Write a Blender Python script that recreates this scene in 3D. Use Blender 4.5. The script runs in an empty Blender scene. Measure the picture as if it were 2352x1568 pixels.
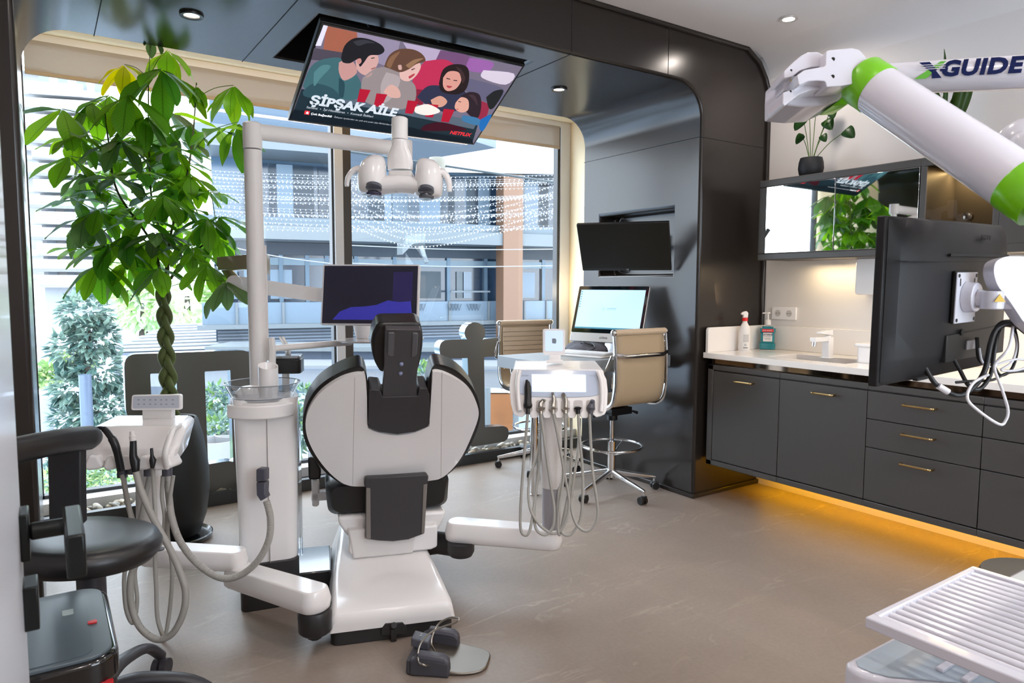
import bpy, bmesh, math, random
from mathutils import Vector as V, Matrix as MX
from mathutils import noise as mnoise
C = bpy.context.scene.collection
SC = bpy.context.scene
rnd = random.Random(7)
# ------------------------------------------------------------------ camera
F, YAW, PIT, ROL, H = 1600.465, 0.5922175, -0.0800794, 0.00345851, 1.35
fw = V((math.sin(YAW)*math.cos(PIT), math.cos(YAW)*math.cos(PIT), math.sin(PIT)))
_r = V((math.cos(YAW), -math.sin(YAW), 0)); _u = _r.cross(fw)
rt = math.cos(ROL)*_r + math.sin(ROL)*_u
up = -math.sin(ROL)*_r + math.cos(ROL)*_u
CAM = V((0, 0, H))
cd = bpy.data.cameras.new('camera'); cam = bpy.data.objects.new('camera', cd); C.objects.link(cam)
cd.sensor_width = 36; cd.lens = F/2352*36; cd.clip_start = .02; cd.clip_end = 400
cam.matrix_world = MX(((rt.x, up.x, -fw.x, 0), (rt.y, up.y, -fw.y, 0), (rt.z, up.z, -fw.z, H), (0, 0, 0, 1)))
cd.dof.use_dof = True; cd.dof.focus_distance = 3.6; cd.dof.aperture_fstop = 11
SC.camera = cam
vs = SC.view_settings; vs.view_transform = 'Standard'; vs.look = 'None'; vs.gamma = 1; vs.use_curve_mapping = False
vs.exposure = 0.0
# ------------------------------------------------------------------ sky
w = bpy.data.worlds.new('sky'); SC.world = w; w.use_nodes = True
nt = w.node_tree; bg = nt.nodes['Background']; bg.inputs[0].default_value = (.80, .90, 1.0, 1); bg.inputs[1].default_value = 8.0
# ------------------------------------------------------------------ lamps of the room, with added fill downlights
def area(name, loc, size, power, col, rot=(0, 0, 0), size_y=None, spread=180):
    l = bpy.data.lights.new(name, 'AREA'); l.energy = power; l.color = col; l.size = size
    if size_y: l.shape = 'RECTANGLE'; l.size_y = size_y
    else: l.shape = 'DISK'
    l.spread = math.radians(spread)
    o = bpy.data.objects.new(name, l); C.objects.link(o); o.location = loc; o.rotation_euler = rot
    return o
PI = math.pi
WARM = (1, .90, .82)
DL = [(3.586, 2.524, 2.868), (2.2, 1.5, 2.868), (.9, 1.5, 2.868), (3.3, .3, 2.868), (2.3, -.5, 2.868), (.6, .1, 2.868), (3.5, -.9, 2.868), (1.5, -1.0, 2.868), (.4, -.9, 2.868)]  # first is a known fitting; the others are unseen, added as fill
for i, p in enumerate(DL):
    area('downlight_lamp', (p[0], p[1], p[2]-.012), .075, 5.5 if i == 0 else 7, WARM, spread=165)
DLP = [(.614, 3.525, 2.57), (2.72, 3.529, 2.57)]
for p in DLP:
    area('downlight_lamp', (p[0], p[1], p[2]-.012), .07, 3, WARM, spread=150)
area('led_floor_lamp', (3.93, 1.15, .2), 3.4, 9, (1, .46, .0), (0, 0, PI/2), .03)
area('led_counter_lamp', (3.95, 1.25, 1.49), 2.7, 9, (1, .78, .46), (0, 0, PI/2), .03)
area('led_window_lamp', (1.6, 4.13, 2.63), 3.3, 7, (1, .70, .38), (math.radians(115), 0, 0), .03)
area('led_side_lamp', (3.56, 4.16, 1.3), .12, 8, (1, .80, .50), (0, math.radians(-100), 0), 2.5)
# ------------------------------------------------------------------ pixel helpers (2352x1568 frame)
def ray(x, y): return fw + rt*((x-1176)/F) - up*((y-784)/F)
def oX(x, y, v): d = ray(x, y); return CAM + d*(v/d.x)
def oY(x, y, v): d = ray(x, y); return CAM + d*(v/d.y)
def oZ(x, y, v=0.): d = ray(x, y); return CAM + d*((v-H)/d.z)
def oD(x, y, v): return CAM + ray(x, y)*v
def oP(x, y, p0, n):
    d = ray(x, y); return CAM + d*((V(p0)-CAM).dot(n)/d.dot(n))
# ------------------------------------------------------------------ materials
def lin(h):
    h = h.lstrip('#'); r = []
    for i in (0, 2, 4):
        c = int(h[i:i+2], 16)/255
        r.append(c/12.92 if c <= .04045 else ((c+.055)/1.055)**2.4)
    return (*r, 1)
MATS = {}
def mat(name, col='808080', rough=.5, metal=0., spec=.5, coat=0., emis=0., alpha=1., trans=0., bump=0., bscale=60., var=0., vscale=8., aniso=0., ior=1.5, sheen=0):
    if name in MATS: return MATS[name]
    m = bpy.data.materials.new(name); m.use_nodes = True; MATS[name] = m
    n = m.node_tree.nodes; L = m.node_tree.links; b = n['Principled BSDF']
    c = lin(col)
    b.inputs['Base Color'].default_value = c; b.inputs['Roughness'].default_value = rough
    b.inputs['Metallic'].default_value = metal; b.inputs['Specular IOR Level'].default_value = spec
    b.inputs['Coat Weight'].default_value = coat; b.inputs['Coat Roughness'].default_value = .05
    b.inputs['Transmission Weight'].default_value = trans; b.inputs['IOR'].default_value = ior
    b.inputs['Alpha'].default_value = alpha
    if emis:
        b.inputs['Emission Color'].default_value = c; b.inputs['Emission Strength'].default_value = emis
    tc = None
    if bump or var:
        tc = n.new('ShaderNodeTexCoord')
    if bump:
        t = n.new('ShaderNodeTexNoise'); t.inputs['Scale'].default_value = bscale; t.inputs['Detail'].default_value = 4
        L.new(tc.outputs['Object'], t.inputs['Vector'])
        bp = n.new('ShaderNodeBump'); bp.inputs['Strength'].default_value = bump; bp.inputs['Distance'].default_value = .004
        L.new(t.outputs['Fac'], bp.inputs['Height']); L.new(bp.outputs['Normal'], b.inputs['Normal'])
    if var:
        t = n.new('ShaderNodeTexNoise'); t.inputs['Scale'].default_value = vscale; t.inputs['Detail'].default_value = 5
        L.new(tc.outputs['Object'], t.inputs['Vector'])
        mx = n.new('ShaderNodeMix'); mx.data_type = 'RGBA'
        mx.inputs[6].default_value = tuple(v*(1-var) for v in c[:3])+(1,); mx.inputs[7].default_value = tuple(min(1, v*(1+var)) for v in c[:3])+(1,)
        L.new(t.outputs['Fac'], mx.inputs[0]); L.new(mx.outputs[2], b.inputs['Base Color'])
    return m
white = mat('white_plastic', 'f4f1f1', .22, spec=.5, coat=.35)
whitem = mat('white_matte', 'e6e2e0', .45)
grey_d = mat('charcoal_plastic', '3a383b', .42, spec=.45, bump=.05, bscale=400)
grey_s = mat('slate_plastic', '55555e', .4)
leather = mat('black_leather', '141416', .33, spec=.55, bump=.12, bscale=180)
black = mat('black_plastic', '121214', .35)
blackm = mat('black_matte', '0b0b0c', .7)
chrome = mat('chrome', 'd8d8da', .08, 1)
steel = mat('brushed_steel', 'b9b5ae', .28, 1)
brass = mat('brass', 'c9ab78', .25, 1)
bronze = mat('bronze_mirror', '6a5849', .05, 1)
mirror = mat('mirror', 'eef2f2', .02, 1)
portalm = mat('gunmetal_panel', '2c2724', .24, .12, spec=.5, var=.04, vscale=3)
cabm = mat('anthracite_lacquer', '4d4a48', .42, .15, spec=.4)
seamm = mat('seam_black', '0c0c0d', .8)
wallw = mat('white_wall_paint', 'e4dfdc', .75)
ceilw = mat('white_ceiling_paint', 'ece7e6', .8)
quartz = mat('white_quartz', 'f1ebe6', .15, spec=.5)
beige = mat('beige_leather', 'cdb79c', .42, bump=.05, bscale=200)
beigem = mat('beige_mesh', 'b9a385', .6, bump=.2, bscale=700)
hose = mat('grey_hose', 'a9a6a0', .45)
tabm = mat('grey_laminate', '80858a', .35)
green = mat('lime_green_plastic', '72c000', .3, coat=.3)
# floor: large stone tiles
def floor_mat():
    m = bpy.data.materials.new('stone_floor_tiles'); m.use_nodes = True; n = m.node_tree.nodes; L = m.node_tree.links; b = n['Principled BSDF']
    tc = n.new('ShaderNodeTexCoord')
    br = n.new('ShaderNodeTexBrick'); br.inputs['Scale'].default_value = 1; br.inputs['Brick Width'].default_value = 1.2; br.inputs['Row Height'].default_value = .6
    br.inputs['Mortar Size'].default_value = .0016; br.inputs['Mortar Smooth'].default_value = .3
    br.inputs['Color1'].default_value = (.72, .72, .72, 1); br.inputs['Color2'].default_value = (1, 1, 1, 1); br.inputs['Mortar'].default_value = (.3, .3, .3, 1)
    mp = n.new('ShaderNodeMapping'); mp.inputs['Rotation'].default_value = (0, 0, PI/2); mp.inputs['Location'].default_value = (.35, .22, 0)
    L.new(tc.outputs['Object'], mp.inputs[0]); L.new(mp.outputs[0], br.inputs['Vector'])
    m2 = n.new('ShaderNodeMapping'); m2.inputs['Rotation'].default_value = (0, 0, math.radians(-38)); m2.inputs['Scale'].default_value = (.8, 3.2, 1)
    L.new(tc.outputs['Object'], m2.inputs[0])
    t1 = n.new('ShaderNodeTexNoise'); t1.inputs['Scale'].default_value = 2.0; t1.inputs['Detail'].default_value = 8; t1.inputs['Distortion'].default_value = 1.6; L.new(m2.outputs[0], t1.inputs['Vector'])
    t2 = n.new('ShaderNodeTexNoise'); t2.inputs['Scale'].default_value = 60; t2.inputs['Detail'].default_value = 4; L.new(tc.outputs['Object'], t2.inputs['Vector'])
    cr = n.new('ShaderNodeValToRGB'); e = cr.color_ramp.elements
    e[0].position = .485; e[0].color = (0, 0, 0, 1); e[1].position = .53; e[1].color = (0, 0, 0, 1)
    for p, c in ((.50, .9), (.507, .15), (.515, .7)):
        x = cr.color_ramp.elements.new(p); x.color = (c, c, c, 1)
    L.new(t1.outputs['Fac'], cr.inputs[0])
    t3 = n.new('ShaderNodeTexNoise'); t3.inputs['Scale'].default_value = 1.3; t3.inputs['Detail'].default_value = 2; L.new(m2.outputs[0], t3.inputs['Vector'])
    mr = n.new('ShaderNodeMapRange'); mr.inputs[1].default_value = .50; mr.inputs[2].default_value = .66; mr.inputs[4].default_value = .75; L.new(t3.outputs['Fac'], mr.inputs[0])
    mm = n.new('ShaderNodeMath'); mm.operation = 'MULTIPLY'; L.new(cr.outputs[0], mm.inputs[0]); L.new(mr.outputs[0], mm.inputs[1])
    t4 = n.new('ShaderNodeTexNoise'); t4.inputs['Scale'].default_value = 3.5; t4.inputs['Detail'].default_value = 9; t4.inputs['Roughness'].default_value = .65; L.new(tc.outputs['Object'], t4.inputs['Vector'])
    bs = n.new('ShaderNodeMix'); bs.data_type = 'RGBA'; bs.inputs[6].default_value = lin('93857b'); bs.inputs[7].default_value = lin('a99b90'); L.new(t4.outputs['Fac'], bs.inputs[0])
    cr2 = n.new('ShaderNodeMix'); cr2.data_type = 'RGBA'; cr2.inputs[7].default_value = lin('c4b8ac'); L.new(mm.outputs[0], cr2.inputs[0]); L.new(bs.outputs[2], cr2.inputs[6])
    mx = n.new('ShaderNodeMix'); mx.data_type = 'RGBA'; mx.blend_type = 'MULTIPLY'; mx.inputs[0].default_value = .22; L.new(cr2.outputs[2], mx.inputs[6]); L.new(t2.outputs['Fac'], mx.inputs[7])
    m3 = n.new('ShaderNodeMix'); m3.data_type = 'RGBA'; m3.blend_type = 'MULTIPLY'; m3.inputs[0].default_value = .16; L.new(mx.outputs[2], m3.inputs[6]); L.new(br.outputs['Color'], m3.inputs[7])
    L.new(m3.outputs[2], b.inputs['Base Color']); b.inputs['Roughness'].default_value = .42; b.inputs['Specular IOR Level'].default_value = .5
    bp = n.new('ShaderNodeBump'); bp.inputs['Strength'].default_value = .08; bp.inputs['Distance'].default_value = .003; L.new(t2.outputs['Fac'], bp.inputs['Height']); L.new(bp.outputs[0], b.inputs['Normal'])
    return m
def thin_glass(name, tint=(1, 1, 1), refl=1.0, base=0.0):
    m = bpy.data.materials.new(name); m.use_nodes = True; n = m.node_tree.nodes; L = m.node_tree.links
    n.remove(n['Principled BSDF']); out = n['Material Output']
    tr = n.new('ShaderNodeBsdfTransparent'); tr.inputs[0].default_value = (*tint, 1)
    gl = n.new('ShaderNodeBsdfGlossy'); gl.inputs['Roughness'].default_value = .02
    fr = n.new('ShaderNodeLayerWeight'); fr.inputs[0].default_value = .5; po = n.new('ShaderNodeMath'); po.operation = 'POWER'; po.inputs[1].default_value = 4; L.new(fr.outputs['Facing'], po.inputs[0])
    ma = n.new('ShaderNodeMath'); ma.operation = 'MULTIPLY_ADD'; ma.inputs[1].default_value = refl*.8; ma.inputs[2].default_value = base+.04; L.new(po.outputs[0], ma.inputs[0])
    mx = n.new('ShaderNodeMixShader'); L.new(ma.outputs[0], mx.inputs[0]); L.new(tr.outputs[0], mx.inputs[1]); L.new(gl.outputs[0], mx.inputs[2]); L.new(mx.outputs[0], out.inputs[0])
    return m
glass = thin_glass('window_glass', (.96, .985, 1.0)); clear = thin_glass('clear_plastic', (.86, .88, .90), 1.5, .10)
def leaf_mat(name, c1, c2, trans=.5, spec=.3, veins=False):
    m = bpy.data.materials.new(name); m.use_nodes = True; n = m.node_tree.nodes; L = m.node_tree.links; b = n['Principled BSDF']; out = n['Material Output']
    b.inputs['Base Color'].default_value = lin(c1); b.inputs['Roughness'].default_value = .38; b.inputs['Specular IOR Level'].default_value = spec
    t = n.new('ShaderNodeBsdfTranslucent'); t.inputs[0].default_value = lin(c2)
    if veins:
        uv = n.new('ShaderNodeUVMap'); uv.uv_map = 'uv'; sp = n.new('ShaderNodeSeparateXYZ'); L.new(uv.outputs[0], sp.inputs[0])
        def M(op, a, b_=None, c_=None):
            q = n.new('ShaderNodeMath'); q.operation = op
            for i, v in enumerate((a, b_, c_)):
                if v is None: continue
                if isinstance(v, (int, float)): q.inputs[i].default_value = v
                else: L.new(v, q.inputs[i])
            return q.outputs[0]
        ax = M('ABSOLUTE', M('SUBTRACT', sp.outputs[0], .5)); ph = M('MULTIPLY_ADD', sp.outputs[1], 13., M('MULTIPLY', ax, -5.5)); fr = M('FRACT', ph)
        vein = M('LESS_THAN', M('ABSOLUTE', M('SUBTRACT', fr, .5)), .07); mid = M('LESS_THAN', ax, .035); k = M('MAXIMUM', M('MULTIPLY', vein, .55), mid)
        for node, c in ((b.inputs['Base Color'], lin(c1)), (t.inputs[0], lin(c2))):
            m2 = n.new('ShaderNodeMix'); m2.data_type = 'RGBA'; m2.inputs[6].default_value = c; m2.inputs[7].default_value = tuple(min(1, v*1.5+.02) if node is b.inputs['Base Color'] else v*.62 for v in c[:3])+(1,); L.new(k, m2.inputs[0]); L.new(m2.outputs[2], node)
    mx = n.new('ShaderNodeMixShader'); mx.inputs[0].default_value = trans; L.new(b.outputs[0], mx.inputs[1]); L.new(t.outputs[0], mx.inputs[2]); L.new(mx.outputs[0], out.inputs[0])
    return m
# ------------------------------------------------------------------ mesh helpers
MW = {}
class G:
    def __init__(s): s.b = bmesh.new(); s.mi = 0
    def _t(s, f):
        for x in f: x.material_index = s.mi
        return f
    def poly(s, pts):
        return s._t([s.b.faces.new([s.b.verts.new(V(p)) for p in pts])])
    def prism(s, pts, vec):
        vec = V(vec); a = [s.b.verts.new(V(p)) for p in pts]; c = [s.b.verts.new(V(p)+vec) for p in pts]; n = len(a)
        fs = [s.b.faces.new(a), s.b.faces.new(c[::-1])]+[s.b.faces.new((a[i], c[i], c[(i+1) % n], a[(i+1) % n])) for i in range(n)]
        bmesh.ops.recalc_face_normals(s.b, faces=fs); return s._t(fs)
    def box(s, lo, hi, m=None):
        (x0, y0, z0), (x1, y1, z1) = lo, hi
        q = [V((x0, y0, z0)), V((x1, y0, z0)), V((x1, y1, z0)), V((x0, y1, z0))]
        u = V((0, 0, z1-z0))
        if m is not None: q = [m @ p for p in q]; u = m.to_3x3() @ u
        return s.prism(q, u)
    def loft(s, secs, closed=True, caps=True):
        vs_ = [[s.b.verts.new(V(p)) for p in q] for q in secs]; fs = []
        for a, c in zip(vs_, vs_[1:]):
            n = len(a)
            for i in range(n if closed else n-1):
                j = (i+1) % n; fs.append(s.b.faces.new((a[i], a[j], c[j], c[i])))
        if caps and closed:
            fs.append(s.b.faces.new(vs_[0][::-1])); fs.append(s.b.faces.new(vs_[-1]))
        if closed: bmesh.ops.recalc_face_normals(s.b, faces=fs)
        return s._t(fs)
    def tube(s, pts, r, n=12, caps=True, flat=None):
        pts = [V(p) for p in pts]; N = len(pts)
        if not isinstance(r, (list, tuple)): r = [r]*N
        t0 = (pts[1]-pts[0]).normalized(); a = t0.orthogonal().normalized()
        if flat: a = V(flat); a = (a-t0*a.dot(t0)).normalized()
        secs = []
        for i, p in enumerate(pts):
            t = (pts[min(i+1, N-1)]-pts[max(i-1, 0)]).normalized()
            a = (a-t*a.dot(t)).normalized(); c = t.cross(a)
            ra, rb = r[i] if isinstance(r[i], tuple) else (r[i], r[i])
            secs.append([p+a*(math.cos(k*2*PI/n)*ra)+c*(math.sin(k*2*PI/n)*rb) for k in range(n)])
        return s.loft(secs, True, caps)
    def cyl(s, p0, p1, r0, r1=None, n=28): return s.tube([p0, p1], [r0, r0 if r1 is None else r1], n)
    def lathe(s, o, prof, n=36, ax=(0, 0, 1), sc=(1, 1)):
        o = V(o); ax = V(ax).normalized(); a = ax.orthogonal().normalized() if abs(ax.z) < .999 else V((1, 0, 0)); c = ax.cross(a)
        secs = [[o+ax*z+a*(math.cos(k*2*PI/n)*max(r, 1e-4)*sc[0])+c*(math.sin(k*2*PI/n)*max(r, 1e-4)*sc[1]) for k in range(n)] for r, z in prof]
        return s.loft(secs, True, True)
    def ball(s, c, r, m=None, seg=16):
        if not isinstance(r, (tuple, list)): r = (r, r, r)
        M = MX.Translation(V(c)) @ (m.to_4x4() if m is not None else MX.Identity(4)) @ MX.Diagonal((*r, 1))
        k = bmesh.ops.create_uvsphere(s.b, u_segments=seg, v_segments=max(6, seg//2+2), radius=1, matrix=M)
        fs = set(); [fs.update(v.link_faces) for v in k['verts']]; return s._t(list(fs))
    def rbox(s, c, size, r, m=None, seg=4, axis='z'):
        """box rounded in its plan outline, extruded along axis"""
        i = 'xyz'.index(axis); j, k = [q for q in range(3) if q != i]; hx, hy, hz = size[j]/2, size[k]/2, size[i]
        r = min(r, hx*.999, hy*.999); out = []
        for q, (sx, sy) in enumerate(((1, 1), (-1, 1), (-1, -1), (1, -1))):
            for t in range(seg+1):
                a = (q+t/seg)*PI/2; out.append((sx*(hx-r)+r*math.cos(a), sy*(hy-r)+r*math.sin(a)))
        pts = []
        for u_, v_ in out:
            p = [0, 0, 0]; p[j] = u_; p[k] = v_; p[i] = -hz/2; pts.append(V(p)+V(c))
        e = [0, 0, 0]; e[i] = hz; e = V(e)
        if m is not None: pts = [m @ p for p in pts]; e = m.to_3x3() @ e
        return s.prism(pts, e)
    def obj(s, name, mats, parent=None, bev=0., seg=2, smooth=True, sub=0, origin=None, ang=35, base=None, solid=0.):
        me = bpy.data.meshes.new(name)
        M = MW[parent.name] if parent else MX.Translation(V(origin) if origin else V((0, 0, 0)))
        if parent is None and origin is None:
            vv = s.b.verts; n = max(1, len(vv)); c = sum((v.co for v in vv), V((0, 0, 0)))/n; z = min(v.co.z for v in vv)
            M = MX.Translation((c.x, c.y, z))
        s.b.transform(M.inverted()); s.b.to_mesh(me); s.b.free()
        for m in (mats if isinstance(mats, (list, tuple)) else [mats]): me.materials.append(m)
        if smooth:
            me.polygons.foreach_set('use_smooth', [True]*len(me.polygons)); me.set_sharp_from_angle(angle=math.radians(max(ang, 46) if ang == 35 else ang))
        o = bpy.data.objects.new(name, me); C.objects.link(o)
        if parent: o.parent = parent
        else: o.matrix_world = M
        MW[o.name] = M
        if solid:
            q = o.modifiers.new('solid', 'SOLIDIFY'); q.thickness = solid; q.offset = 0
        if bev:
            q = o.modifiers.new('bevel', 'BEVEL'); q.width = bev; q.segments = seg; q.limit_method = 'ANGLE'; q.angle_limit = math.radians(ang); q.harden_normals = False
        if sub:
            q = o.modifiers.new('sub', 'SUBSURF'); q.levels = sub; q.render_levels = sub
        return o
def thing(name, label, cat, loc=(0, 0, 0), rz=0., group=None):
    o = bpy.data.objects.new(name, None); C.objects.link(o); o.empty_display_size = .1
    M = MX.Translation(V(loc)) @ MX.Rotation(rz, 4, 'Z'); o.matrix_world = M; MW[o.name] = M
    return tag(o, label, cat, group)
def tag(o, label, cat, group=None, kind=None):
    if label: o['label'] = label
    if cat: o['category'] = cat
    if group: o['group'] = group
    if kind: o['kind'] = kind
    return o
def struct(o): o['kind'] = 'structure'; return o
def kids(o): return [c for c in bpy.data.objects if c.parent == o]
def copy_tree(o, parent=None):
    c = o.copy(); C.objects.link(c); c.parent = parent
    for ch in kids(o): copy_tree(ch, c)
    return c
def cut(o, boxes):
    g = G()
    for lo, hi in boxes: g.box(lo, hi)
    k = g.obj('cutter', blackm, smooth=False)
    bpy.context.view_layer.update()
    q = o.modifiers.new('b', 'BOOLEAN'); q.object = k; q.operation = 'DIFFERENCE'; q.solver = 'EXACT'
    dg = bpy.context.evaluated_depsgraph_get(); me = bpy.data.meshes.new_from_object(o.evaluated_get(dg))
    o.modifiers.clear(); o.data = me; bpy.data.objects.remove(k)
def spline(P, n=8):
    P = [V(p) for p in P]; out = []
    for i in range(len(P)-1):
        a, b, c, d = P[max(i-1, 0)], P[i], P[i+1], P[min(i+2, len(P)-1)]
        for k in range(n):
            t = k/n; out.append(.5*((2*b)+(c-a)*t+(2*a-5*b+4*c-d)*t*t+(3*b-a-3*c+d)*t**3))
    out.append(P[-1]); return out
def frame3(o, yaw, tilt, roll=0.):
    return MX.Translation(V(o)) @ MX.Rotation(math.radians(yaw), 4, 'Z') @ MX.Rotation(math.radians(tilt), 4, 'X') @ MX.Rotation(math.radians(roll), 4, 'Y')
def text(s, size, M, material, parent, name='lettering', ext=.0006, bold=0., align='CENTER', spacing=1., shear=0.):
    """lettering lying in the local XZ plane of M, reading along +X, facing -Y"""
    cu = bpy.data.curves.new(name, 'FONT'); cu.body = s; cu.size = size; cu.align_x = align; cu.align_y = 'CENTER'; cu.extrude = ext; cu.offset = bold; cu.space_character = spacing; cu.shear = shear
    cu.resolution_u = 3
    t = bpy.data.objects.new(name, cu); C.objects.link(t)
    bpy.context.view_layer.update(); me = bpy.data.meshes.new_from_object(t.evaluated_get(bpy.context.evaluated_depsgraph_get()))
    bpy.data.objects.remove(t)
    me.transform(M @ MX.Rotation(PI/2, 4, 'X')); me.transform(MW[parent.name].inverted())
    me.materials.clear(); me.materials.append(material)
    o = bpy.data.objects.new(name, me); C.objects.link(o); o.parent = parent; MW[o.name] = MW[parent.name]; return o
# ================================================================== ROOM
g = G(); g.box((-.8, -1.5, -.1), (4.3, 4.95, 0)); struct(g.obj('floor', floor_mat(), smooth=False, origin=(0, 0, 0)))
g = G(); g.box((-.8, -1.5, 2.87), (4.3, 3.2, 2.97))
struct(g.obj('ceiling', ceilw, smooth=False))
g = G()                                                        # coved corner between ceiling and right wall
R_ = .22; pr = [(4.06, 2.87)]+[(4.06-R_+R_*math.cos(a), 2.87-R_+R_*math.sin(a)) for a in [k*PI/2/12 for k in range(13)]]
g.prism([(x, -1.5, z) for x, z in pr], (0, 4.47, 0)); struct(g.obj('trim_1', ceilw, ang=50))
g = G(); g.box((4.05, -1.5, 0), (4.2, 4.95, 2.87)); struct(g.obj('wall_right', wallw, smooth=False))
g = G(); g.box((-.8, -1.5, 0), (-.65, 4.95, 2.87)); struct(g.obj('wall_left', wallw, smooth=False))
g = G(); g.box((-.65, -1.5, 0), (4.05, -1.4, 1.0)); g.box((-.65, -1.5, 2.35), (4.05, -1.4, 2.87)); g.box((-.65, -1.5, 1.0), (1.1, -1.4, 2.35)); g.box((2.9, -1.5, 1.0), (4.05, -1.4, 2.35)); struct(g.obj('wall_back', wallw, smooth=False))
g = G(); g.poly([(1.1, -1.45, 1.0), (2.9, -1.45, 1.0), (2.9, -1.45, 2.35), (1.1, -1.45, 2.35)]); struct(g.obj('window_3', glass, smooth=False))  # unseen window, added to let fill light in from behind the camera
g = G(); g.box((4.035, -1.4, 0), (4.05, 2.972, .055)); struct(g.obj('baseboard_right', whitem, smooth=False))
YP, YI = 2.973, 4.10
# --- dark portal around the window bay
def fil(cx, cz, r, a0, a1, n=10): return [(cx+r*math.cos(a0+(a1-a0)*k/n), cz+r*math.sin(a0+(a1-a0)*k/n)) for k in range(n+1)]
XL, XR, ZT, RF = -.04, 3.40, 2.57, .20
inner = [(XR, .0)]+fil(XR-RF, ZT-RF, RF, 0, PI/2)+fil(XL+RF, ZT-RF, RF, PI/2, PI)+[(XL, 0.)]
outer = [(-.64, 0.), (-.64, 2.869), (3.80, 2.869), (3.93, 2.80), (4.0, 2.71), (4.045, 2.62), (4.045, 0.)]
g = G(); g.prism([(x, YP, z) for x, z in inner+outer], (0, YI-YP, 0))
portal = g.obj('wall_portal', portalm, ang=30, smooth=True)
cut(portal, [((3.39, 3.19, 1.425), (3.56, 3.915, 1.85)), ((1.10, 3.20, 2.5), (2.27, 3.93, 2.86))])
portal.data.polygons.foreach_set('use_smooth', [True]*len(portal.data.polygons)); portal.data.set_sharp_from_angle(angle=math.radians(30))
q = portal.modifiers.new('bevel', 'BEVEL'); q.width = .018; q.segments = 4; q.limit_method = 'ANGLE'; q.angle_limit = math.radians(60)
portal.name = 'wall_portal'; struct(portal)
def seam(pts, w_=.004, nm='seam'):
    g = G(); g.tube(pts, w_/2, 6); return g.obj(nm, seamm, portal)
seam([(XR, YP-.001, 1.679*1.35), (3.401, 4.1, 1.679*1.35)])
seam([(3.40, YP, 2.262), (4.045, YP, 2.262)])
for a, b in (((1315, 124), (1300, 5)), ):
    pass
xs1 = oY(1314, 20, YP).x; xs2 = oY(1536, 100, YP).x
for x in (xs1, xs2): seam([(x, YP, ZT+.01), (x, YP, 2.866)])
for x in (xs1, oZ(620, 71, ZT).x, oZ(225, 38, ZT).x): seam([(x, YP, ZT), (x, YI-.002, ZT)], .005)
g = G()                                                        # raised lip along the outer edge of the portal face
ob = [(-.64, 2.862), (3.80, 2.862), (3.925, 2.795), (3.995, 2.707), (4.035, 2.62), (4.035, .94)]
for (x0, z0), (x1, z1) in zip(ob, ob[1:]): g.tube([(x0, YP-.006, z0), (x1, YP-.006, z1)], .016, 10)
g.obj('edge_lip', portalm, portal)
g = G(); g.box((3.39, YP-.018, 0), (4.045, YP, .03)); g.box((3.382, YP-.018, 0), (3.40, YI, .03)); g.obj('plinth_strip', portalm, portal, bev=.006)
# TV recess lining and monitor niche are voids of the portal mesh
# --- window bay behind the portal
creamm = mat('cream_bay_paint', 'eddcbb', .6)
g = G(); g.box((3.84, YI, 0), (4.05, 4.95, 2.87)); struct(g.obj('wall_bay_right', creamm, smooth=False))
g = G(); g.box((-.65, YI, 0), (-.16, 4.95, 2.87)); struct(g.obj('wall_bay_left', creamm, smooth=False))
g = G(); g.box((-.16, YI, 2.745), (3.84, 4.95, 2.87)); struct(g.obj('trim_2', creamm, smooth=False))
# LED profiles hidden behind the portal edge
for lo, hi, nm in (((.2, YI+.005, 2.60), (3.2, YI+.025, 2.615), 'led_profile'),):
    g = G(); g.box(lo, hi); tag(g.obj(nm, whitem, smooth=False), 'thin white light profile behind the upper portal edge by the blinds', 'light profile')
YG = 4.85
framew = mat('white_window_frame', 'dcdde2', .4); framed = mat('dark_window_frame', '2a2b2e', .4); frameb = mat('brown_window_frame', '3e3833', .45)
g = G(); g.box((3.735, YG-.04, .10), (3.84, YG+.04, 2.745)); g.box((-.16, YG-.04, 2.697), (3.735, YG+.04, 2.745)); struct(g.obj('window_frame_white', framew, bev=.003, origin=(3.7, YG, .1))).name = 'trim_3'
def xg(px, py=600): return oY(px, py, YG).x
m0, m1, m2, m3 = xg(761), xg(766), xg(785), xg(803)
g = G(); g.box((m0, YG-.03, .1), (m1, YG+.03, 2.697)); g.box((3.708, YG-.03, .1), (3.735, YG+.03, 2.697)); g.box((-.075, YG-.03, .1), (-.04, YG+.03, 2.697))
g.box((-.075, YG-.03, .085), (3.735, YG+.03, .118)); struct(g.obj('trim_4', framed, smooth=False))
g = G(); g.box((m1, YG-.05, .1), (m2, YG+.03, 2.697)); struct(g.obj('trim_5', framew, smooth=False))
g = G(); g.box((m2, YG-.05, .1), (m3, YG+.03, 2.697)); struct(g.obj('trim_6', frameb, smooth=False))
for i, (a, b) in enumerate(((-.04, m0), (m3, 3.708))):
    g = G(); g.poly([(a, YG, .118), (b, YG, .118), (b, YG, 2.697), (a, YG, 2.697)]); o = g.obj('window_%d' % (i+1), glass, smooth=False); struct(o)
# sill, pebble trough, front ledge
g = G(); g.box((-.16, 4.70, 0), (3.84, YG+.05, .098)); struct(g.obj('trim_7', framew, smooth=False))
g = G(); g.box((-.16, 4.468, 0), (3.84, 4.515, .078)); g.box((-.16, 4.515, 0), (3.84, 4.70, .035)); struct(g.obj('trim_8', mat('dark_ledge', '3b3d3f', .4, .3), smooth=False))
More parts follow.
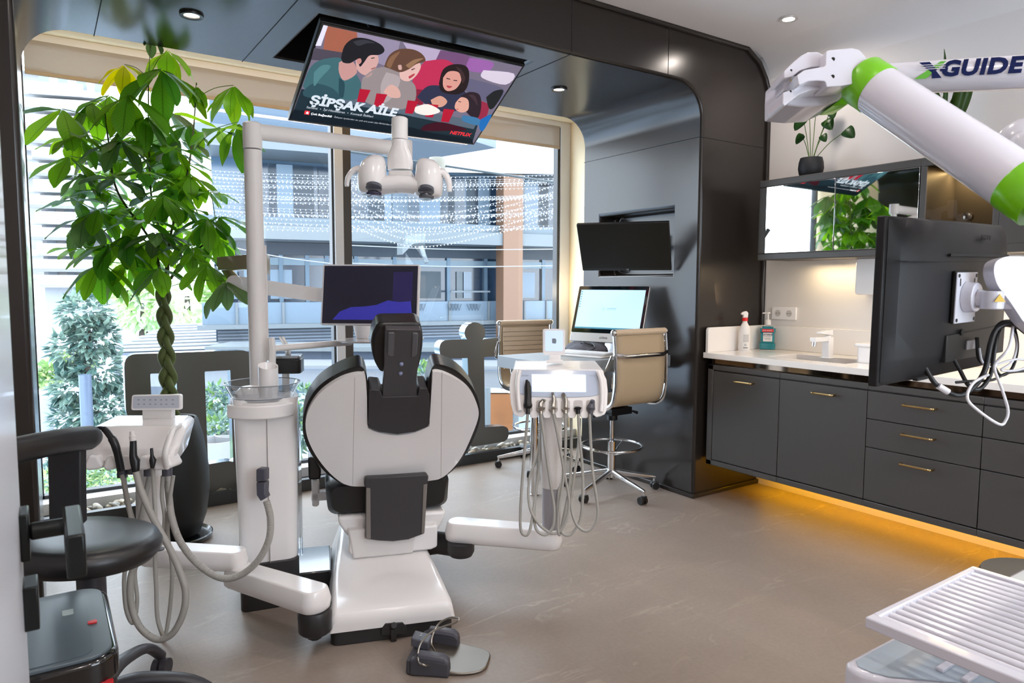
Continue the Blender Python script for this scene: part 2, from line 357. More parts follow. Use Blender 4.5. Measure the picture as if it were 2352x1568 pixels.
# --- roller blinds
def blind_mat():
    m = bpy.data.materials.new('screen_fabric'); m.use_nodes = True; n = m.node_tree.nodes; L = m.node_tree.links; b = n['Principled BSDF']; out = n['Material Output']
    b.inputs['Base Color'].default_value = lin('b5aba2'); b.inputs['Roughness'].default_value = .8
    t = n.new('ShaderNodeBsdfTranslucent'); t.inputs[0].default_value = lin('b5a99c'); tr = n.new('ShaderNodeBsdfTransparent')
    m1 = n.new('ShaderNodeMixShader'); m1.inputs[0].default_value = .3; m2 = n.new('ShaderNodeMixShader'); m2.inputs[0].default_value = .10
    L.new(b.outputs[0], m1.inputs[1]); L.new(t.outputs[0], m1.inputs[2]); L.new(m1.outputs[0], m2.inputs[1]); L.new(tr.outputs[0], m2.inputs[2]); L.new(m2.outputs[0], out.inputs[0]); return m
bm_ = blind_mat(); hemm = mat('blind_hem', 'b09f8e', .5)
for i, (a, b) in enumerate(((-.04, m0), (m3, 3.706))):
    t = thing('roller_blind', ('beige screen roller blind rolled up above the left window pane with the plant', 'beige screen roller blind rolled up above the right window pane behind the television')[i], 'blind', ((a+b)/2, YG-.07, 2.51), 0, 'roller blinds')
    g = G(); g.box((a+.01, YG-.072, 2.52), (b-.01, YG-.070, 2.694)); g.obj('fabric', bm_, t, smooth=False)
    g = G(); g.box((a+.01, YG-.078, 2.505), (b-.01, YG-.062, 2.528)); g.obj('hem_bar', hemm, t, bev=.004)
# --- recessed downlights
dw = mat('downlight_trim', 'cfcac6', .3, .3); glow = mat('downlight_glow', 'fff2e0', .5, emis=9)
def downlight(p, label, grp, ring):
    t = thing('recessed_downlight', label, 'ceiling light', (p[0], p[1], p[2]-.01), 0, grp)
    g = G(); g.lathe((p[0], p[1], p[2]), [(.034, -.001), (.034, -.008), (.05, -.010), (.052, -.004), (.052, 0)], 32); g.obj('trim_ring', ring, t)
    g = G(); g.lathe((p[0], p[1], p[2]), [(.0, -.003), (.033, -.003), (.033, -.001), (0, -.001)], 24); g.obj('lens', glow, t)
dk = mat('downlight_dark_trim', '2d2c2c', .35, .5)
downlight((3.586, 2.524, 2.87), 'round recessed downlight in the white ceiling, above the white robot arm', None, dw)
downlight(DLP[0][:2]+(2.57,), 'round recessed downlight in the dark ceiling above the money tree', 'downlights in the dark portal ceiling', dk)
downlight(DLP[1][:2]+(2.57,), 'round recessed downlight in the dark ceiling right of the television', 'downlights in the dark portal ceiling', dk)
for p, w_ in zip(DL[1:], ('in the middle of the room', 'above the foot pedal', 'right of the viewer', 'before the added back window', 'just behind the viewer', 'in the far back right corner', 'near the middle of the added back window', 'in the far back left corner')): downlight((p[0], p[1], 2.87), 'added fill downlight in the white ceiling '+w_, 'added fill downlights', dw)  # out-of-view downlights added to brighten the camera side
# --- open door leaf, near left
t = thing('door_leaf', 'open white door at the left edge with black square lever handle', 'door', (-.055, .65, 0))
g = G(); g.box((-.08, .2, .008), (-.036, 1.105, 2.1)); g.obj('door_1', mat('white_door', 'd9d9e0', .3, coat=.2), t, bev=.002)
M_ = (-.036, 1.03)
hm = mat('black_handle', '161a1a', .3, .4)
def hx(px, py, d): return oD(px, py, d)
g = G(); g.box((-.036, 1.035, 1.005), (-.026, 1.082, 1.065)); g.obj('handle_plate', hm, t, bev=.002)
g = G(); g.cyl((-.026, 1.055, 1.037), (.018, 1.055, 1.037), .011, n=20); g.box((.010, .935, 1.008), (.030, 1.068, 1.060)); g.obj('lever', hm, t, bev=.003)
g = G(); g.box((-.036, 1.035, .915), (-.020, 1.082, .972)); g.obj('lock_plate', hm, t, bev=.002)
# --- pebbles in the trough
pm = [mat('pebble_'+c, c, .7, var=.15, vscale=30) for c in ('b9ab97', '9c968d', 'c9c2b6', '8f8a83')]
pbase = []
for k in range(8):
    g = G(); g.ball((0, 0, 0), (.026+.008*(k % 3), .020, .014), seg=10)
    for v in g.b.verts: v.co *= 1+.25*mnoise.noise(v.co*40+V((k*3, 0, 0)))
    me = bpy.data.meshes.new('pebble'); g.b.to_mesh(me); g.b.free(); me.polygons.foreach_set('use_smooth', [True]*len(me.polygons)); me.materials.append(pm[k % 4]); pbase.append(me)
PCOL = ('sandy', 'mid-grey', 'cream', 'dark grey'); SHP = ('small', 'middling', 'large')
def pebbles(x0, x1, n, label, spots):
    for i in range(n):
        kk = rnd.randrange(8); o = bpy.data.objects.new('pebble', pbase[kk]); C.objects.link(o)
        o.location = (rnd.uniform(x0, x1), rnd.uniform(4.535, 4.68), .048+rnd.choice((0, .0, .018))); o.rotation_euler = (rnd.uniform(-.5, .5), rnd.uniform(-.5, .5), rnd.uniform(0, PI))
        s = rnd.uniform(.7, 1.15); o.scale = (s, s, s); u = (o.location.x-x0)/(x1-x0); sp = spots[min(len(spots)-1, int(u*len(spots)))]
        tag(o, '%s %s pebble %s, %s' % (SHP[0 if s < .85 else 1 if s < 1 else 2], PCOL[kk % 4], 'against the glass side' if o.location.y > 4.607 else 'against the room side', sp), 'pebble', 'pebbles in the window trough')
pebbles(.0, 1.25, 105, '', ('at the far left of the trough', 'left of the planter', 'behind the planter', 'by the big letter foot', 'beside the water unit'))
pebbles(1.85, 3.3, 115, '', ('behind the treatment chair', 'left of the cross-shaped letter', 'under the cross-shaped letter', 'right of the cross-shaped letter', 'near the chair behind the desk'))
# --- large letters standing in the window trough
lm_ = mat('dark_letter_face', '6a6965', .35, .2); ls_ = mat('letter_side_steel', 'a9b4ba', .15, 1)
YL = 4.56
def L_(pts, holes=()):
    return [oY(x, y, YL) for x, y in pts]
def rp(pts, r, n=5):
    """round the corners of a 2D pixel polygon; r may be per point"""
    out = []; N = len(pts)
    for i, p in enumerate(pts):
        a, b, c = V((*pts[i-1], 0)), V((*p, 0)), V((*pts[(i+1) % N], 0)); rr = r[i] if isinstance(r, (list, tuple)) else r
        u, v = (a-b), (c-b); d = min(rr, u.length*.48, v.length*.48)
        if d < 1e-4: out.append((b.x, b.y)); continue
        p0, p1 = b+u.normalized()*d, b+v.normalized()*d
        for k in range(n+1):
            s = k/n; q = p0*(1-s)**2+b*2*s*(1-s)+p1*s*s; out.append((q.x, q.y))
    return out
mpts = rp([(284, 812), (578, 804), (590, 1015), (544, 1064), (478, 1064), (470, 856), (529, 853), (538, 853), (472, 1135), (412, 1140), (408, 863), (345, 866), (345, 955), (288, 958)], 0)
t = thing('sign_letter', 'large dark letter in the window trough behind the planter, with two rectangular openings', 'sign letter', (oY(430, 1100, YL).x, YL+.04, .04))
def sides(o):
    o.data.materials.append(ls_)
    for p in o.data.polygons:
        if abs(p.normal.y) < .5: p.material_index = 1
    return o
def pz(g, pts): g.prism([oY(x, y, YL) for x, y in pts], (0, .085, 0))
g = G()
pz(g, rp([(290, 962), (284, 814), (580, 803), (600, 1075), (536, 1070), (529, 850), (470, 853), (478, 1066), (545, 1055), (560, 1120), (482, 1145), (416, 1150), (405, 856), (345, 858), (350, 960)], [22, 30, 30, 6, 4, 3, 3, 3, 26, 26, 4, 4, 3, 3, 8]))
sides(g.obj('face', lm_, t, ang=40))
t = thing('sign_letter', 'large dark cross-shaped letter with a round head standing between the treatment chair and the desk', 'sign letter', (oY(1092, 1010, YL).x, YL+.04, .04))
g = G(); hd = [(1091+24*math.sin(a), 764-24*math.cos(a)) for a in [-2.3+4.6*k/16 for k in range(17)]]
bar_r = rp([(1112, 778), (1166, 774), (1166, 816), (1112, 820)], [0, 20, 20, 0]); bar_l = rp([(1074, 822), (1010, 824), (1009, 781), (1070, 779)], [0, 20, 20, 0]); ft = rp([(1114, 981), (1169, 977), (1168, 1013), (1082, 1026), (1080, 985)], [0, 20, 20, 4, 0])
pz(g, hd+bar_r+ft+bar_l); sides(g.obj('face', [lm_], t, ang=40))
# ================================================================== CABINETS ALONG THE RIGHT WALL
XC = 3.46
def yC(px, py, X=XC): return oX(px, py, X).y
def zC(px, py, X=XC): return oX(px, py, X).z
ZB, ZTp = .225, .862
Y0 = 2.93; Yend = -.62
cols = [2.885, 2.413, 1.903, 1.375, .85, .33, -.2, -.58]
doorz0, doorz1 = .262, .825
gap = .004
def handle(c, parent, ln=.13):
    g = G(); x = XC-.038
    g.tube(spline([(XC-.006, c[1]+ln/2-.004, c[2]), (x, c[1]+ln/2-.006, c[2]), (x, c[1]+ln/2-.02, c[2]), (x, c[1], c[2]), (x, c[1]-ln/2+.02, c[2]), (x, c[1]-ln/2+.006, c[2]), (XC-.006, c[1]-ln/2+.004, c[2])], 4), [(.0065, .004)]*25, 8)
    return g.obj('handle', brass, parent)
def carcass(ya, yb, label, nm='base_cabinet', first=False, last=False):
    t = thing(nm, label, 'cabinet', (XC+.28, (ya+yb)/2, ZB), 0, 'base cabinets')
    g = G(); g.box((XC+.02, yb+.001, ZB+.01), (4.034, ya-.001, ZTp))
    g.box((XC+.0, yb+.0, ZB), (XC+.06, ya, doorz0-gap)); g.box((XC, yb, doorz1+gap), (XC+.06, ya, ZTp))
    if first: g.box((XC, ya-.043, ZB), (XC+.06, ya, ZTp))
    g.obj('carcass', cabm, t, bev=.004); return t
def front(t, ya, yb, z0, z1, nm, hy=None, hz=None, ln=.13):
    g = G(); g.box((XC-.0005, yb+gap/2, z0+gap/2), (XC+.02, ya-gap/2, z1-gap/2)); d = g.obj(nm, cabm, t, bev=.0015)
    handle((0, hy if hy is not None else (ya+yb)/2, hz if hz is not None else z1-.03), d, ln); return d
zs1, zs2 = zC(1993, 961), zC(1991, 1026)
c1 = carcass(Y0, cols[1], 'anthracite base cabinet beside the dark pillar, leftmost, one door', first=True); front(c1, cols[0], cols[1], doorz0, doorz1, 'door', yC(1707, 879, XC-.03), zC(1707, 879, XC-.03))
c2 = carcass(cols[1], cols[2], 'anthracite base cabinet with one door under the sink and faucet'); front(c2, cols[1], cols[2], doorz0, doorz1, 'door', yC(1889, 905, XC-.03), zC(1889, 905, XC-.03))
def drawers(i, label):
    t = carcass(cols[i], cols[i+1], label)
    for z1_, z0_ in ((doorz1, zs1), (zs1, zs2), (zs2, doorz0)): front(t, cols[i], cols[i+1], z0_, z1_, 'drawer', (cols[i]+cols[i+1])/2-.0, z1_-.045, .155)
drawers(2, 'anthracite drawer cabinet with three brass handles directly below the hanging black monitor')
drawers(3, 'anthracite drawer cabinet at the right edge of the photo, partly cut off')
t = carcass(cols[4], Yend, 'anthracite base cabinet run beyond the right edge of the frame'); front(t, cols[4], cols[5], doorz0, doorz1, 'door'); front(t, cols[5], Yend, doorz0, doorz1, 'door')
g = G(); g.box((XC+.035, Yend, ZTp), (3.99, Y0, .901)); tag(g.obj('bronze_strip', bronze, smooth=False), 'bronze mirror strip between the white worktop and the dark base cabinets', 'mirror strip')  # bronze mirror band below the worktop
# worktop
g = G(); g.box((3.44, Yend, .901), (4.049, 2.955, .935)); o = g.obj('worktop', quartz, origin=(3.75, 1.2, .901), bev=0, smooth=False)
cut(o, [((3.58, 2.10, .85), (3.86, 2.58, 1.0))]); o.modifiers.new('bevel', 'BEVEL').width = .002; tag(o, 'long white quartz worktop along the right wall', 'worktop')
g = G(); g.box((4.03, Yend, .935), (4.049, 2.94, 1.092)); struct(g.obj('trim_9', quartz, bev=.003))
g = G(); g.prism([(x, 2.93, z) for x, z in [(4.03, .935), (3.455, .935)]+fil(3.475, 1.072, .02, PI, PI/2, 5)+[(4.03, 1.092)]], (0, .02, 0)); struct(g.obj('trim_10', quartz, bev=.002))
# basin
g = G(); n_ = 5
for (x0, y0, x1, y1, z) in ((3.575, 2.095, 3.865, 2.585, .90),):
    g.box((x0, y0, .80), (x1, y1, .81)); g.box((x0, y0, .80), (x0+.012, y1, z)); g.box((x1-.012, y0, .80), (x1, y1, z)); g.box((x0, y0, .80), (x1, y0+.012, z)); g.box((x0, y1-.012, .80), (x1, y1, z))
t = thing('sink_basin', 'white undermount basin set into the quartz worktop before the faucet', 'sink', (3.72, 2.34, .80))
g.obj('bowl', quartz, t, bev=.004); g = G(); g.lathe((3.80, 2.27, .811), [(0, 0), (.022, 0), (.022, .006), (0, .006)], 20); g.obj('drain', chrome, t)
# faucet
fb = oZ(1900, 822, .935); fx, fy = fb.x, fb.y
t = thing('faucet', 'square white single-lever faucet with chrome aerator on the worktop', 'faucet', (fx, fy, .935))
g = G(); g.box((fx-.024, fy-.022, .935), (fx+.024, fy+.022, 1.055)); g.box((fx-.15, fy-.019, 1.035), (fx+.024, fy+.019, 1.060)); g.box((fx-.032, fy-.03, .935), (fx+.032, fy+.03, .940)); g.obj('body', white, t, bev=.004)
g = G(); g.prism([(fx-.09, fy-.018, 1.080), (fx+.024, fy-.018, 1.066), (fx+.024, fy-.018, 1.100), (fx-.09, fy-.018, 1.090)], (0, .036, 0)); g.cyl((fx, fy, 1.058), (fx, fy, 1.068), .017); g.obj('lever', white, t, bev=.003)
g = G(); g.cyl((fx-.132, fy, 1.036), (fx-.136, fy, 1.010), .013); g.obj('aerator', chrome, t)
# bottles
sb = oZ(1709, 806, .935)
t = thing('spray_bottle', 'white spray bottle with a red collar by the left end of the worktop', 'bottle', sb)
g = G(); g.lathe(sb, [(0, 0), (.034, 0), (.037, .004), (.037, .125), (.033, .15), (.018, .178), (.0145, .185), (.0145, .198), (0, .198)], 30); g.obj('body', whitem, t)
g = G(); g.lathe(sb, [(0, .194), (.0175, .194), (.0175, .214), (0, .214)], 24); g.obj('collar', mat('red_collar', 'd8231f', .4), t)
Mb = MX.Translation(sb) @ MX.Rotation(math.radians(-35), 4, 'Z')
g = G(); g.prism([Mb @ V(p) for p in ((-.015, -.012, .214), (.015, -.012, .214), (.018, -.012, .245), (.006, -.012, .258), (-.014, -.012, .252), (-.026, -.012, .243), (-.026, -.012, .234), (-.012, -.012, .232))], Mb.to_3x3() @ V((0, .024, 0))); g.obj('spray_head', whitem, t, bev=.004)
lab = mat('paper_label', 'e4e0dd', .6); ink = mat('label_ink', '4a4a52', .6)
def curved(c, r, a0, a1, z0, z1, m, parent, nm='label', n=10):
    g = G(); A = [a0+(a1-a0)*k/n for k in range(n+1)]
    g.loft([[(c[0]+r*math.cos(a), c[1]+r*math.sin(a), c[2]+z0), (c[0]+r*math.cos(a), c[1]+r*math.sin(a), c[2]+z1)] for a in A], closed=False, caps=False); return g.obj(nm, m, parent)
ac = math.atan2(-sb.y, -sb.x)
curved(sb, .0376, ac-.35, ac+1.0-.1, .015, .118, lab, t)
for k in range(9): curved(sb, .038, ac-.2, ac+.75, .062+k*.0055, .0635+k*.0055, ink, t, 'print_line')
curved(sb, .038, ac-.15, ac+.6, .022, .027, ink, t, 'print_line'); curved(sb, .038, ac+.0, ac+.35, .035, .05, mat('label_mark', 'b9b7b9', .6), t, 'print_line')
mb = oX(1762, 797, 3.955); mb.z = .935; zr = math.radians(35)-PI/2+.35
t = thing('mouthwash_bottle', 'teal mouthwash bottle with a white pump and red label beside the spray bottle', 'bottle', mb, zr+PI/2)
teal = mat('teal_liquid', '0f7f8c', .12, coat=.5)
Mm = MX.Translation(mb) @ MX.Rotation(math.radians(-52), 4, 'Z')
g = G()
for z0, z1, wx, wy in ((.004, .045, .050, .038), (.045, .055, .044, .034), (.055, .112, .043, .033), (.112, .118, .049, .037), (.118, .142, .049, .037)):
    g.rbox((0, 0, (z0+z1)/2), (wx*2, wy*2, z1-z0), .014, Mm)
g.rbox((0, 0, .147), (.07, .05, .012), .012, Mm); g.obj('body', teal, t, bev=.003, seg=2)
g = G(); g.lathe(mb, [(0, .150), (.017, .150), (.017, .168), (0, .168)], 20); g.obj('neck', clear, t)
g = G(); g.lathe(mb, [(0, .163), (.019, .163), (.019, .192), (.012, .198), (.005, .200), (.005, .236), (.013, .238), (.013, .246), (0, .246)], 24)
g.tube([Mm @ V((0, 0, .242)), Mm @ V((-.032, 0, .240)), Mm @ V((-.034, 0, .236))], .004, 8); g.obj('pump', whitem, t)
g = G(); g.rbox((0, -.0335-.0005, .085), (.056, .001, .058), .001, Mm); g.obj('label', lab, t)
g = G(); g.rbox((0, -.0385, .128), (.072, .0012, .020), .001, Mm); g.obj('red_label', mat('red_label', 'c8343a', .5), t)
tm = lambda x, y, z: Mm @ MX.Translation(V((x, y, z)))
text('LISTERINE', .0135, tm(0, -.0346, .100), mat('navy_print', '1d2a4a', .5), t, bold=.0004)
text('COOL MINT', .0085, tm(0, -.0346, .089), MATS['navy_print'], t)
g = G(); [g.box((-.020, -.0346, z), (.018, -.0342, z+.0012), Mm) for z in (.078, .0735, .069)]; g.obj('fine_print', MATS['navy_print'], t, smooth=False)
g = G(); [g.box((x, -.0396, .1265), (x+.008, -.0391, .1295), Mm) for x in (-.030, -.019, -.006, .005, .016)]; g.obj('fine_print', whitem, t, smooth=False)
for p, nm_ in ((sb, 'under the spray bottle'), (mb, 'under the mouthwash bottle')):
    g = G(); g.lathe((p[0]-.008, p[1]-.002, .9352), [(0, 0), (.052, 0), (.052, .0012), (0, .0012)], 32); tag(g.obj('coaster', mat('coaster_white', 'e9e5e2', .3)), 'thin round white coaster '+nm_, 'coaster')
sb  # coasters are thin discs on the worktop
t = thing('storage_box', 'white lidded plastic box on the worktop left of the black monitor', 'box', (3.8, 2.03, .935))
g = G(); g.rbox((3.80, 2.03, .98), (.20, .16, .09), .02); g.obj('box_body', white, t, bev=.004)
g = G(); g.rbox((3.80, 2.03, 1.032), (.225, .185, .016), .022); g.obj('lid', white, t, bev=.004)
# socket, paper dispenser
def sock(px, py):
    p = oX(px, py, 4.049); return p
t = thing('wall_socket', 'white double wall socket above the worktop', 'socket', oX(1806, 718, 4.049))
a, b = oX(1775, 704, 4.049), oX(1830, 732, 4.049)
g = G(); g.box((4.038, b.y, a.z-.083), (4.05, a.y, a.z)); fp = g.obj('frame', white, t, bev=.003)
for k in (.26, .72):
    yc = a.y+(b.y-a.y)*k; zc = a.z-.0415
    g = G(); g.lathe((4.0375, yc, zc), [(.019, 0), (.022, .0), (.022, .003), (.019, .003)], 28, ax=(1, 0, 0)); g.lathe((4.0395, yc, zc), [(0, 0), (.019, 0), (.019, .001), (0, .001)], 24, ax=(1, 0, 0)); s_ = g.obj('outlet', mat('socket_grey', 'c9c4c0', .4), t)
    g = G(); [g.cyl((4.036, yc+d, zc), (4.040, yc+d, zc), .0028, n=10) for d in (-.009, .009)]; g.obj('pin_hole', black, s_)
a, b = oX(1965, 601, 3.93), oX(2075, 678, 3.93)
t = thing('towel_dispenser', 'white paper towel dispenser under the wall cabinet, half behind the black monitor', 'dispenser', (4.0, (a.y+b.y)/2, b.z))
g = G(); g.rbox((3.99, (a.y+b.y)/2, (a.z+b.z)/2+.01), (.115, a.y-b.y, a.z-b.z+.02), .02, axis='x'); g.obj('cover', whitem, t, bev=.006)
# ================================================================== WALL CABINETS
XU = 3.72; UZ0, UZ1 = 1.512, 2.0
def yU(px, py): return oX(px, py, XU).y
ya = 2.785; ym0 = yU(1759, 500); ym1 = yU(1917, 500); ym2 = yU(2112, 440); yg0 = yU(2127, 440); yg1 = yU(2281, 460); ye = yU(2296, 460)
t = thing('wall_cabinet', 'dark wall cabinet with two mirrored doors reflecting the plant', 'cabinet', (3.88, (ya+ym2)/2, UZ0))
g = G(); zb, zt_ = 1.553, 1.957
def rim(ya_, yb_, wa, wb, parent, nm='carcass'):
    g = G(); g.box((XU+.012, yb_+.002, UZ0+.002), (4.045, ya_-.002, UZ1-.002))
    g.box((XU, yb_, UZ0), (XU+.05, ya_, zb)); g.box((XU, yb_, zt_), (XU+.05, ya_, UZ1))
    if wa: g.box((XU, ya_-wa, zb), (XU+.05, ya_, zt_))
    if wb: g.box((XU, yb_, zb), (XU+.05, yb_+wb, zt_))
    return g.obj(nm, cabm, parent, bev=.006, seg=3)
rim(ya, ym2, ya-ym0, 0, t)
for a, b in ((ym0, ym1), (ym1, ym2)):
    g = G(); g.box((XU-.003, b+.002, zb+.001), (XU+.0115, a-.002, zt_-.001)); d = g.obj('mirror_door', mirror, t, bev=.0015)
t = thing('display_cabinet', 'dark open-lit wall cabinet with glass front and warm light strip', 'cabinet', (3.88, (ym2+ye)/2, UZ0))
g = G()
g.box((4.02, ye, UZ0), (4.045, ym2, UZ1)); g.box((XU, ye, UZ0), (4.03, ym2, zb)); g.box((XU, ye, zt_), (4.03, ym2, UZ1)); g.box((XU, yg0, zb), (4.03, ym2-.001, zt_)); g.box((XU, ye, zb), (4.03, yg1, zt_))
g.obj('carcass', cabm, t, bev=.003)
g = G(); g.poly([(XU+.01, yg1, zb), (XU+.01, yg0, zb), (XU+.01, yg0, zt_), (XU+.01, yg1, zt_)]); g.obj('glass_front', thin_glass('smoked_glass', (.6, .58, .55), 1.2), t, smooth=False)
led = mat('led_strip', 'ffb84a', .5, emis=14)
g = G(); [g.box((3.955, yg1+.01+k*.022, zt_-.006), (3.963, yg1+.02+k*.022, zt_-.001)) for k in range(12)]; g.obj('light_strip', led, t)
area('led_display_lamp', (3.96, (yg0+yg1)/2, zt_-.012), .26, 3.0, (1, .70, .32), (0, 0, PI/2), .012)
loupe = mat('loupe_metal', 'b5b0a8', .2, 1)
t = thing('dental_loupes', 'pair of dental loupes standing inside the lit glass cabinet', 'loupes', (3.88, (yg0+yg1)/2, zb))
g = G(); yc_ = (yg0+yg1)/2
for dy in (-.035, .035):
    g.cyl((3.83, yc_+dy, zb+.055), (3.87, yc_+dy, zb+.06), .018, .014, 18)
    g.tube([(3.87, yc_+dy*1.9, zb+.07), (3.99, yc_+dy*2, zb+.065)], .003, 6)
g.tube([(3.87, yc_-.07, zb+.07), (3.865, yc_, zb+.085), (3.87, yc_+.07, zb+.07)], .004, 6); g.cyl((3.86, yc_, zb+.085), (3.86, yc_, zb+.13), .004); g.lathe((3.85, yc_, zb+.145), [(.018, 0), (.022, .004), (.022, .03), (.016, .034)], 20, ax=(-1, 0, 0))
g.box((3.84, yc_-.08, zb+.0), (3.92, yc_+.08, zb+.012)); g.cyl((3.88, yc_, zb+.01), (3.87, yc_, zb+.06), .005)
g.obj('frame', loupe, t)
t = thing('wall_cabinet', 'plain dark closed wall cabinet at the right edge behind the black monitor', 'cabinet', (3.88, .4, UZ0))
rim(ye-.001, Yend, .004, .03, t)
yy = ye-.004
for k in range(3):
    y1 = yy-k*.66; y0 = y1-.655
    g = G(); g.box((XU-.002, y0, zb-.001), (XU+.012, y1, zt_)); g.obj('door', cabm, t, bev=.002)
# ================================================================== POTS ON THE WALL CABINET
pp = oX(1862, 400, 3.86); zt2 = UZ1
potm = mat('black_ceramic', '1c1d20', .55, bump=.05)
leafd = leaf_mat('houseplant_leaf', '23451a', '4f8a1c', .25); leafs = leaf_mat('snake_leaf', '35521f', 'a5b54a', .2); stemm = mat('green_stem', '5c7a33', .5)
t = thing('potted_pilea', 'small round-leaved houseplant in a black bowl pot on the wall cabinet', 'houseplant', (pp.x, pp.y, zt2))
o_ = V((pp.x, pp.y, zt2))
g = G(); g.lathe(o_, [(0, 0), (.048, 0), (.066, .02), (.073, .055), (.07, .09), (.062, .118), (.057, .118), (.057, .10), (0, .10)], 36); g.obj('pot', potm, t)
def leafpoly(g, base, d, nrm, L, W, heart=False, n=10, curl=.12, tip=.5):
    d = V(d).normalized(); nrm = V(nrm); s = d.cross(nrm).normalized(); nr = s.cross(d).normalized(); base = V(base)
    rows = []
    for k in range(n+1):
        u = k/n
        wd = W*(math.sin(PI*u**(.8 if not heart else .55))**(.8 if not heart else .6))*(1 if not heart else 1.0)
        if tip and not heart: wd = W*(math.sin(PI*u**1.25)**.9)*(1-.12*u)
        mid = base+d*(L*u)-nr*(curl*L*u*u)
        rows.append([mid-s*wd+nr*wd*.22, mid, mid+s*wd+nr*wd*.22])
    g.loft(rows, closed=False, caps=False)
gs = G(); gl = G()
for (px, py, L, dx) in ((1845, 272, .085, -1), (1900, 278, .075, 1), (1842, 312, .06, -1), (1890, 312, .05, 1), (1945, 300, .075, 1.6), (1910, 250, .07, .6), (1858, 225, .07, -.4), (1880, 195, .07, .3)):
    e = oX(px, py, pp.x-.02+.03*math.sin(px)); b0 = o_+V((0, -.01*dx, .10))
    P = spline([b0, b0.lerp(e, .5)+V((0, 0, .02)), e], 6); gs.tube(P, .0022, 6)
    d = V((-.2, -.4*dx, -.55)); leafpoly(gl, e-d.normalized()*L*.2, d, (-1, -.2, .3), L*1.15, L*.48, heart=True)
gs.obj('stem', stemm, t); gl.obj('foliage', leafd, t, solid=.001)
pp = oX(2168, 352, 3.86); o_ = V((pp.x, pp.y, zt2))
t = thing('potted_snake_plant', 'snake plant with upright striped leaves in a dark cylindrical pot, behind the robot arm', 'houseplant', (pp.x, pp.y, zt2))
g = G(); g.lathe(o_, [(0, 0), (.075, 0), (.078, .008), (.066, .012), (.068, .14), (.073, .145), (.073, .155), (.064, .155), (.063, .14), (0, .14)], 36); g.obj('pot', potm, t)
g = G()
for k in range(9):
    a = k*2.4; r = .02+.015*(k % 3); b0 = o_+V((r*math.cos(a), r*math.sin(a), .13)); ln = (.20, .26, .30, .22, .40, .20, .24, .28, .2)[k]
    d = V((math.cos(a)*.16, math.sin(a)*.16-.06, 1)); leafpoly(g, b0, d, (-math.sin(a+.7), math.cos(a+.7), 0), ln, .027, n=12, curl=.05)
g.obj('foliage', leafs, t, solid=.002)
# ================================================================== TREATMENT CHAIR
MC = MX.Translation(V((1.06, 2.382, 0))) @ MX.Rotation(math.radians(-18.4), 4, 'Z')
CO = MC.translation.copy(); CYV = (MC.to_3x3() @ V((0, 1, 0))); CXV = (MC.to_3x3() @ V((1, 0, 0)))
def pl(px, py, yl): return oP(px, py, CO+CYV*yl, CYV)
t = thing('treatment_chair', 'white and black dental treatment chair seen from behind, in the middle of the room', 'dental chair', (1.06, 2.382, 0), math.radians(-18.4)); chair = t
def lb(lo, hi): pass
g = G(); g.rbox((0, .44, .028), (.462, .88, .056), .03, MC); g.obj('plinth', mat('dark_plinth', '2c2b2d', .45), t, bev=.004)
g = G()
def sec(y, hw0, hw1, z0, z1, r=.03):
    pts = []
    for (cx, cz, a0) in ((hw1-r, z1-r, 0), (-(hw1-r), z1-r, PI/2)):
        for k in range(6): a = a0+k*PI/10; pts.append((cx+r*math.cos(a), cz+r*math.sin(a)))
    pts += [(-hw0, z0), (hw0, z0)]
    return [MC @ V((x, y, z)) for x, z in pts]
g.loft([sec(-.012, .236, .225, .056, .105), sec(.0, .240, .232, .056, .125), sec(.03, .240, .232, .056, .135), sec(.25, .235, .222, .056, .15), sec(.45, .228, .205, .056, .175), sec(.62, .22, .19, .056, .20), sec(.9, .21, .17, .056, .20)])
bc = g.obj('base_cover', white, t, bev=.008, seg=3)
g = G(); q = [pl(x, y, -.016) for x, y in ((876, 1445), (885, 1432), (925, 1429), (934, 1439), (934, 1456), (876, 1459))]; g.prism(q, CYV*.01); g.cyl(pl(905, 1436, -.035), pl(905, 1436, -.01), .012); g.box((-.012, -.025, .002), (.010, -.008, .05), MC)
g.obj('cable_outlet', mat('dark_plinth', ''), t, bev=.002)
g = G(); g.loft([[MC @ V((x*s, y, z)) for x, z in ((-.13, .17), (.13, .17), (.15, .30), (-.15, .30))] for y, s in ((.40, 1), (.75, 1))]); g.obj('lift_column', whitem, t, bev=.01)
# under-seat casting (white) with draft
def pxprism(g, pts, yl, dep): g.prism([pl(x, y, yl) for x, y in pts], CYV*dep)
def cr(pts, ox, oy, s): return [(ox+x/s, oy+y/s) for x, y in pts]
g = G(); pxprism(g, cr([(275, 500), (1190, 450), (1150, 560), (1090, 650), (400, 700), (340, 640), (290, 570)], 700, 1050, 3.6475), .44, .45); g.obj('underframe', white, t, bev=.014, seg=3)
g = G(); pxprism(g, cr([(372, 628), (1114, 566), (1112, 752), (1060, 775), (640, 814), (380, 820), (366, 790)], 700, 1050, 3.6475), .405, .06); g.obj('rear_cover', white, t, bev=.010, seg=3)
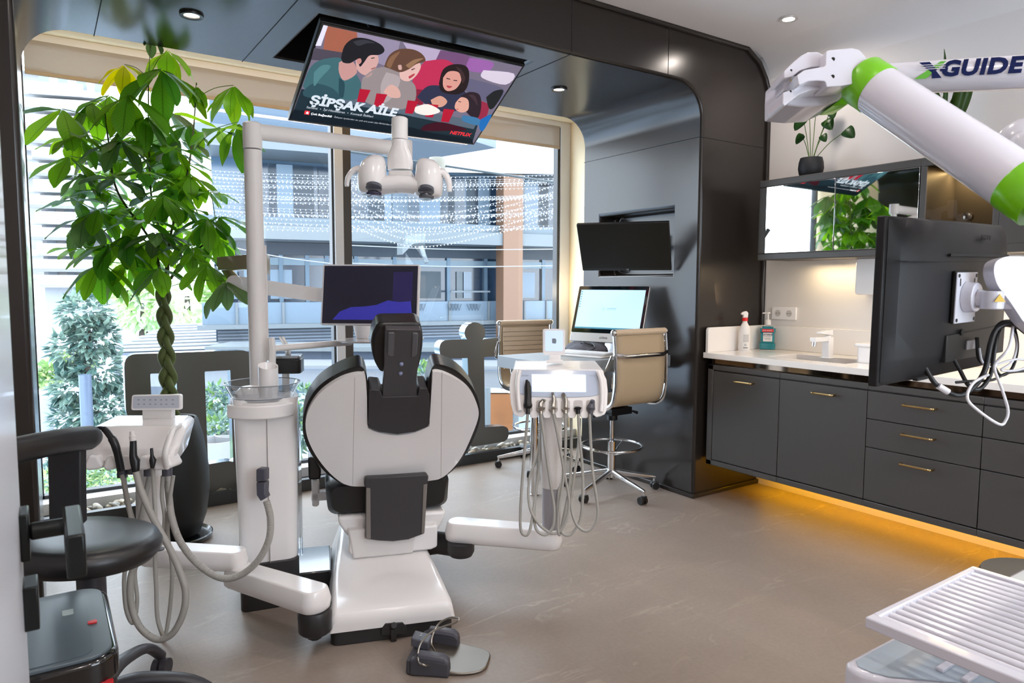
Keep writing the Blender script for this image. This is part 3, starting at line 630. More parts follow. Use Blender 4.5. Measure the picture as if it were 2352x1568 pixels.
# seat cushion
def seatsec(y, hw, z0, z1, r=.05, dx=.0):
    pts = []
    for cx, cz, a0, rr in ((hw-r, z1-r*.7, 0, r), (-(hw-r), z1-r*.7, PI/2, r), (-(hw-r-.006), z0+r*.8, PI, r), (hw-r-.006, z0+r*.8, 1.5*PI, r)):
        for k in range(5):
            a = a0+k*PI/8; pts.append((cx+rr*math.cos(a), cz+rr*.75*math.sin(a)))
    return [MC @ V((x+dx, y, z)) for x, z in pts]
sx = (MC.inverted() @ pl(893, 1140, .5)).x
g = G(); g.loft([seatsec(.46, .25, .36, .475, .04, sx), seatsec(.50, .272, .34, .50, .05, sx), seatsec(.60, .275, .34, .505, .05, sx), seatsec(.9, .265, .36, .50, .05, sx), seatsec(1.2, .24, .37, .49, .05, sx), seatsec(1.55, .22, .36, .46, .05, sx), seatsec(1.62, .19, .38, .44, .03, sx)])
sc_ = g.obj('seat_cushion', leather, t)
g = G(); thr = mat('stitching', 'b9b4ae', .7)
for dx in (-.14, -.125, .16, .172): g.tube([MC @ V((sx+dx, y, z)) for y, z in ((.47, .483), (.52, .503), (.8, .506), (1.1, .498))], .0012, 5)
g.tube([MC @ V((sx+x, .478, .478)) for x in (-.22, -.1, .1, .22)], .0012, 5); g.obj('stitching', thr, sc_)
# backrest
LEAN = math.radians(25); UB = (MC.to_3x3() @ V((0, -math.sin(LEAN), math.cos(LEAN)))); NB = (MC.to_3x3() @ V((0, -math.cos(LEAN), -math.sin(LEAN))))
PB = MC @ V((0, .41, .52))
def bp(px, py, off=0.): return oP(px, py, PB+NB*off, NB)
outer_c = cr([(874, 400), (850, 230), (820, 150), (770, 114), (710, 120), (560, 178), (380, 285), (240, 415), (140, 580), (90, 740), (78, 900), (105, 1050), (185, 1210), (330, 1390), (480, 1500), (600, 1550), (820, 1562), (1590, 1500), (1740, 1480), (1850, 1425), (1970, 1320), (2095, 1140), (2190, 940), (2232, 780), (2220, 620), (2160, 450), (2060, 305), (1930, 185), (1800, 120), (1705, 98), (1650, 118), (1612, 200), (1580, 400), (1612, 790), (1590, 838), (1430, 900), (1215, 932), (1000, 900), (885, 855), (862, 810)], 680, 820, 5.2273)
shell_c = cr([(852, 480), (832, 225), (795, 212), (700, 218), (540, 275), (360, 395), (235, 525), (145, 690), (112, 850), (140, 1020), (228, 1200), (360, 1370), (500, 1492), (620, 1548), (820, 1556), (1590, 1500), (1740, 1478), (1860, 1400), (2005, 1235), (2125, 1000), (2203, 800), (2208, 680), (2150, 520), (2065, 400), (1940, 298), (1800, 220), (1700, 190), (1650, 196), (1640, 240), (1605, 790), (1590, 843), (1430, 906), (1215, 938), (1000, 908), (885, 866), (858, 815)], 680, 820, 5.2273)
def slab(g, pts2, off, thick, cuts=32, bulge=.03, p=2.0):
    """outline laid in the backrest plane, given thickness, diced and bowed"""
    pts2 = [(p.x, p.y) for p in spline([(x, y, 0) for x, y in pts2+[pts2[0]]], 3)[:-1]]
    P = [bp(x, y, off) for x, y in pts2]; fs = g.prism(P, -NB*thick)
    geom = g.b.verts[:]+g.b.edges[:]+g.b.faces[:]
    bmesh.ops.triangulate(g.b, faces=[f for f in g.b.faces if len(f.verts) > 4])
    for k in range(1, cuts):
        x = -.36+.72*k/cuts; bmesh.ops.bisect_plane(g.b, geom=g.b.verts[:]+g.b.edges[:]+g.b.faces[:], plane_co=MC @ V((x+.02, 0, 0)), plane_no=CXV)
    for v in g.b.verts:
        x = (MC.inverted() @ v.co).x-.02; v.co -= NB*(bulge*(abs(x)/.36)**p)
    return fs
cxb = (MC.inverted() @ bp(905, 980)).x
g = G(); slab(g, outer_c, -.022, .085); g.obj('back_cushion', leather, t, bev=.026, seg=4, ang=50)
g = G(); slab(g, shell_c, .0, .022); g.obj('back_shell', white, t, bev=.006, seg=3, ang=50)
g = G()
for a, b in (((815, 868), (810, 1115)), ((1016, 856), (1014, 1100))):
    P = [bp(a[0]+(b[0]-a[0])*k/6, a[1]+(b[1]-a[1])*k/6, -.0) for k in range(7)]
    P = [p-NB*(.03*(abs((MC.inverted() @ p).x-.02)/.36)**2)+NB*.0003 for p in P]; g.tube(P, .0008, 5)
g.obj('shell_seam', mat('seam_grey', 'a59e9a', .6), t)
g = G(); P = cr([(880, 400), (900, 388), (1010, 398), (1040, 480), (1465, 470), (1480, 380), (1570, 375), (1603, 460), (1605, 790), (1585, 836), (1430, 898), (1215, 928), (1000, 898), (890, 850), (868, 800)], 680, 820, 5.2273)
g.prism([bp(x, y, .012) for x, y in P], -NB*.10); g.obj('headrest_socket', grey_d, t, bev=.012, seg=3, ang=40)
g = G(); P = cr([(305, 1005), (320, 780), (328, 560), (340, 200), (350, 190), (762, 195), (772, 212), (742, 560), (715, 780), (720, 1005)], 820, 720, 5.225)
g.prism([bp(x, y, .006) for x, y in P], -NB*.035); bar = g.obj('headrest_bar', mat('headrest_bar_grey', '474649', .36, bump=.03, bscale=400), t, bev=.006, seg=3)
g = G()
for q in ([(375, 232), (445, 228), (455, 250), (445, 520), (378, 515), (362, 490)], [(668, 232), (730, 236), (738, 260), (720, 500), (700, 520), (650, 525)]): g.prism([bp(x, y, .012) for x, y in cr(q, 820, 720, 5.225)], -NB*.02)
g.obj('release_button', mat('button_grey', '5b5b60', .35), bar, bev=.004)
g = G(); [g.ball(bp(820+x/5.225, 720+y/5.225, .008), .0085, seg=14) for x, y in ((533, 607), (523, 717))]; g.obj('indicator_knob', mat('pale_blue_knob', '8a93b8', .3), bar)
g = G(); P = rp(cr([(300, 118), (718, 112), (772, 150), (795, 270), (792, 400), (765, 560), (735, 690), (280, 712), (215, 600), (180, 480), (166, 350), (182, 250), (240, 140)], 820, 720, 5.225), 8)
g.prism([bp(x, y, -.03) for x, y in P], -NB*.095); g.obj('headrest_cushion', leather, t, bev=.022, seg=4, ang=50)
# rear bracket
g = G(); P = cr([(500, 190), (515, 172), (770, 158), (1022, 141), (1038, 158), (1030, 222), (1004, 640), (870, 690), (740, 706), (620, 700), (508, 684), (515, 262), (500, 245)], 700, 1050, 3.6475)
g.prism([pl(x, y, .365) for x, y in P], CYV*.045); bk = g.obj('back_bracket', grey_d, t, bev=.008, seg=3)
for q in ([(515, 255), (550, 260), (553, 685), (512, 680)], [(993, 232), (1028, 225), (1003, 632), (978, 645)]):
    g = G(); g.prism([pl(x, y, .36) for x, y in cr(q, 700, 1050, 3.6475)], CYV*.01); g.obj('bracket_edge', mat('bracket_edge_grey', '7a746f', .4), bk, bev=.003)
# armrest
g = G(); g.prism([pl(x, y, .62) for x, y in rp([(707, 1050), (722, 1050), (738, 1078), (736, 1101), (709, 1102)], 6)], CYV*.34); g.obj('armrest_pad', leather, t, bev=.012, seg=3)
g = G(); g.prism([pl(x, y, .66) for x, y in [(715, 1102), (732, 1102), (734, 1116), (733, 1160), (728, 1164), (717, 1163)]], CYV*.05); g.box((-.30, .66, .36), (-.2, .71, .40), MC); g.obj('armrest_support', whitem, t, bev=.006)
# floor duct linking chair and water unit, swing bracket
g = G(); g.box((-.5, .47, 0), (-.22, .78, .105), MC); g.obj('floor_duct', mat('gloss_dark_duct', '23282b', .12, coat=.5), t, bev=.006)
def arm(g, p0, p1, w0, w1, h, draft=.82, n=10):
    p0, p1 = V(p0), V(p1); d = (p1-p0); d.z = 0; d.normalize(); s = V((-d.y, d.x, 0)); secs = []
    def ring(k, z0):
        out = []
        for j in range(n+1): a = -PI/2+PI*j/n; out.append(p1+(d*math.cos(a)*.8+s*math.sin(a))*w1*k)
        for j in range(n+1): a = PI/2+PI*j/n; out.append(p0+(d*math.cos(a)*.8+s*math.sin(a))*w0*k)
        return [q+V((0, 0, z0)) for q in out]
    return g.loft([ring(draft*.9, 0), ring(.94, h*.12), ring(1, h*.45), ring(draft, h*.92), ring(draft*.92, h)])
def zat(px, py, z): return oZ(px, py, z)
# left (assistant) arms
pv = zat(722, 1352, .235); el = zat(543, 1298, .235); e2 = zat(352, 1256, .29)
g = G(); g.tube([MC @ V((-.20, .10, .07)), MC @ V((-.27, .12, .085)), V((pv.x, pv.y, .085)), ], [(.05, .04)]*3, 16, flat=(0, 0, 1)); g.lathe((pv.x, pv.y, .07), [(0, 0), (.050, .0), (.060, .010), (.062, .075), (.055, .088), (0, .088)], 28); g.obj('swing_bracket', mat('dark_plinth', ''), t)
# right (operator) bracket
pr_ = zat(1052, 1200, .30)
g = G(); g.tube([MC @ V((.12, .62, .12)), MC @ V((.26, .56, .15)), V((pr_.x+.02, pr_.y, .19))], [(.055, .035)]*3, 16, flat=(0, 0, 1)); g.lathe((pr_.x+.015, pr_.y, .15), [(0, 0), (.05, 0), (.06, .02), (.06, .06), (0, .06)], 28); g.obj('swing_bracket', mat('dark_plinth', ''), t)
# ---------------- assistant element
t = thing('assistant_unit', 'left dental delivery head with suction hoses on a low white swing arm', 'dental unit', (e2.x, e2.y, 0))
g = G(); arm(g, (pv.x, pv.y, .155), (el.x, el.y, .155), .066, .055, .085); g.obj('lower_arm', white, t, bev=.004, ang=50)
g = G(); arm(g, (el.x, el.y, .225), (e2.x, e2.y, .225), .055, .062, .075); g.cyl((el.x, el.y, .20), (el.x, el.y, .24), .03); g.obj('upper_arm', white, t, bev=.004, ang=50)
g = G(); g.tube([(e2.x, e2.y, .28), (e2.x, e2.y, .5), (e2.x, e2.y, .80)], [.060, .056, .048], 28); g.obj('column', whitem, t)
def A(px, py, d): return oD(px, py, d)
DA = 2.62
g = G()
g.loft([[A(x, y, d) for x, y, d in ((268, 953, 2.86), (218, 978, 2.64), (188, 1030, 2.56), (184, 1066, 2.55), (200, 1074, 2.60), (262, 1040, 2.80))],
        [A(x, y, d) for x, y, d in ((300, 953, 2.86), (262, 978, 2.63), (236, 1030, 2.55), (230, 1062, 2.54), (246, 1070, 2.60), (290, 1040, 2.80))],
        [A(x, y, d) for x, y, d in ((400, 953, 2.86), (380, 978, 2.63), (366, 1030, 2.55), (352, 1064, 2.54), (362, 1070, 2.60), (400, 1040, 2.80))],
        [A(x, y, d) for x, y, d in ((438, 953, 2.86), (414, 978, 2.64), (400, 1028, 2.56), (390, 1068, 2.55), (396, 1072, 2.60), (425, 1030, 2.80))],
        [A(x, y, d) for x, y, d in ((448, 962, 2.86), (430, 985, 2.66), (414, 1024, 2.58), (398, 1060, 2.57), (402, 1066, 2.60), (432, 1022, 2.80))]])
g.obj('head_body', white, t, bev=.008, seg=3, ang=30)
g = G()
for cx in (212, 252, 288, 329, 371):
    w = 17 if cx < 360 else 24
    if cx == 212: w = 22
    q = [(cx-w*.45, 1046), (cx+w*.45, 1046), (cx+w, 1070), (cx+w*.6, 1078), (cx-w*.6, 1081), (cx-w, 1072)]
    g.prism([A(x, y, 2.515) for x, y in q], fw*.09)
g.obj('holder_fingers', white, t, bev=.009, seg=3, ang=30)
g = G(); g.tube(spline([A(411, 978, 2.62), A(398, 985, 2.56), A(388, 1010, 2.51), A(379, 1045, 2.49), A(382, 1072, 2.52)], 6), [(.015, .010)]*25, 12); g.obj('grip_handle', white, t)
g = G(); g.prism([A(x, y, 2.78) for x, y in ((326, 938), (395, 938), (395, 962), (326, 962))], fw*.03); g.obj('panel_neck', whitem, t, bev=.004)
pn = [A(x, y, 2.77) for x, y in rp([(302, 907), (416, 905), (416, 941), (300, 942)], 6)]
g = G(); g.prism(pn, fw*.018); kp = g.obj('control_panel', white, t, bev=.003)
g = G(); g.prism([A(x, y, 2.7685) for x, y in rp([(306, 910), (411, 908), (411, 937), (305, 938)], 4)], fw*.001); g.obj('keypad', mat('keypad_grey', 'c2c6d2', .3), kp)
g = G(); kg = mat('icon_grey', '8b8f9c', .5)
for yy in (918, 928):
    for xx in (318, 331, 345, 357, 370, 382, 397): g.prism([A(xx+a, yy+b, 2.768) for a, b in ((-2.2, -1), (2.2, -1.2), (2.2, 1), (-2.2, 1.2))], fw*.0006)
g.obj('key_icons', kg, kp)
hs = mat('suction_black', '15161a', .35)
g = G(); g.tube(spline([A(214, 985, 2.52), A(236, 983, 2.5), A(252, 1000, 2.49), A(264, 1020, 2.49), A(272, 1050, 2.50), A(278, 1080, 2.51)], 5), [(.008, .006)]*6+[(.011, .010)]*6+[(.014, .013)]*6+[(.013, .012)]*8, 14); g.obj('suction_tip', hs, t)
g = G(); g.tube([A(306, 1012, 2.5), A(306, 1046, 2.5), A(310, 1058, 2.5), A(312, 1083, 2.5)], [.011, .013, .017, .012], 18); o = g.obj('suction_handle', hs, t)
g = G(); g.tube([A(303, 990, 2.5), A(304, 1000, 2.5), A(304, 1001, 2.5), A(305, 1012, 2.5)], [.008, .008, .011, .010], 16); g.obj('nozzle', whitem, o)
g = G(); g.tube([A(348, 1029, 2.5), A(349, 1046, 2.5), A(351, 1056, 2.5), A(350, 1074, 2.5)], [.005, .006, .012, .007], 16); g.obj('syringe_handle', hs, t)
g = G()
for x, y in ((342, 1078), (384, 1078), (305, 1074), (281, 1082)):
    g = G(); g.cyl(A(x, y-4, 2.62), A(x, y+14, 2.62), .018); g.obj('hose_socket', grey_s, t)
def ribbed(P, r, name, parent, m=hose, pitch=.006):
    P = spline(P, 10); L_=[0]
    for a, b in zip(P, P[1:]): L_.append(L_[-1]+(b-a).length)
    N = int(L_[-1]/pitch*2); out = []; j = 0
    for k in range(N+1):
        s = L_[-1]*k/N
        while j < len(L_)-2 and L_[j+1] < s: j += 1
        out.append(P[j].lerp(P[j+1], min(1, (s-L_[j])/max(1e-6, L_[j+1]-L_[j]))))
    g = G(); g.tube(out, [r*(1.0 if k % 2 else .90) for k in range(N+1)], 12); return g.obj(name, m, parent)
h3 = lambda pts, d: [A(x, y, d+(0 if len(q) < 1 else q[0])) for x, y, *q in pts]
ribbed(h3([(312, 1082), (322, 1120), (338, 1160), (360, 1205), (390, 1260), (412, 1310), (426, 1360), (420, 1410), (395, 1455), (360, 1468), (322, 1440), (302, 1390), (300, 1330), (312, 1295)], 2.50), .0125, 'suction_hose', t)
ribbed(h3([(384, 1092, .1), (388, 1140, .05), (395, 1190), (415, 1245), (455, 1295), (505, 1326), (548, 1322), (590, 1290), (617, 1240), (621, 1190), (612, 1150)], 2.62), .0135, 'suction_hose', t)
for k, P in enumerate([[(280, 1090), (292, 1140), (303, 1200), (325, 1260), (310, 1310), (315, 1380), (306, 1430), (290, 1400), (285, 1340), (288, 1300)], [(351, 1076), (354, 1130), (357, 1200), (356, 1280), (359, 1350), (362, 1420), (378, 1470)], [(398, 1092, .1), (390, 1150, .1), (385, 1220, .1), (395, 1300, .1), (392, 1380, .1), (382, 1450, .1), (372, 1478, .1)], [(344, 1090, .1), (332, 1150, .1), (316, 1210, .12), (300, 1180, .14), (287, 1120, .14), (284, 1092, .14)], [(374, 1092, .1), (372, 1140, .1), (378, 1190, .1), (372, 1250, .1)]]):
    g = G(); g.tube(spline(h3(P, 2.54 if k else 2.58), 8), .0075 if k != 3 else .010, 10); g.obj('instrument_hose', hose, t)
g = G(); g.lathe(A(365, 1262, 2.63), [(0, 0), (.02, 0), (.02, .004), (0, .004)], 20); g.obj('hose_guide', grey_s, t)
# ---------------- water unit / cuspidor
MU = MX.Translation(V((.742, 2.905, 0))) @ MX.Rotation(math.radians(-12), 4, 'Z')
t = thing('cuspidor_unit', 'tall white water unit column with a glass spittoon bowl, left of the treatment chair', 'dental unit', MU.translation, math.radians(-12)); unit = t
g = G(); g.rbox((0, .14, .10), (.236, .30, .20), .03, MU); g.obj('plinth', mat('dark_plinth', ''), t, bev=.004)
g = G()
def usec(z, w0, d0, yo=0, r=.05):
    pts = []
    for cx, cy, a0 in ((w0/2-r, d0-r, 0), (-w0/2+r, d0-r, PI/2), (-w0/2+r, r, PI), (w0/2-r, r, 1.5*PI)):
        for k in range(6): a = a0+k*PI/10; pts.append(MU @ V((cx+r*math.cos(a), yo+cy+r*math.sin(a), z)))
    return pts
g.loft([usec(.198, .232, .29, .0), usec(.30, .235, .30, -.005), usec(.60, .245, .30, -.008), usec(.86, .255, .30, -.012), usec(.885, .262, .30, -.014)]); g.obj('column_body', white, t, ang=50)
g = G(); g.box((-.001, -.0145, .2), (.001, -.004, .86), MU); g.obj('column_seam', MATS['seam_grey'], t)
g = G(); g.rbox((.125, .13, .52), (.02, .22, .64), .004, MU); g.obj('side_panel', clear, t)
bowl_c = A(603, 905, 2.93); bc_ = V((bowl_c.x, bowl_c.y, .875))
g = G(); prof = [(.118, .0), (.122, .004), (.126, .015), (.150, .062), (.152, .066), (.149, .067), (.122, .018), (.116, .006), (.02, .004), (.0, .004)]
g.lathe(bc_, [(0, 0), (.118, 0)]+prof[1:-1]+[(0, .004)], 56); g.obj('glass_bowl', clear, t, ang=60)
g = G(); g.tube([bc_+V((.151*math.cos(a*PI/28), .151*math.sin(a*PI/28), .067)) for a in range(57)], .0022, 8, caps=False); g.tube([bc_+V((.124*math.cos(a*PI/28), .124*math.sin(a*PI/28), .010)) for a in range(57)], .002, 8, caps=False); g.obj('bowl_rim', mat('bowl_rim_grey', '7f868e', .1, coat=.5), t)
g = G(); g.lathe(bc_, [(0, -.03), (.125, -.03), (.130, -.02), (.128, -.002), (0, -.002)], 48); g.obj('bowl_collar', whitem, t)
g = G(); g.lathe(bc_+V((-.03, .01, .006)), [(0, 0), (.07, 0), (.075, .02), (.05, .045), (.02, .05), (0, .05)], 32, sc=(1.1, .8)); g.obj('bowl_insert', white, t)
cf = A(617, 890, 2.90)
g = G(); cz = V((cf.x, cf.y, .885)); n_ = 32
g.loft([[cz+V((.040*math.cos(a*2*PI/n_), .040*math.sin(a*2*PI/n_), z+(.012*math.sin(a*2*PI/n_) if z > .1 else 0))) for a in range(n_)] for z in (0, .075, .077, .13)]+[[cz+V((.034*math.cos(a*2*PI/n_), .034*math.sin(a*2*PI/n_), .128+.012*math.sin(a*2*PI/n_))) for a in range(n_)], [cz+V((.030*math.cos(a*2*PI/n_), .030*math.sin(a*2*PI/n_), .110)) for a in range(n_)]]); g.obj('cup_holder', white, t)
g = G(); g.prism([A(x, y, 2.98) for x, y in ((614, 776), (626, 774), (629, 800), (629, 840), (616, 842), (617, 800))], fw*.03); g.obj('water_spout', whitem, t, bev=.004)
# crescent shelf in front
g = G(); pts = [(.155*math.cos(a), .150*math.sin(a)) for a in [PI+.55+(PI-1.1)*k/14 for k in range(15)]]; pts2 = [(.125*math.cos(a), .125*math.sin(a)) for a in [2*PI-.55-(PI-1.1)*k/14 for k in range(15)]]
Mq = MX.Translation(bc_+V((0, 0, -.065))) @ MX.Rotation(math.radians(-20), 4, 'Z')
g.prism([Mq @ V((x, y, 0)) for x, y in pts+pts2], (0, 0, .055)); g.obj('front_shelf', white, t, bev=.006, seg=3)
# suction connector on the column front
CF = 2.775
g = G(); g.prism([A(x, y, CF) for x, y in ((588, 1078), (592, 1076), (609, 1077), (609, 1105), (588, 1107))], fw*.05); g.prism([A(x, y, CF) for x, y in ((588, 1108), (609, 1108), (608, 1133), (612, 1143), (598, 1151), (589, 1137))], fw*.05); g.obj('hose_connector', mat('connector_slate', '4c4c58', .4), t, bev=.004)
# lamp pole
pc = A(586, 560, 3.0)
g = G(); g.tube([(pc.x, pc.y, .86), (pc.x, pc.y, 1.92)], .0365, 32); pole = g.obj('lamp_pole', whitem, t)
g = G(); s_ = rt*.045; g.prism([V((pc.x, pc.y, 1.02))+s_*.7+fw*.005, V((pc.x, pc.y, 1.02))+s_*1.05+fw*.005, V((pc.x, pc.y, 1.52))+s_*1.05+fw*.005, V((pc.x, pc.y, 1.52))+s_*.7+fw*.005], (0, .012, 0)); g.obj('pole_cable_cover', whitem, t, bev=.002)
# lamp arms
top = V((pc.x, pc.y, 2.0)); je = A(930, 340, 3.35); je.z = 2.0
g = G(); g.tube([(pc.x, pc.y, 1.925), (pc.x, pc.y, 1.99), (pc.x, pc.y, 2.03), (pc.x, pc.y, 2.036)], [.039, .039, .038, .03], 32)
d_ = (je-top).normalized(); g.tube([top+V((0, 0, 0)), je], [(.035, .026)]*2, 4+16, flat=(0, 0, 1)); g.cyl(je-V((0, 0, .04)), je+V((0, 0, .04)), .036); g.obj('lamp_arm', whitem, unit)
j2 = A(944, 355, 3.35); hd = A(920, 400, 2.85)
sp0 = A(918, 271, 2.95); sp1 = A(918, 322, 2.95)
# ---------------- operating light
t = thing('operating_light', 'white dental operating light with two side handles hanging in front of the television', 'operating light', (sp1.x, sp1.y, 1.7))
g = G(); g.cyl(je-V((0, 0, .04)), je-V((0, 0, .16)), .022); g.tube([je-V((0, 0, .13)), sp0.lerp(sp1, .5)], [(.024, .02)]*2, 16); g.obj('rear_arm', whitem, t)
g = G(); g.tube([sp0, sp0.lerp(sp1, .04), sp1], [.030, .0345, .0345], 32); g.tube([sp1, sp1-V((0, 0, .02)), sp1-V((0, 0, .05))], [.034, .033, .030], 32); g.obj('swivel_joint', white, t)
Dl = 2.9
def L2(x, y, off=0.): return oD(480+x/4.055, 250+y/4.055, Dl+off)
g = G(); nn = 20
def oval(cx, cy, wx, wy, off=0., tilt=0.): 
    c = L2(cx, cy, off); return [c+rt*(wx*math.cos(k*2*PI/nn))+(fw*math.sin(k*2*PI/nn)*wy)+V((0, 0, 1))*(tilt*math.sin(k*2*PI/nn)) for k in range(nn)]
g.loft([oval(1780, 315, .031, .028), oval(1775, 370, .036, .028), oval(1775, 430, .050, .028), oval(1780, 500, .054, .026), oval(1782, 570, .053, .026)]); g.obj('neck', white, t, ang=60)
g = G(); g.prism([L2(x, y, -.03) for x, y in ((1672, 570), (1888, 570), (1888, 630), (1672, 618))], fw*.07); g.obj('neck_clamp', whitem, t, bev=.006, seg=3)
def lobe(g, cx, top_dx, sgn):
    g.loft([oval(cx, 795, .046, .04, 0), oval(cx, 770, .058, .060, 0), oval(cx, 700, .062, .068), oval(cx-sgn*4, 620, .060, .066), oval(cx-sgn*0, 560, .056, .060), oval(cx+sgn*10, 500, .050, .050), oval(cx+sgn*25, 455, .036, .036, .01), oval(cx+sgn*38, 436, .016, .018, .01)])
g = G(); lobe(g, 1525, 0, 1); a_ = g
g.obj('lamp_lobe', white, t, ang=60)
g = G(); g.loft([oval(2040, 825, .046, .04, 0), oval(2040, 800, .058, .060), oval(2042, 730, .062, .068), oval(2046, 650, .060, .066), oval(2050, 590, .056, .060), oval(2040, 530, .050, .050), oval(2022, 485, .036, .036, .01), oval(2008, 466, .016, .018, .01)]); g.obj('lamp_lobe', white, t, ang=60)
g = G()
def vs(cx, cy0, cy1, dp): 
    a, b = L2(cx, cy0), L2(cx, cy1); out = []
    for k in range(16):
        th = k*PI/8; out.append((a+b)/2+up*((a-b).length/2*math.cos(th))+fw*(dp*math.sin(th)))
    return out
g.loft([vs(1530, 560, 808, .058), vs(1620, 640, 798, .052), vs(1680, 618, 790, .048), vs(1780, 612, 785, .046), vs(1880, 622, 795, .048), vs(1945, 655, 810, .052), vs(2040, 590, 835, .058)]); g.obj('lamp_bridge', white, t, ang=60)
lens = mat('lamp_lens', '5b5e68', .08, coat=.6); lensb = mat('lamp_lens_blue', '2a2450', .08, coat=.6)
for (x, y), m_ in (((1535, 738), lens), ((2022, 765), lens), ((1535, 800), lensb), ((2022, 828), lens)):
    c = L2(x, y, -.060 if y < 790 else -.016); ax = (-fw*.45-V((0, 0, 1))*.9) if y < 790 else (-fw*.16-V((0, 0, 1)))
    g = G(); g.lathe(c, [(0, -.010), (.033, -.010), (.033, .002), (.030, .004), (0, .003)], 28, ax=ax); g.obj('lens', m_, t)
for pts in ([(1425, 570), (1370, 560), (1320, 600), (1290, 660), (1285, 720)], [(2140, 590), (2180, 590), (2220, 640), (2238, 700), (2240, 770)]):
    g = G(); P = spline([L2(x, y, -.01) for x, y in pts], 5); n = len(P); g.tube(P, [(.020-.009*k/n, .014-.006*k/n) for k in range(n)], 14); g.obj('side_handle', white, t)
text('D', .010, MX.Translation(L2(1745, 775, -.048)) @ MX.Rotation(-YAW, 4, 'Z'), MATS['icon_grey'], t, name='maker_mark')
# ---------------- monitor on the unit
MM = frame3((1.177, 2.849, 1.308), -38, -10.8)
t = thing('patient_monitor', 'slim white framed monitor with a dark blue screen above the treatment chair headrest', 'monitor', (1.177, 2.849, 1.17), 0)
g = G(); g.rbox((0, .008, 0), (.426, .024, .266), .008, MM, axis='y'); g.obj('frame', mat('silver_frame', 'd6d4d8', .3), t, bev=.002)
def dark_screen():
    m = bpy.data.materials.new('dark_blue_screen'); m.use_nodes = True; n = m.node_tree.nodes; L = m.node_tree.links; b = n['Principled BSDF']
    b.inputs['Base Color'].default_value = (.005, .005, .012, 1); b.inputs['Roughness'].default_value = .06
    b.inputs['Emission Color'].default_value = lin('16164a'); b.inputs['Emission Strength'].default_value = .12; return m
g = G(); g.rbox((0, -.0045, 0), (.412, .002, .252), .003, MM, axis='y'); sc2 = g.obj('screen', dark_screen(), t)
em = lambda nm, c, s: mat('screen_'+nm, c, .4, emis=s)
g = G(); P = [(-.16, -.11), (-.13, -.075), (-.08, -.055), (-.02, -.052), (.03, -.045), (.08, -.025), (.13, -.032), (.18, -.028), (.19, -.11)]
g.poly([MM @ V((x, -.0062, z)) for x, z in P]); g.obj('picture', em('deep_blue', '2d2c96', .45), sc2, smooth=False)
g = G(); g.poly([MM @ V((x, -.0062, z)) for x, z in ((.10, .10), (.185, .10), (.185, -.028), (.13, -.032), (.10, -.03))]); g.obj('picture', em('deep_violet', '171040', .6), sc2, smooth=False)
# arm of that monitor
mj = A(543, 651, 3.25); mk = A(752, 684, 3.17)
g = G(); d = (mk-mj); 
secm = lambda c, h_, w_: [c+up*(h_*math.cos(k*PI/8))*(1)+fw*(w_*math.sin(k*PI/8)) for k in range(16)]
g.prism([oD(x, y, d) for x, y, d in ((548, 634, 3.24), (753, 664, 3.16), (753, 695, 3.16), (548, 669, 3.24))], fw*.035); g.cyl(mj-fw*.03, mj+fw*.02, .036); g.tube([mk, MM @ V((-.02, .05, -.02))], [(.024, .014)]*2, 12, flat=(0, 0, 1)); g.cyl(MM @ V((-.02, .02, -.02)), MM @ V((-.02, .06, -.02)), .035); g.obj('support_arm', white, t)
g = G(); g.tube([MM @ V((-.22, .03, -.045)), MM @ V((-.17, .03, -.045))], .010, 12); g.obj('grip', whitem, t)
ma_, mb_ = A(500, 603, 3.35), V((pc.x, pc.y, 1.42))
g = G(); mb2 = A(598, 598, 3.03); g.prism([oD(x, y, d) for x, y, d in ((497, 590, 3.30), (600, 581, 3.045), (613, 583, 3.045), (614, 630, 3.045), (604, 618, 3.045), (500, 620, 3.30))], fw*.04); g.tube([ma_+fw*.03, mj+fw*.02], [(.03, .02), (.03, .02)], 12, flat=(0, 0, 1)); g.obj('pole_bracket', mat('brown_reflection_gloss', 'a2977c', .06, coat=.8), t, bev=.004)  # brown reflection on the glossy white arm put into its base colour
# clear instrument shelf behind the headrest
sh = A(875, 780, 3.25)
t = thing('instrument_shelf', 'thin white oval shelf held behind the headrest, with a small cup on it', 'shelf', (sh.x, sh.y, sh.z))
g = G(); g.lathe(sh, [(0, -.004), (.2, -.004), (.21, .0), (.21, .004), (0, .004)], 48, sc=(1, .75)); g.obj('shelf_plate', mat('pale_gloss_shelf', 'c9c3c4', .15, coat=.5), t)
g = G(); g.tube([sh+V((-.12, .06, -.01)), V((pc.x, pc.y+.02, sh.z-.03))], [(.016, .012)]*2, 12); g.obj('shelf_arm', whitem, t)
cp = A(832, 771, 3.27); g = G(); g.lathe(V((cp.x, cp.y, sh.z+.0045)), [(0, 0), (.026, 0), (.032, .015), (.044, .075), (.041, .075), (.03, .018), (0, .006)], 28); tag(g.obj('cup', whitem), 'small white cup on the oval shelf, half hidden by the monitor above the headrest', 'cup')
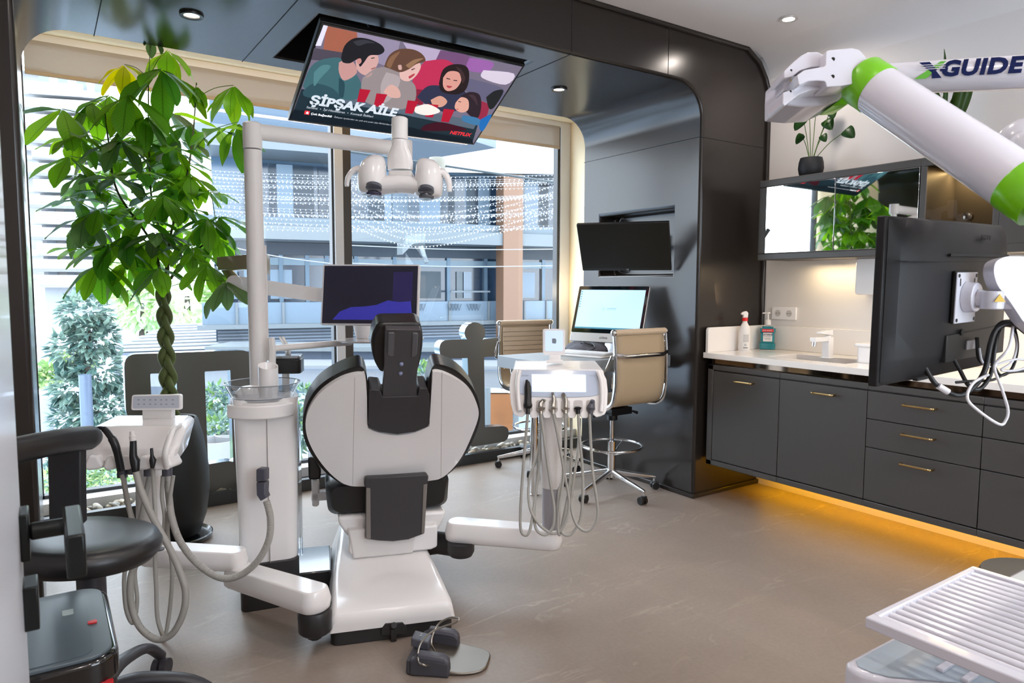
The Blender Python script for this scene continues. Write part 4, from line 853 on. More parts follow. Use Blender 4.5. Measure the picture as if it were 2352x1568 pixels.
# tissue box
tb = A(660, 840, 3.15)
t = thing('tissue_box', 'black leather tissue box with a white tissue behind the spittoon bowl', 'tissue box', tb-V((0, 0, .03)))
Mt = MX.Translation(tb) @ MX.Rotation(math.radians(-25), 4, 'Z')
g = G(); g.rbox((0, .03, 0), (.125, .12, .066), .018, Mt); g.obj('box_body', leather, t, bev=.005)
g = G(); g.rbox((0, .035, .040), (.118, .11, .014), .016, Mt); g.obj('top_plate', mat('grey_metal_plate', 'a3a6ac', .2, .8), t, bev=.003)
g = G(); P = [[Mt @ V((x+s*.012, y+.03, z)) for s, y in ((-1, 0), (-.3, .008), (.4, -.004), (1, .003))] for x, z in ((0, .045), (-.002, .075), (-.016, .105), (-.028, .13))]; g.loft(P, closed=False, caps=False); g.obj('tissue', mat('tissue_paper', 'f2f0ee', .8), t, solid=.001)
g = G(); g.cyl(V((tb.x+.0, tb.y+.03, .60)), V((tb.x, tb.y+.03, tb.z-.033)), .016); g.tube([V((tb.x, tb.y+.03, .62)), V((.80, 3.12, .62))], [(.02, .015)]*2, 10); g.obj('box_bracket', whitem, unit)
# ================================================================== OPERATOR UNIT
DD = 3.05
cb = A(1266, 1180, 3.05)
t = thing('operator_unit', 'white dental delivery unit with lit touch screen and six instruments on hoses', 'dental unit', (cb.x, cb.y, 0)); ou = t
pr2 = zat(1050, 1196, .29); ce = V((cb.x, cb.y, 0))
g = G(); arm(g, (pr2.x, pr2.y, .205), (ce.x, ce.y, .205), .068, .062, .088); g.obj('base_arm', white, t, bev=.004, ang=50)
g = G(); g.tube([(cb.x, cb.y, .28), (cb.x, cb.y, .50)], .040, 28); g.obj('lower_column', mat('grey_column', 'a3a0a6', .4), t)
g = G(); g.tube([(cb.x, cb.y, .475), (cb.x, cb.y, .49), (cb.x, cb.y, .80)], [.042, .045, .045], 28); g.obj('upper_column', whitem, t)
def O(X, Y, off=0.):
    """crop pixel -> point on the tilted front plane of the head"""
    x, y = 1140+X/7.84, 800+Y/7.84
    return oD(x, y, DD-.09+off+(y-955)*(-.00055))
front_pts = [(300, 395), (340, 374), (1850, 380), (1925, 440), (1985, 560), (2008, 760), (2000, 960), (1985, 1120), (1955, 1185), (1880, 1222), (1800, 1240), (1755, 1205)]
for cx in (1700, 1475, 1245, 1025, 800, 567):
    front_pts += [(cx+32, 1180), (cx+28, 1110), (cx+22, 1085), (cx-22, 1085), (cx-28, 1110), (cx-32, 1180)]
    if cx > 567: nx = {1700: 1475, 1475: 1245, 1245: 1025, 1025: 800, 800: 567}[cx]; m_ = (cx+nx)/2; front_pts += [(m_+62, 1240), (m_+40, 1255), (m_-40, 1255), (m_-62, 1240)]
front_pts += [(470, 1238), (400, 1225), (320, 1190), (290, 1120), (262, 1000), (240, 780), (245, 600), (262, 470)]
g = G(); g.prism([O(x, y) for x, y in front_pts], fw*.055); g.obj('front_shell', white, t, bev=.009, seg=3, ang=25)
g = G(); g.loft([[O(300, 400, .04), O(335, 215, .22), O(360, 205, .22), O(1740, 208, .22), O(1790, 225, .22), O(1930, 390, .04), O(1900, 415, .04)], [O(270, 700, .05), O(300, 520, .20), O(350, 500, .21), O(1740, 500, .21), O(1880, 520, .20), O(1990, 700, .05), O(1950, 720, .05)], [O(300, 1080, .05), O(380, 850, .18), O(420, 840, .19), O(1700, 840, .19), O(1850, 860, .18), O(1940, 1080, .05), O(1900, 1090, .05)]]); g.obj('rear_housing', white, t, bev=.008, seg=3, ang=25)
for cx in (567, 800, 1025, 1245, 1475, 1700):
    g = G(); q = rp([(cx-85, 1120), (cx-80, 930), (cx+80, 930), (cx+85, 1120), (cx+40, 1170), (cx-40, 1170)], 40, 4); g.prism([O(x, y, -.0015) for x, y in q], fw*.003); g.obj('painted_recess', mat('recess_shade', 'c9c3c1', .35, coat=.3), t, bev=.001)  # proud grey plates; shade of the holder hollows put into their colour
g = G(); g.prism([O(x, y, -.004) for x, y in rp([(432, 388), (1803, 398), (1850, 830), (1700, 862), (1400, 876), (900, 876), (600, 862), (420, 810), (392, 700)], 20, 4)], fw*.006); gp = g.obj('glass_panel', mat('pale_blue_panel', 'c3cfe4', .12, coat=.5), t, bev=.001)
g = G(); g.prism([O(x, y, -.0062) for x, y in rp([(635, 462), (1610, 470), (1617, 787), (640, 780)], 15, 4)], fw*.002); dsp = g.obj('display', em('display_blue', 'cddbec', .85), gp)
g = G(); g.prism([O(x, y, -.0075) for x, y in rp([(828, 490), (1408, 493), (1412, 770), (832, 768)], 15, 4)], fw*.001); g.mi = 1; g.prism([O(x, y, -.0082) for x, y in ((1135, 730), (1277, 732), (1277, 756), (1135, 754))], fw*.0005); g.prism([O(x, y, -.0082) for x, y in ((960, 508), (1250, 509), (1250, 514), (960, 513))], fw*.0005); g.obj('display_window', [em('window_white', 'f4f8fc', .92), em('window_button', 'bcd3de', .8)], dsp)
for pts in ([(420, 395), (385, 600), (395, 900), (420, 1120)], [(1830, 420), (1890, 600), (1905, 900), (1885, 1140)]):
    g = G(); g.tube(spline([O(x, y, -.012) for x, y in pts], 5), [(.012, .010)]*16, 12); g.obj('side_grip', white, t)
text('S', .006, MX.Translation(O(480, 487, -.0065)) @ MX.Rotation(-YAW, 4, 'Z'), MATS['icon_grey'], gp, name='maker_mark', bold=.0003)
g = G(); g.prism([O(x, y, -.0065) for x, y in ((505, 475), (585, 475), (585, 480), (505, 480))], fw*.0005); g.prism([O(x, y, -.0065) for x, y in ((512, 490), (575, 490), (575, 494), (512, 494))], fw*.0005); g.prism([O(x, y, -.0065) for x, y in ((1680, 485), (1780, 490), (1780, 496), (1680, 492))], fw*.0005); g.obj('small_print', mat('pale_print', 'a3aabc', .5), gp)
# round-cornered tablet on the unit
g = G(); g.prism([oD(x, y, 3.16) for x, y in rp([(1247, 755), (1298, 755), (1298, 816), (1247, 815)], 5)], fw*.012); tb_ = g.obj('media_tablet', white, t, bev=.002)
g = G(); g.prism([oD(x, y, 3.158) for x, y in rp([(1252, 759), (1293, 759), (1293, 806), (1252, 806)], 4)], fw*.001); ts = g.obj('tablet_screen', em('tablet', 'b4c8de', .75), tb_)
g = G(); g.prism([oD(x, y, 3.1575) for x, y in rp([(1268, 777), (1276, 777), (1278, 781), (1277, 789), (1268, 788)], 2)], fw*.0003); g.obj('logo', mat('logo_grey', '7d8794', .5), ts)
g = G(); g.prism([oD(x, y, 3.16) for x, y in ((1262, 814), (1288, 814), (1288, 834), (1262, 834))], fw*.02); g.prism([oD(x, y, 3.155) for x, y in ((1255, 826), (1293, 826), (1293, 834), (1255, 834))], fw*.035); g.obj('tablet_neck', white, t, bev=.003)
# instruments
def inst(name, segs, m_, label=None, mats=None):
    g = G(); pts = [O(x, y, -.012+z) for x, y, z, r in segs]; g.tube(pts, [r for *_, r in segs], 16); o = g.obj(name, m_, t)
    if label: o['label'] = label
    return o
inst('instrument_handle', [(545, 575, -.01, .005), (560, 610, 0, .010), (568, 700, 0, .0155), (570, 850, 0, .0155), (567, 980, 0, .016), (567, 1020, 0, .020), (567, 1065, 0, .017), (567, 1090, 0, .009), (567, 1185, 0, .009)], hs, 'black instrument handle')
inst('instrument_handle', [(885, 935, -.01, .005), (845, 935, 0, .009), (800, 990, 0, .011), (795, 1050, 0, .012), (797, 1075, 0, .020), (800, 1110, 0, .016), (800, 1130, 0, .008), (803, 1185, 0, .008)], steel, 'bent steel handpiece')
inst('instrument_handle', [(1012, 805, -.01, .006), (1022, 835, 0, .006), (1038, 900, 0, .010), (1030, 980, 0, .011), (1022, 1055, 0, .012), (1020, 1080, 0, .020), (1020, 1110, 0, .010), (1022, 1185, 0, .009)], steel, 'steel handpiece')
inst('instrument_handle', [(1205, 835, -.01, .010), (1225, 845, 0, .006), (1250, 920, 0, .009), (1255, 990, 0, .009), (1247, 1060, 0, .010), (1247, 1080, 0, .018), (1247, 1115, 0, .009), (1247, 1180, 0, .009)], steel, 'slim steel handpiece')
inst('instrument_handle', [(1465, 1055, 0, .013), (1465, 1075, 0, .018), (1470, 1110, 0, .010), (1470, 1180, 0, .009)], hs, 'black empty coupling')
inst('instrument_handle', [(1735, 935, -.01, .009), (1722, 990, 0, .012), (1705, 1050, 0, .017), (1700, 1085, 0, .019), (1700, 1120, 0, .011), (1697, 1185, 0, .010)], grey_s, 'slate curing handpiece')
def o3(P, d): return [oD(x, y, d+(q[0] if q else 0)) for x, y, *q in P]
HS = [[(1212, 950), (1208, 1000), (1202, 1070), (1196, 1160), (1196, 1215), (1206, 1229), (1216, 1220), (1224, 1180, .02), (1232, 1120, .05), (1240, 1050, .08), (1243, 960, .10)],
 [(1242, 950), (1249, 1000), (1257, 1060), (1266, 1120), (1273, 1170), (1270, 1210), (1252, 1228), (1232, 1215), (1227, 1180, .03), (1232, 1110, .06), (1242, 1030, .1), (1246, 960, .12)],
 [(1271, 950), (1283, 1010), (1295, 1080), (1307, 1150), (1300, 1195), (1282, 1222), (1262, 1222), (1235, 1200), (1216, 1160, .03), (1216, 1100, .06), (1235, 1040, .1), (1246, 960, .12)],
 [(1298, 950), (1299, 1020), (1295, 1090), (1285, 1160), (1281, 1205), (1285, 1228), (1292, 1200, .03), (1306, 1130, .05), (1312, 1060, .08), (1312, 960, .12)],
 [(1328, 950), (1331, 1000), (1338, 1080), (1338, 1150), (1332, 1195), (1312, 1226), (1292, 1224), (1281, 1190, .03), (1284, 1120, .06), (1298, 1050, .1), (1300, 960, .12)],
 [(1354, 950), (1357, 1020), (1362, 1090), (1371, 1150), (1372, 1190), (1357, 1215), (1340, 1218), (1322, 1200), (1312, 1160, .03), (1318, 1100, .06), (1328, 1030, .1), (1332, 960, .12)]]
for P in HS:
    g = G(); g.tube(spline(o3(P, 2.95), 8), .0062, 10); g.obj('instrument_hose', hose, t)
# ================================================================== FOOT CONTROL
f0 = V((1.125, 2.155, 0)); fd = (V((1.273, 2.027, 0))-V((1.11, 2.165, 0))).normalized(); fs_ = V((-fd.y, fd.x, 0))
MF = MX(((fd.x, fs_.x, 0, f0.x), (fd.y, fs_.y, 0, f0.y), (0, 0, 1, 0), (0, 0, 0, 1)))
t = thing('foot_control', 'steel and slate foot pedal with a cable on the floor behind the treatment chair', 'foot pedal', f0, math.atan2(fd.y, fd.x))
g = G(); out = rp([(-.05, -.095), (.12, -.095), (.19, -.06), (.195, .065), (.12, .10), (-.05, .10)], [0, .06, .06, .06, .06, 0], 6)
g.loft([[MF @ V((x, y, .004)) for x, y in out], [MF @ V((x*.995, y*.99, .012+max(0, .11-x)*.13)) for x, y in out]]); g.obj('steel_pedal', mat('pedal_steel', '8d8780', .42, 1), t, bev=.004, seg=3)
fcm = mat('foot_slate', '46464e', .42)
g = G()
for s in (-1, 1):
    g.loft([[MF @ V((x, s*y, z)) for y, z in ((.070, .002), (.112, .002), (.108, .052+q), (.088, .058+q), (.070, .05+q))] for x, q in ((-.07, .0), (-.04, .012), (.02, .006), (.060, .0), (.068, -.012))])
g.loft([[MF @ V((x, y, z)) for y, z in ((-.105, .002), (.105, .002), (.098, .05), (-.098, .05))] for x in (-.085, -.055, -.028)]); g.obj('pedal_housing', fcm, t, bev=.006, seg=3)
g = G()
for s in (-1, 1): g.loft([[MF @ V((x, s*y, z)) for y, z in ((.066, .050+q), (.110, .050+q), (.104, .068+q), (.074, .070+q))] for x, q in ((-.045, .010), (0, .008), (.05, .002), (.066, -.012))])
g.obj('side_pedal', mat('foot_slate_top', '50505a', .38), t, bev=.005, seg=3)
g = G(); g.loft([[MF @ V((x, y, z)) for y, z in ((-.035, .055+q), (.035, .055+q), (.03, .085+q), (-.03, .085+q))] for x, q in ((-.085, .010), (-.02, -.004))]); rk = g.obj('rocker_switch', MATS['foot_slate_top'], t, bev=.005, seg=3)
g = G(); [g.poly([MF @ V((x, y, .0935-.001*0)) for x, y in q]) for q in ([(-.058, -.010), (-.058, -.003), (-.051, -.0065)], [(-.058, .010), (-.051, .0065), (-.058, .003)])]; g.obj('arrow_marks', whitem, rk, smooth=False)
g = G(); g.tube(spline([oD(x, y, d) for x, y, d in ((1003, 1531, 2.46), (985, 1529, 2.40), (972, 1526, 2.38), (962, 1520, 2.40), (960, 1500, 2.42), (968, 1475, 2.44), (990, 1452, 2.45), (1020, 1438, 2.45), (1045, 1430, 2.44), (1054, 1422, 2.44), (1048, 1418, 2.47), (1030, 1419, 2.49), (1008, 1432, 2.50), (995, 1455, 2.48), (991, 1478, 2.46), (1000, 1496, 2.47))], 6), .0035, 10); g.obj('cable', steel, t)
# ================================================================== DESK AND CHAIRS
ZD = .90
t = thing('desk', 'grey laminate high desk fixed to the dark pillar, on a chrome leg', 'desk', (2.92, 3.5, 0))
g = G(); g.box((2.43, 3.19, ZD-.075), (3.399, 3.78, ZD)); g.obj('desk_top', tabm, t, bev=.003)
lg = zat(1226, 1136, 0)
g = G(); g.cyl((lg.x, lg.y, 0), (lg.x, lg.y, ZD-.075), .026); g.lathe((lg.x, lg.y, 0), [(0, 0), (.032, 0), (.032, .01), (.026, .012), (0, .012)], 24); g.obj('leg', chrome, t)
def swivel(name, label, loc, rz, ring=True):
    t = thing(name, label, 'chair', (0, 0, 0), 0)
    SZ = .60
    g = G(); q = [(-.235, .46), (-.245, .36), (-.25, .22), (-.245, .12), (-.225, .045), (-.17, .008), (-.08, 0), (.10, .005), (.20, .0), (.235, -.015)]   # (y, z above seat)
    rows = []
    for y, z in spline([(y, z, 0) for y, z in q], 4) and [(p.x, p.y) for p in spline([(y, z, 0) for y, z in q], 4)]:
        rows.append([V((x, y, SZ+z)) for x in [-.205+.41*k/8 for k in range(9)]])
    g.loft(rows, closed=False, caps=False); g.obj('sling_seat', beigem, t, solid=.012)
    g = G(); g.tube([(-.225, -.237, SZ+.468), (.225, -.237, SZ+.468)], .020, 16); g.tube([(-.225, .237, SZ-.018), (.225, .237, SZ-.018)], .018, 16)
    for k in range(9):
        z = .42-k*.035; yb = -.228-.012*math.sin((k+2)/8*PI)+.02
        g.rbox((0, yb, SZ+z), (.40, .012, .032), .006)
    for k in range(8): g.rbox((0, -.12+.043*k, SZ+.014), (.40, .040, .012), .006)
    g.obj('padding', beige, t, bev=.005)
    for s in (-1, 1):
        g = G(); P = spline([(s*.222, y, SZ+z-.008) for y, z in q], 5); g.tube(P, [(.016, .006)]*len(P), 12, flat=(0, 0, 1)); g.ball((s*.225, -.237, SZ+.468), .021); g.obj('side_rail', chrome, t)
        g = G(); g.tube(spline([(s*.235, -.232, SZ+.33), (s*.275, -.20, SZ+.23), (s*.285, -.08, SZ+.215), (s*.285, .05, SZ+.21), (s*.275, .08, SZ+.12), (s*.235, .06, SZ+.0)], 6), [(.011, .007)]*31, 10); g.obj('armrest', chrome, t)
    g = G(); g.tube([(-.22, -.26, SZ+.335), (-.16, -.285, SZ+.325), (.16, -.285, SZ+.325), (.22, -.26, SZ+.335)], [(.013, .006)]*4, 10, flat=(0, 0, 1)); g.tube([(-.22, 0, SZ-.02), (.22, 0, SZ-.02)], [(.014, .008)]*2, 10); g.obj('cross_bar', chrome, t)
    g = G(); g.box((-.09, -.09, SZ-.075), (.09, .10, SZ-.03)); g.cyl((0, 0, SZ-.12), (0, 0, SZ-.07), .034); g.tube([(.05, 0, SZ-.06), (.16, -.02, SZ-.075), (.20, -.03, SZ-.09)], [.006, .006, .011], 10); g.tube([(-.05, 0, SZ-.06), (-.15, -.02, SZ-.07), (-.19, -.03, SZ-.075)], [.006, .006, .010], 10); g.obj('tilt_mechanism', black, t, bev=.006)
    g = G(); g.cyl((0, 0, .11), (0, 0, SZ-.10), .014); g.cyl((0, 0, .10), (0, 0, .34), .026); g.obj('gas_lift', chrome, t)
    if ring:
        g = G(); P = [(.195*math.cos(a*PI/24), .195*math.sin(a*PI/24), .31) for a in range(49)]; g.tube(P, .0085, 10, caps=False)
        for k in range(3): a = .4+k*2*PI/3; g.tube([(.02*math.cos(a), .02*math.sin(a), .25), (.19*math.cos(a), .19*math.sin(a), .31)], .005, 8)
        g.obj('foot_ring', chrome, t)
    for k in range(5):
        a = -PI/2-.05+k*2*PI/5; c, s = math.cos(a), math.sin(a)
        g = G(); g.tube([(.02*c, .02*s, .135), (.12*c, .12*s, .115), (.30*c, .30*s, .082), (.315*c, .315*s, .078)], [(.022, .016), (.018, .014), (.012, .011), (.012, .010)], 12, flat=(0, 0, 1)); g.cyl((.308*c, .308*s, .048), (.308*c, .308*s, .085), .008)
        lgq = g.obj('leg', chrome, t)
        g = G(); cx, cy = .308*c+.012*s, .308*s-.012*c
        for o_ in (-.014, .014): g.cyl((cx-s*(o_-.009), cy+c*(o_-.009), .026), (cx-s*(o_+.009), cy+c*(o_+.009), .026), .0255, n=20)
        g.box((.308*c-.014, .308*s-.014, .026), (.308*c+.014, .308*s+.014, .052)); g.obj('caster', black, t, bev=.002)
    t.location = loc; t.rotation_euler = (0, 0, rz); MW[t.name] = MX.Translation(V(loc)) @ MX.Rotation(rz, 4, 'Z'); return t
st = swivel('drafting_chair', 'beige ribbed drafting chair with chrome foot ring in front of the desk, seen from behind', (3.05, 3.36, 0), 0.03)
s2 = copy_tree(st); s2.location = (3.03, 4.13, 0); s2.rotation_euler = (0, 0, PI-.12)
s2['label'] = 'beige ribbed chair on the window side of the desk, only its backrest above the desk'
# ---------------- all-in-one computer
MI = frame3((3.159, 3.529, 1.162), -68, -20)
t = thing('desktop_computer', 'silver all-in-one computer with a pale blue screen on the desk', 'computer', (3.2, 3.55, ZD))
alu = mat('aluminium', 'd3d3d6', .3, .6)
g = G(); g.rbox((0, .010, 0), (.528, .020, .40), .012, MI, axis='y'); g.obj('chassis', alu, t, bev=.003)
g = G(); g.rbox((0, -.001, .030), (.522, .002, .334), .009, MI, axis='y'); bz = g.obj('bezel', mat('black_glass', '0d1418', .06, coat=.5), t)
g = G(); g.box((-.240, -.0028, -.108), (.240, -.0016, .170), MI); si = g.obj('screen', em('desktop_blue', 'b4d2e6', .66), bz, smooth=False)
g = G(); g.box((-.240, -.0033, -.108), (.240, -.0029, -.098), MI); g.mi = 1
[g.box((-.234, -.0035, .160-k*.018), (-.226, -.003, .152-k*.018), MI) for k in range(7)]
g.obj('taskbar', [em('taskbar', '3d7f93', .5), em('icon', '4a8f9f', .6)], si, smooth=False)
lgm = em('clinic_logo', '93bccd', .55)
g = G(); [g.box((x, -.0034, .032), (x+.006, -.003, .042), MI) for x in (-.018, -.008, .002, .012, .022, .032, .042)]; g.box((-.018, -.0034, .025), (.048, -.003, .027), MI); g.obj('clinic_logo', lgm, si, smooth=False)
g = G(); g.tube([MI @ V(p) for p in ((-.045, -.003, .045), (-.053, -.003, .038), (-.047, -.003, .024), (-.038, -.003, .024), (-.034, -.003, .038), (-.045, -.003, .045))], .0012, 6); g.obj('clinic_logo', lgm, si)
text('aidata', .026, MI @ MX.Translation(V((-.01, -.0006, -.168))), mat('grey_print', '6b6d72', .5), t, name='brand_print')
g = G(); g.tube([MI @ V((0, .02, -.1)), V((3.27, 3.575, 1.0)), V((3.25, 3.57, ZD+.006))], [(.09, .008)]*3, 14, flat=(math.sin(math.radians(22)), math.cos(math.radians(22)), 0)); g.rbox((3.21, 3.55, ZD+.004), (.2, .2, .008), .03); g.obj('stand', alu, t, bev=.002)
# keyboard, mouse, papers, cloth
MK = MX.Translation(V((2.90, 3.46, ZD))) @ MX.Rotation(math.radians(-72), 4, 'Z')
t = thing('keyboard', 'thin white keyboard below the all-in-one computer screen', 'keyboard', (2.93, 3.46, ZD), math.radians(-72))
g = G(); g.rbox((0, 0, .018), (.36, .125, .012), .012, MK); g.obj('keyboard_body', alu, t, bev=.002)
g = G()
for r in range(5):
    for k in range(14): g.box((-.17+k*.0245, -.052+r*.0215, .0235), (-.17+k*.0245+.021, -.052+r*.0215+.018, .028), MK)
g.obj('keys', mat('key_white', 'e9e9ec', .5), t, smooth=False).location.z = 0
t = thing('paper_tray', 'low white stand under the keyboard on the desk', 'stand', (2.86, 3.44, ZD))
g = G(); g.rbox((-.02, -.01, .006), (.40, .20, .010), .01, MK); tray_ = g.obj('stand_plate', white, t, bev=.002)
mp_ = oZ(1357, 806, ZD+.012)
g = G(); g.ball((mp_.x, mp_.y, ZD+.012), (.032, .055, .026), MX.Rotation(math.radians(15), 3, 'Z'), 20)
for v in g.b.verts: v.co.z = max(v.co.z, ZD+.0125)
tag(g.obj('computer_mouse', white), 'white computer mouse in front of the keyboard on the desk', 'mouse')
g = G(); random.seed(3)
cpos = V((3.02, 3.62, ZD))
for v0 in range(1):
    g.ball((3.03, 3.60, ZD+.03), (.11, .16, .035), MX.Rotation(.3, 3, 'Z'), 32)
for v in g.b.verts:
    n1 = mnoise.noise(v.co*18); v.co.z = max(ZD+.001, v.co.z+n1*.03); v.co.x += n1*.015
tag(g.obj('crumpled_cloth', mat('grey_cloth', '55545c', .8, var=.5, vscale=25)), 'crumpled dark grey cloth bag on the desk under the computer screen', 'cloth')
g = G(); g.tube(spline([(3.0, 3.5, ZD+.055), (2.96, 3.55, ZD+.075), (2.99, 3.62, ZD+.06), (3.02, 3.54, ZD+.07), (2.97, 3.46, ZD+.04), (2.95, 3.66, ZD+.01), (2.9, 3.75, ZD+.008)], 6), .004, 8); tag(g.obj('black_cable', black), 'loose black cable lying on the crumpled cloth on the desk', 'cable')
# ---------------- wall monitor on swing arm
ML = frame3((3.115, 3.345, 1.596), -53.5, 32.5)
t = thing('wall_monitor', 'black switched-off monitor tilted out of the niche in the dark pillar', 'monitor', (3.115, 3.345, 1.43))
g = G(); g.rbox((0, .012, 0), (.585, .024, .345), .004, ML, axis='y'); g.box((-.15, .022, -.1), (.15, .05, .1), ML); g.obj('housing', black, t, bev=.003)
g = G(); g.box((-.287, -.0012, -.152), (.287, .0, .168), ML); g.obj('screen', mat('matte_screen', '17150f', .42, spec=.35), t, smooth=False)
text('LG', .011, ML @ MX.Translation(V((.01, -.0006, -.163))), mat('logo_light', 'c9c9c9', .5), t, name='brand_print')
g = G(); g.tube([ML @ V((0, .045, 0)), V((3.33, 3.45, 1.62)), V((3.50, 3.50, 1.62))], .018, 12); g.box((3.49, 3.42, 1.56), (3.552, 3.58, 1.70)); g.obj('swing_arm', blackm, t, bev=.004)
g = G(); g.tube(spline([ML @ V((-.06, .03, -.13)), ML @ V((-.05, .02, -.19)), ML @ V((.01, .02, -.195)), ML @ V((.05, .03, -.13))], 6), .004, 8); g.tube(spline([ML @ V((-.02, .03, .15)), ML @ V((0, .03, .19)), ML @ V((.03, .05, .15))], 6), .005, 8); g.obj('cable', black, t)
# ================================================================== CEILING TELEVISION
MT = frame3((1.640, 3.415, 2.358), -.4, 58.46)
t = thing('television', 'large television folded down from the dark ceiling showing a film menu', 'television', (1.64, 3.415, 2.1))
g = G(); g.box((-.555, .001, -.3175), (.555, .030, .3175), MT); g.box((-.35, .03, -.15), (.35, .055, .2), MT); g.obj('housing', black, t, bev=.003)
g = G(); g.box((-.549, -.0005, -.311), (.549, .002, .311), MT); g.obj('front_glass', mat('black_glass', ''), t, smooth=False)
g = G(); [g.cyl(MT @ V((x, .045, .20)), V(((MT @ V((x, .045, .20))).x, 3.60, 2.82)), .014) for x in (-.2, .2)]; g.box((1.35, 3.5, 2.80), (1.93, 3.7, 2.862)); g.obj('ceiling_bracket', blackm, t)
TO, TN = MT.translation, (MT.to_3x3() @ V((0, -1, 0)))
def tv(px, py, off): return oP(px, py, TO+TN*off, TN)
g = G(); mts = []; lay = [0]
def shp(col, pts, s=1., r=0, sp=False):
    nm = 'tv_'+col
    m_ = mat(nm, col, .5, emis=s*.8, spec=.1)
    if m_ not in mts: mts.append(m_)
    g.mi = mts.index(m_); lay[0] += 1
    if sp: pts = [(p.x, p.y) for p in spline([(x, y, 0) for x, y in pts+[pts[0]]], 4)[:-1]]
    if r: pts = rp(pts, r, 3)
    pp = [tv(600+x/3.1357, y/3.1357, .0006+lay[0]*.00004) for x, y in pts]
    e = bmesh.new; vsx = [g.b.verts.new(p) for p in pp]; f = g.b.faces.new(vsx); f.material_index = g.mi
# crop (600,0) scale 3.1357 : screen TL(440,172) TR(1885,478) BR(1530,1040) BL(205,862)
shp('6e6678', [(447, 180), (1880, 480), (1527, 1036), (210, 858)])
shp('9a5b48', [(470, 186), (700, 235), (690, 350), (620, 420), (440, 400)]); shp('8b8199', [(690, 232), (1000, 300), (960, 500), (700, 400)], sp=False)
shp('a99cb6', [(1020, 305), (1300, 362), (1280, 470), (1100, 430)]); shp('4a4450', [(380, 345), (600, 380), (580, 450), (360, 430)])
shp('d8d4e6', [(450, 180), (480, 187), (430, 330), (390, 330)]); shp('6a4a6e', [(1290, 362), (1520, 415), (1420, 560), (1250, 500)], sp=True)
shp('8e5a9a', [(1500, 415), (1670, 450), (1620, 520), (1480, 500)], sp=True); shp('c6bccc', [(1600, 505), (1820, 530), (1760, 610), (1590, 560)], sp=True)
shp('b02c4e', [(1180, 440), (1330, 430), (1400, 500), (1290, 620), (1110, 640), (1100, 540)], sp=True)
shp('5c5a72', [(1500, 565), (1745, 640), (1680, 745), (1480, 660)], sp=True)
# long table and red chairs
shp('7d1f36', [(1100, 640), (1200, 650), (1160, 760), (1060, 740)]); shp('8a2740', [(1560, 720), (1640, 760), (1600, 880), (1540, 860)], sp=True)
shp('1b2b34', [(290, 640), (560, 700), (1000, 800), (1300, 870), (1560, 900), (1520, 1030), (215, 850)])
shp('53606d', [(560, 700), (820, 745), (1560, 870), (1530, 930), (900, 800), (520, 730)])
# man
shp('3c6168', [(300, 620), (345, 500), (420, 435), (560, 415), (640, 470), (720, 600), (725, 690), (620, 720), (360, 670)], sp=True)
shp('2c4a54', [(300, 660), (380, 600), (520, 640), (560, 720), (330, 700)], sp=True)
shp('b98a86', [(560, 450), (640, 420), (690, 520), (600, 580), (560, 520)], sp=True)
shp('c49a95', [(680, 430), (760, 400), (830, 390), (845, 430), (830, 480), (790, 530), (740, 540), (690, 500)], sp=True)
shp('1d1d22', [(575, 420), (600, 330), (670, 275), (770, 280), (860, 320), (888, 365), (850, 395), (780, 400), (740, 450), (710, 480), (690, 430), (640, 455), (590, 450)], sp=True)
# woman left
shp('8a7f80', [(730, 560), (830, 490), (950, 490), (1040, 560), (1110, 620), (1100, 740), (980, 790), (760, 740), (720, 640)], sp=True)
shp('a39799', [(900, 520), (1000, 560), (960, 680), (880, 740), (860, 620)], sp=True)
shp('d0a9a2', [(1000, 470), (1100, 430), (1150, 470), (1120, 540), (1060, 585), (1000, 560)], sp=True)
shp('5b4034', [(885, 480), (920, 400), (990, 355), (1090, 355), (1160, 390), (1182, 440), (1120, 460), (1060, 500), (1000, 520), (940, 500)], sp=True)
shp('c99f95', [(880, 660), (930, 610), (990, 640), (1000, 700), (930, 700)], sp=True)
# woman right
shp('2c2f45', [(1120, 700), (1200, 620), (1320, 620), (1440, 640), (1480, 700), (1400, 800), (1250, 790)], sp=True)
shp('241a1c', [(1280, 600), (1310, 500), (1390, 462), (1480, 480), (1498, 560), (1470, 650), (1400, 680), (1300, 660)], sp=True)
shp('c98f83', [(1310, 560), (1350, 515), (1420, 520), (1440, 580), (1400, 640), (1340, 655), (1310, 620)], sp=True)
shp('c4917f', [(1220, 720), (1290, 690), (1340, 730), (1300, 770), (1240, 760)], sp=True)
# child and far-right figure
shp('2a1e26', [(1440, 690), (1500, 662), (1570, 680), (1585, 760), (1560, 850), (1500, 830), (1450, 760)], sp=True)
shp('cf9a8a', [(1400, 740), (1440, 700), (1490, 720), (1490, 790), (1440, 810), (1395, 780)], sp=True)
shp('3b6f98', [(1450, 830), (1560, 850), (1600, 900), (1540, 900), (1450, 870)], sp=True); shp('1f2022', [(1620, 700), (1680, 655), (1745, 655), (1680, 770), (1640, 780)], sp=True)
shp('1c62a6', [(1580, 860), (1660, 825), (1600, 940), (1570, 920)], sp=True)
for x, y in ((740, 640), (860, 672), (1085, 722), (1230, 748), (1345, 783)): shp('a8142f', [(x-30, y), (x+48, y+8), (x+5, y+98), (x-50, y+92)])
